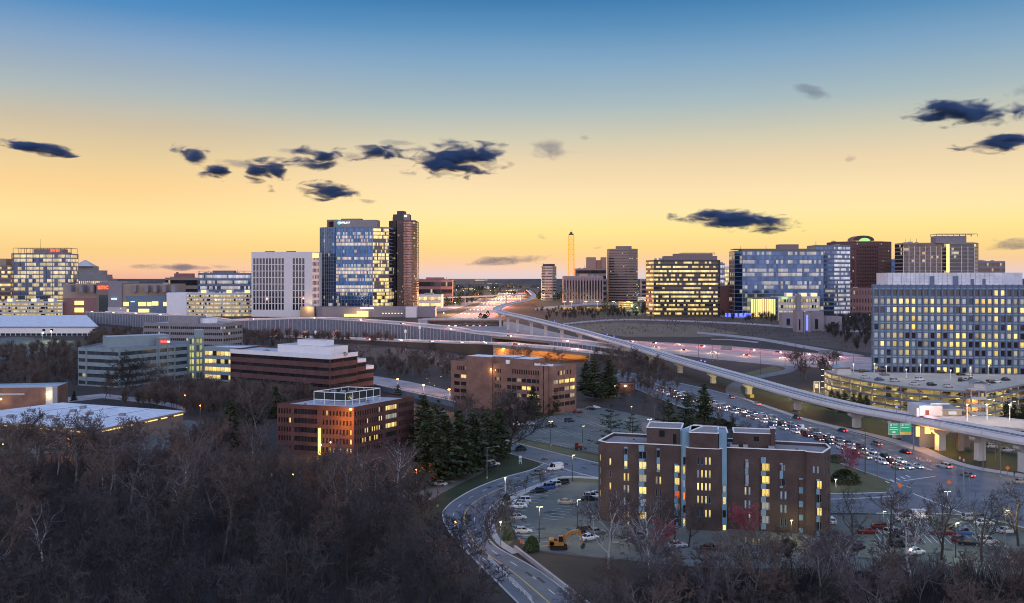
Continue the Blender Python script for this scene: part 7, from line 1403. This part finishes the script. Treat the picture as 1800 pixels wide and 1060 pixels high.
# utility poles, signal poles
def upole(px, py, h, label, bars=1, mt='wood_pole', d=None):
    x, y = G(px, py); o = empty('utility_pole', (x, y, 0), label, 'utility pole'); mb = MB(); mb.tube((x, y, 0), (x, y, h), .2, .13, mt, 7); part('pole', mb, o)
    for k in range(bars): mb = MB(); mb.box(x - 1.2, x + 1.2, y - .07, y + .07, h - .6 - k * .9, h - .45 - k * .9, mt); part('crossarm', mb, o)
    return o
upole(1521, 834, 12.5, 'tall dark wooden pole with crossarms beside the queue', 2); upole(1574, 849, 6.5, 'short thick dark pole at the end of the queue', 0); upole(1543, 838, 8.5, 'slim blue grey pole between the wooden pole and the short dark one', 0, 'pole_metal'); upole(1694, 904, 12, 'tall steel pole with signals at the lower edge of the junction', 1, 'pole_metal'); upole(1704, 900, 9, 'second steel pole right beside the tall one at the junction', 0, 'pole_metal'); upole(1757, 905, 10, 'blue grey steel pole at the right of the junction', 0, 'pole_metal'); upole(1416, 668, 12, 'wooden pole standing beyond the viaduct near the brown clump', 1); upole(1560, 885, 4, 'thin signal post at the verge corner', 0, 'pole_metal')
for px, py, l in ((1582, 868, 'pedestrian signal post with an orange sign at the grass corner'), (1668, 862, 'orange work sign post standing in the junction'), (1771, 836, 'orange work sign on a post by the footpath')):
    x, y = G(px, py); o = empty('road_sign', (x, y, 0), l, 'sign'); mb = MB(); mb.tube((x, y, 0), (x, y, 2.6), .06, .06, 'pole_metal', 5); part('post', mb, o); mb = MB(); mb.faces([(x, y - .1, 1.6), (x + .75, y - .1, 2.35), (x, y - .1, 3.1), (x - .75, y - .1, 2.35), (x, y - .05, 1.6), (x + .75, y - .05, 2.35), (x, y - .05, 3.1), (x - .75, y - .05, 2.35)], [(0, 1, 2, 3), (7, 6, 5, 4), (0, 4, 5, 1), (1, 5, 6, 2), (2, 6, 7, 3), (3, 7, 4, 0)], 'cone'); part('panel', mb, o)
x, y = G(1711, 795); o = empty('road_sign', (x, y, 0), 'blue street name sign beside the round viaduct pier', 'sign'); mb = MB(); mb.tube((x, y - 14, 0), (x, y - 14, 8), .1, .1, 'pole_metal', 5); part('post', mb, o); mb = MB(); mb.box(x - 1.2, x + 1.4, y - 14.2, y - 14.1, 7.6, 8.4, 'sign_blue'); part('panel', mb, o)
x, y = G(1411, 768); o = empty('road_sign', (x, y, 0), 'white rectangular sign on the median between the carriageways', 'sign'); mb = MB(); mb.tube((x, y, 0), (x, y, 4), .07, .07, 'pole_metal', 5); part('post', mb, o); mb = MB(); mb.box(x - .5, x + .5, y - .15, y - .1, 3.2, 4.7, 'sign_white'); part('panel', mb, o)
x, y = G(1322, 705); o = empty('road_sign', (x, y, 0), 'yellow warning sign near the ramp under the viaduct', 'sign'); mb = MB(); mb.tube((x, y, 0), (x, y, 2), .07, .07, 'pole_metal', 5); part('post', mb, o); mb = MB(); mb.box(x - 1., x + 1., y - .15, y - .1, 1.6, 3.2, 'sign_yellow'); part('panel', mb, o)
# big green road signs on their gantry
o = empty('gantry_sign', (*P(1603, 300), 0), 'pair of lit green overhead direction signs with a yellow exit strip beside the viaduct', 'road sign')
mb = MB(); x, y = P(1606, 300); mb.tube((x, y, 0), (x, y, 9.8), .25, .2, 'pole_metal', 8); part('post', mb, o); mb = MB(); mb.tube((X(1560, 300), y, 9.4), (x, y, 9.4), .12, .12, 'pole_metal', 6); mb.tube((X(1560, 300), y, 7), (x, y, 7), .12, .12, 'pole_metal', 6); part('arm', mb, o)
for a, b, yel in ((1562, 1580.5, 0), (1582, 1601.5, 1)):
    xa, xb = X(a, 299.4), X(b, 299.4); zt__, zb__ = Z(743.5, 299.4), Z(764, 299.4); mb = MB(); mb.box(xa, xb, 299.3, 299.5, zb__, zt__, 'sign_white'); mb.box(xa + .1, xb - .1, 299.24, 299.3, zb__ + (.95 if yel else .1), zt__ - .1, 'sign_green_lit')
    if yel: mb.box(xa + .1, xb - .1, 299.24, 299.3, zb__ + .1, zb__ + .85, 'sign_yellow')
    p_ = part('panel', mb, o); t = MB(); t.box(xa + .5, xa + 1.1, 299.18, 299.23, zt__ - 1.0, zt__ - .35, 'sign_white'); t.box(xa + 1.5, xb - .6, 299.18, 299.23, zt__ - .75, zt__ - .5, 'sign_white'); t.box(xa + .4, xb - .7, 299.18, 299.23, zt__ - 1.65, zt__ - 1.35, 'sign_white')
    if not yel: t.box(xa + .3, xb - .5, 299.18, 299.23, zt__ - 2.3, zt__ - 2.1, 'sign_white'); t.box(xa + 1.2, xa + 2.2, 299.18, 299.23, zt__ - 3.3, zt__ - 2.8, 'sign_white')
    part('legend', t, p_)
point(o, (X(1582, 296), 297, 4.6), 260, (1, .75, .35), .2)
for px, py, w_, l in ((1262, 634, 9, 'sign gantry over the interstate, left one'), (1470, 643, 12, 'sign gantry over the interstate, right one')):
    x, y = G(px, py); o = empty('gantry_sign', (x, y, 0), l, 'road sign'); mb = MB(); mb.tube((x, y, 0), (x, y, 10), .3, .25, 'pole_metal', 6); mb.tube((x, y, 9), (x + (w_ if px < 1400 else -w_), y, 9), .2, .2, 'pole_metal', 5); part('post', mb, o); mb = MB(); xx = x + (2 if px < 1400 else -w_); mb.box(xx, xx + w_ - 1, y - .4, y - .2, 7.6, 10.8, 'frame_metal'); part('panel', mb, o)
for px, pyb, pyt, l in ((713, 601, 578, 'thin white signal mast on the retained highway right one'), (555, 600, 580, 'white cabinet sign at the highway edge'), (738, 602, 571, 'white lit mast cluster at the right of the retained highway'), (400, 592, 566, 'slim mast on the wall before the lit car park')):
    x, y = G(px, pyb); h_ = 60 - (pyt - HY) / F * y; mb = MB(); mb.tube((x, y - 1, 0), (x, y - 1, h_), .3, .2, 'white_trim', 6); mb.box(x - 1, x + 1, y - 1.4, y - 1, h_ - 3.5, h_ - 1, 'white_trim'); solo('signal_mast', mb, l, 'mast')
# site sign on the lawn
x, y = G(914.5, 816); o = empty('sign_board', (x, y, 0), 'tall white and blue two legged sign board on the lawn corner', 'sign'); mb = MB()
for s in (-.35, .35): mb.box(x + s - .06, x + s + .06, y - .06, y + .06, 0, 1.2, 'white_trim')
part('leg', mb, o); mb = MB(); mb.box(x - .45, x + .45, y - .1, y + .1, .9, 2.7, 'sign_white'); mb.box(x - .4, x + .4, y - .13, y - .1, 1.2, 2.1, 'steel_blue'); part('board', mb, o)
# kiosk beyond the viaduct
x, y = G(1436, 690); mb = MB(); mb.box(x - 1.6, x - 1.3, y, y + .4, 0, 5.6, 'white_trim'); mb.box(x + 1.3, x + 1.6, y, y + .4, 0, 5.6, 'white_trim'); mb.box(x - 1.6, x + 1.6, y, y + .4, 5.3, 5.7, 'white_trim'); mb.box(x - .8, x + .8, y + .1, y + .3, 2.2, 4.6, 'sign_white'); solo('portal_frame', mb, 'white portal frame with a sign hanging in it beyond the viaduct', 'sign frame')
# cones and barrels
for i, (px, py) in enumerate([(1612, 808), (1617, 809), (1630, 812), (1635, 813), (1672, 812), (1687, 808), (1694, 812), (1655, 818)]):
    x, y = G(px, py); mb = MB(); mb.tube((x, y, 0), (x, y, 1.05), .3, .24, 'cone', 8); mb.tube((x, y, .35), (x, y, .5), .3, .29, 'sign_white', 8); mb.tube((x, y, .7), (x, y, .85), .28, .27, 'sign_white', 8); mb.box(x - .35, x + .35, y - .35, y + .35, 0, .06, 'tyre'); solo('traffic_barrel', mb, 'orange and white traffic barrel at the edge of the carriageway by the viaduct', 'traffic barrel', (x, y, 0), 'traffic barrels by the viaduct')
for i, (px, py) in enumerate([(915, 955), (919, 957), (998, 960), (1001, 962), (964, 962)]):
    x, y = G(px, py); mb = MB(); mb.tube((x, y, 0), (x, y, .9), .2, .04, 'cone', 8); mb.box(x - .25, x + .25, y - .25, y + .25, 0, .06, 'tyre'); solo('traffic_cone', mb, 'orange cone at the edge of the excavation', 'traffic cone', (x, y, 0), 'orange cones around the excavation')
for i, (px, py) in enumerate([(1311, 955), (1324, 957), (1334, 958)]):
    x, y = G(px, py); mb = MB(); mb.tube((x, y, 0), (x, y, 1.3), .14, .14, 'sign_yellow', 8); solo('bollard', mb, 'yellow bollard at the foot of the flats', 'bollard', (x, y, 0), 'yellow bollards before the flats')
# guard rail along the lower road
gr = empty('guard_rail', (*G(870, 1000), 0), 'double white guard rail along the road at the bottom', 'guard rail'); mb = MB(); g0 = spline([G(*p) for p in [(858, 985), (885, 1012), (915, 1040), (935, 1060)]], 4)
for a, b in zip(g0, g0[1:]): mb.bar((*a, .95), (*b, .95), .08, .12, 'white_trim'); mb.bar((*a, .5), (*b, .5), .08, .12, 'white_trim')
part('rail', mb, gr); mb = MB()
for p in resample(g0, 2): mb.box(p[0] - .06, p[0] + .06, p[1] - .06, p[1] + .06, 0, 1.0, 'white_trim')
part('post', mb, gr)
wl = empty('parapet_wall', (*G(960, 1010), 0), 'pinkish concrete parapet wall on the right of the road at the bottom', 'wall'); mb = MB(); g0 = spline([G(*p) for p in [(905, 966), (955, 1005), (1050, 1080)]], 5)
for a, b in zip(g0, g0[1:]): mb.bar((*a, 0), (*b, 0), .5, .9, 'sidewalk')
part('wall', mb, wl)
# fence wall by the excavation
ew = empty('retaining_edge', (*G(990, 966), 0), 'low dark edge wall between the lit car park and the wooded drop', 'wall'); mb = MB(); a, b = G(935, 968), G(1085, 985); mb.bar((*a, 0), (*b, 0), .4, .35, 'concrete_dark'); part('wall', mb, ew)
# ---------------------------------------------------------------- excavator
ex, ey = G(982, 965); o = empty('excavator', (ex, ey, 0), 'orange excavator with raised bent arm at the edge of the lit car park', 'excavator')
mb = MB()
for s in (-1.1, 1.1):
    prof = [(-1.9, .35), (-1.6, .05), (1.6, .05), (1.9, .35), (1.9, .6), (1.6, .85), (-1.6, .85), (-1.9, .6)]
    A = [(ex + a, ey + s - .28, b) for a, b in prof]; B = [(ex + a, ey + s + .28, b) for a, b in prof]; mb.faces(A + B, [tuple(range(8)), tuple(range(15, 7, -1))] + [(i, (i + 1) % 8, 8 + (i + 1) % 8, 8 + i) for i in range(8)], 'tyre')
mb.box(ex - .8, ex + .8, ey - .85, ey + .85, .5, 1.0, 'dark_frame'); part('tracks', mb, o)
mb = MB(); mb.box(ex - 2.0, ex + 1.1, ey - 1.2, ey + 1.2, 1.05, 1.9, 'orange_paint'); mb.box(ex - 2.1, ex - 1.1, ey - 1.2, ey + 1.2, 1.1, 2.3, 'orange_paint'); mb.box(ex - 1.0, ex - .3, ey - .3, ey + 1.1, 1.9, 2.3, 'dark_frame'); part('house', mb, o)
mb = MB(); mb.faces([(ex - .1, ey - 1.2, 1.9), (ex + 1.1, ey - 1.2, 1.9), (ex + 1.1, ey - .2, 1.9), (ex - .1, ey - .2, 1.9), (ex, ey - 1.15, 3.1), (ex + .85, ey - 1.15, 3.1), (ex + .85, ey - .25, 3.1), (ex, ey - .25, 3.1)], [(0, 1, 5, 4), (1, 2, 6, 5), (2, 3, 7, 6), (3, 0, 4, 7)], 'car_glass'); mb.box(ex - .05, ex + .9, ey - 1.2, ey - .2, 3.08, 3.18, 'orange_paint'); mb.tube((ex + 1.08, ey - 1.2, 1.9), (ex + .85, ey - 1.17, 3.1), .06, .06, 'orange_paint', 4); part('cab', mb, o)
def beam(mb, pts, w, mt):
    for (x0, z0_, t0), (x1, z1_, t1) in zip(pts, pts[1:]):
        dx, dz = x1 - x0, z1_ - z0_; l = math.hypot(dx, dz); nx, nz_ = -dz / l, dx / l
        mb.faces([(x0 + nx * t0, ey - w, z0_ + nz_ * t0), (x1 + nx * t1, ey - w, z1_ + nz_ * t1), (x1 - nx * t1, ey - w, z1_ - nz_ * t1), (x0 - nx * t0, ey - w, z0_ - nz_ * t0), (x0 + nx * t0, ey + w, z0_ + nz_ * t0), (x1 + nx * t1, ey + w, z1_ + nz_ * t1), (x1 - nx * t1, ey + w, z1_ - nz_ * t1), (x0 - nx * t0, ey + w, z0_ - nz_ * t0)], [(0, 1, 2, 3), (7, 6, 5, 4), (0, 4, 5, 1), (3, 2, 6, 7), (0, 3, 7, 4), (1, 5, 6, 2)], mt)
mb = MB(); beam(mb, [(ex + .9, 1.7, .3), (ex + 2.0, 3.2, .34), (ex + 2.9, 3.7, .3), (ex + 4.6, 3.9, .18)], .2, 'orange_paint'); part('boom', mb, o)
mb = MB(); beam(mb, [(ex + 4.3, 4.3, .2), (ex + 4.7, 3.7, .26), (ex + 5.3, 1.4, .14)], .16, 'orange_paint'); part('stick', mb, o)
mb = MB(); beam(mb, [(ex + 5.4, 1.5, .12), (ex + 5.55, .9, .4), (ex + 5.0, .25, .35)], .5, 'pole_dark'); part('bucket', mb, o)
mb = MB(); mb.tube((ex + 1.3, ey, 1.5), (ex + 2.6, ey, 3.1), .09, .09, 'hub', 6); mb.tube((ex + 2.6, ey, 4.1), (ex + 4.3, ey, 4.3), .08, .08, 'hub', 6); part('hydraulic_ram', mb, o)
# small red loader in the upper car park
lx, ly = G(1017, 790); o = empty('loader', (lx, ly, 0), 'small dark red wheeled loader on the verge beside the upper car park', 'loader'); mb = MB(); mb.box(lx - 1.3, lx + 1.1, ly - .7, ly + .7, .6, 1.5, 'car_red'); mb.box(lx - 1.2, lx - .1, ly - .6, ly + .6, 1.5, 2.5, 'car_red'); mb.box(lx + 2.0, lx + 2.7, ly - .9, ly + .9, .2, .9, 'pole_dark'); mb.tube((lx + .3, ly - .75, 1.4), (lx + 2.1, ly - .75, .6), .1, .1, 'car_red', 5); mb.tube((lx + .3, ly + .75, 1.4), (lx + 2.1, ly + .75, .6), .1, .1, 'car_red', 5); part('body', mb, o)
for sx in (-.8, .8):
    for sy in (-.85, .85): mb = MB(); mb.tube((lx + sx, ly + sy - .15, .45), (lx + sx, ly + sy + .15, .45), .45, .45, 'tyre', 12); part('wheel', mb, o)
# ---------------------------------------------------------------- the pedestrian on the pavement
px_, py_ = G(1783, 838)
vv = [(0, 0, .95), (0, 0, 1.2), (0, 0, 1.42), (0, 0, 1.54), (0, -.01, 1.66), (.1, 0, .9), (.13, -.03, .5), (.14, .02, .1), (.16, -.12, .04), (-.1, 0, .9), (-.12, .12, .5), (-.12, .2, .1), (-.12, .08, .04), (.2, 0, 1.4), (.27, -.02, 1.12), (.26, -.12, .88), (-.2, 0, 1.4), (-.27, .05, 1.12), (-.28, -.02, .87)]
ee = [(0, 1), (1, 2), (2, 3), (3, 4), (0, 5), (5, 6), (6, 7), (7, 8), (0, 9), (9, 10), (10, 11), (11, 12), (2, 13), (13, 14), (14, 15), (2, 16), (16, 17), (17, 18)]
rr0 = [.15, .15, .16, .06, .11, .1, .07, .05, .045, .1, .07, .05, .045, .07, .05, .04, .07, .05, .04]
me = bpy.data.meshes.new('person'); me.from_pydata(vv, ee, []); me.materials.append(MATS['cloth_dark']); pr = add('person', me, None, (px_, py_, .17), .6); tag(pr, 'pedestrian in dark clothes walking on the pavement at the right edge', 'person')
md = pr.modifiers.new('skin', 'SKIN'); sv = me.skin_vertices[0].data if me.skin_vertices else None
if sv is None: me.attributes
for i, r_ in enumerate(rr0):
    if me.skin_vertices: me.skin_vertices[0].data[i].radius = (r_, r_)
if me.skin_vertices: me.skin_vertices[0].data[0].use_root = True
pr.modifiers.new('sub', 'SUBSURF').levels = 1; pr.modifiers['sub'].render_levels = 1

# ================================================================= CLOUDS (volumes far beyond the city)
def cloud_mat(name, dens, colr, soft, ns):
    m = bpy.data.materials.new(name); m.use_nodes = True; n = m.node_tree.nodes; l = m.node_tree.links; n.clear()
    out = n.new('ShaderNodeOutputMaterial'); v = n.new('ShaderNodeVolumePrincipled'); l.new(v.outputs[0], out.inputs['Volume']); v.inputs['Color'].default_value = (*colr, 1); v.inputs['Anisotropy'].default_value = 0.
    t = n.new('ShaderNodeTexCoord'); ob = t.outputs['Object']; ln = n.new('ShaderNodeVectorMath'); ln.operation = 'LENGTH'; l.new(ob, ln.inputs[0])
    g = n.new('ShaderNodeNewGeometry'); mp = n.new('ShaderNodeMapping'); mp.inputs['Scale'].default_value = (.0026 * ns, .002 * ns, .0075 * ns); mp.inputs['Rotation'].default_value = (0, .25, 0); l.new(g.outputs['Position'], mp.inputs[0])
    z = n.new('ShaderNodeTexNoise'); z.inputs['Scale'].default_value = 1; z.inputs['Detail'].default_value = 6; z.inputs['Roughness'].default_value = .62; z.inputs['Distortion'].default_value = .5; l.new(mp.outputs[0], z.inputs['Vector'])
    a = n.new('ShaderNodeMath'); a.operation = 'MULTIPLY_ADD'; l.new(z.outputs['Fac'], a.inputs[0]); a.inputs[1].default_value = 3.4; a.inputs[2].default_value = -.98
    s = n.new('ShaderNodeMath'); s.operation = 'SUBTRACT'; l.new(a.outputs[0], s.inputs[0]); l.new(ln.outputs['Value'], s.inputs[1])
    r = n.new('ShaderNodeMapRange'); r.inputs[1].default_value = 0; r.inputs[2].default_value = soft; r.inputs[3].default_value = 0; r.inputs[4].default_value = dens; r.interpolation_type = 'SMOOTHSTEP'; l.new(s.outputs[0], r.inputs[0]); l.new(r.outputs[0], v.inputs['Density']); return m
CD = cloud_mat('cloud_dark', .034, (.1, .18, .34), .8, 1.5); CF = cloud_mat('cloud_thin', .0035, (.35, .36, .45), .5, 1.2)
import bmesh
bm = bmesh.new(); bmesh.ops.create_icosphere(bm, subdivisions=3, radius=1); cms = []
for mt_ in (CD, CF): m = bpy.data.meshes.new('cloud'); bm.to_mesh(m); m.materials.append(mt_); cms.append(m)
CL = [(68, 258, 120, 22, 0, 8, 'slim dark cloud at the upper left edge'), (338, 272, 70, 30, 0, 12, 'dark wedge shaped cloud at the left end of the broken row'), (381, 303, 62, 24, 0, 0, 'small dark cloud below the wedge shaped one'), (470, 300, 100, 34, 0, -3, 'dark oval cloud in the middle of the broken row'), (478, 331, 24, 16, 0, 0, 'tiny dark cloud scrap under the middle of the row'), (555, 279, 105, 36, 0, -4, 'dark ragged cloud above and left of the blue glass tower'), (665, 270, 90, 24, 0, 0, 'flat dark cloud above the gap between the broken row and the biggest cloud'), (800, 280, 175, 54, 0, -3, 'biggest ragged dark cloud, left of the picture centre'), (580, 337, 95, 32, 0, 4, 'dark cloud hanging just above the blue glass tower'), (960, 263, 95, 28, 1, 6, 'thin olive cloud right of the picture centre'), (1028, 242, 22, 12, 1, 20, 'tiny cloud scrap above the thin olive cloud'), (1300, 389, 200, 30, 0, 4, 'long flat blue cloud above the lit dark office'), (1705, 198, 190, 38, 0, 0, 'long dark cloud high at the right'), (1768, 252, 160, 26, 0, -3, 'dark flat cloud below the high one at the right edge'), (1430, 163, 70, 18, 1, 15, 'faint wisp high right of centre'), (952, 417, 28, 11, 1, 0, 'tiny cloud left of the gold lattice mast'), (905, 458, 180, 14, 1, -2, 'long faint cloud low over the central highway'), (330, 469, 160, 10, 1, 0, 'long faint cloud low over the mall'), (1775, 430, 100, 18, 1, 0, 'faint cloud low at the right edge'), (1795, 160, 50, 20, 1, 0, 'wisp at the top right edge'), (648, 354, 34, 8, 1, 0, 'tiny wisp above the dark bronze tower'), (1050, 437, 40, 9, 1, 0, 'tiny low cloud above the brown office with shafts'), (1495, 279, 22, 12, 1, 0, 'tiny scrap left of the two dark clouds at the right')]
CL += [(425, 288, 80, 14, 1, 8, 'thin scrap bridging the wedge shaped cloud and the oval one'), (512, 268, 60, 12, 1, 4, 'thin streak left of the dark ragged cloud'), (615, 276, 70, 12, 1, 0, 'thin streak between the dark ragged cloud and the flat one'), (700, 250, 60, 9, 1, 0, 'faint streak above the biggest ragged cloud')]
for px, py, w, h_, k, rot, l in CL:
    d_ = 9000.; s = d_ / F; o = add('cloud', cms[k], None, ((px - 900) * s, d_, H + (HY - py) * s)); o.scale = (w * s * .66, w * s * .3 + 60, h_ * s * .74); o.rotation_euler = (0, R(rot), 0); tag(o, l, 'cloud')
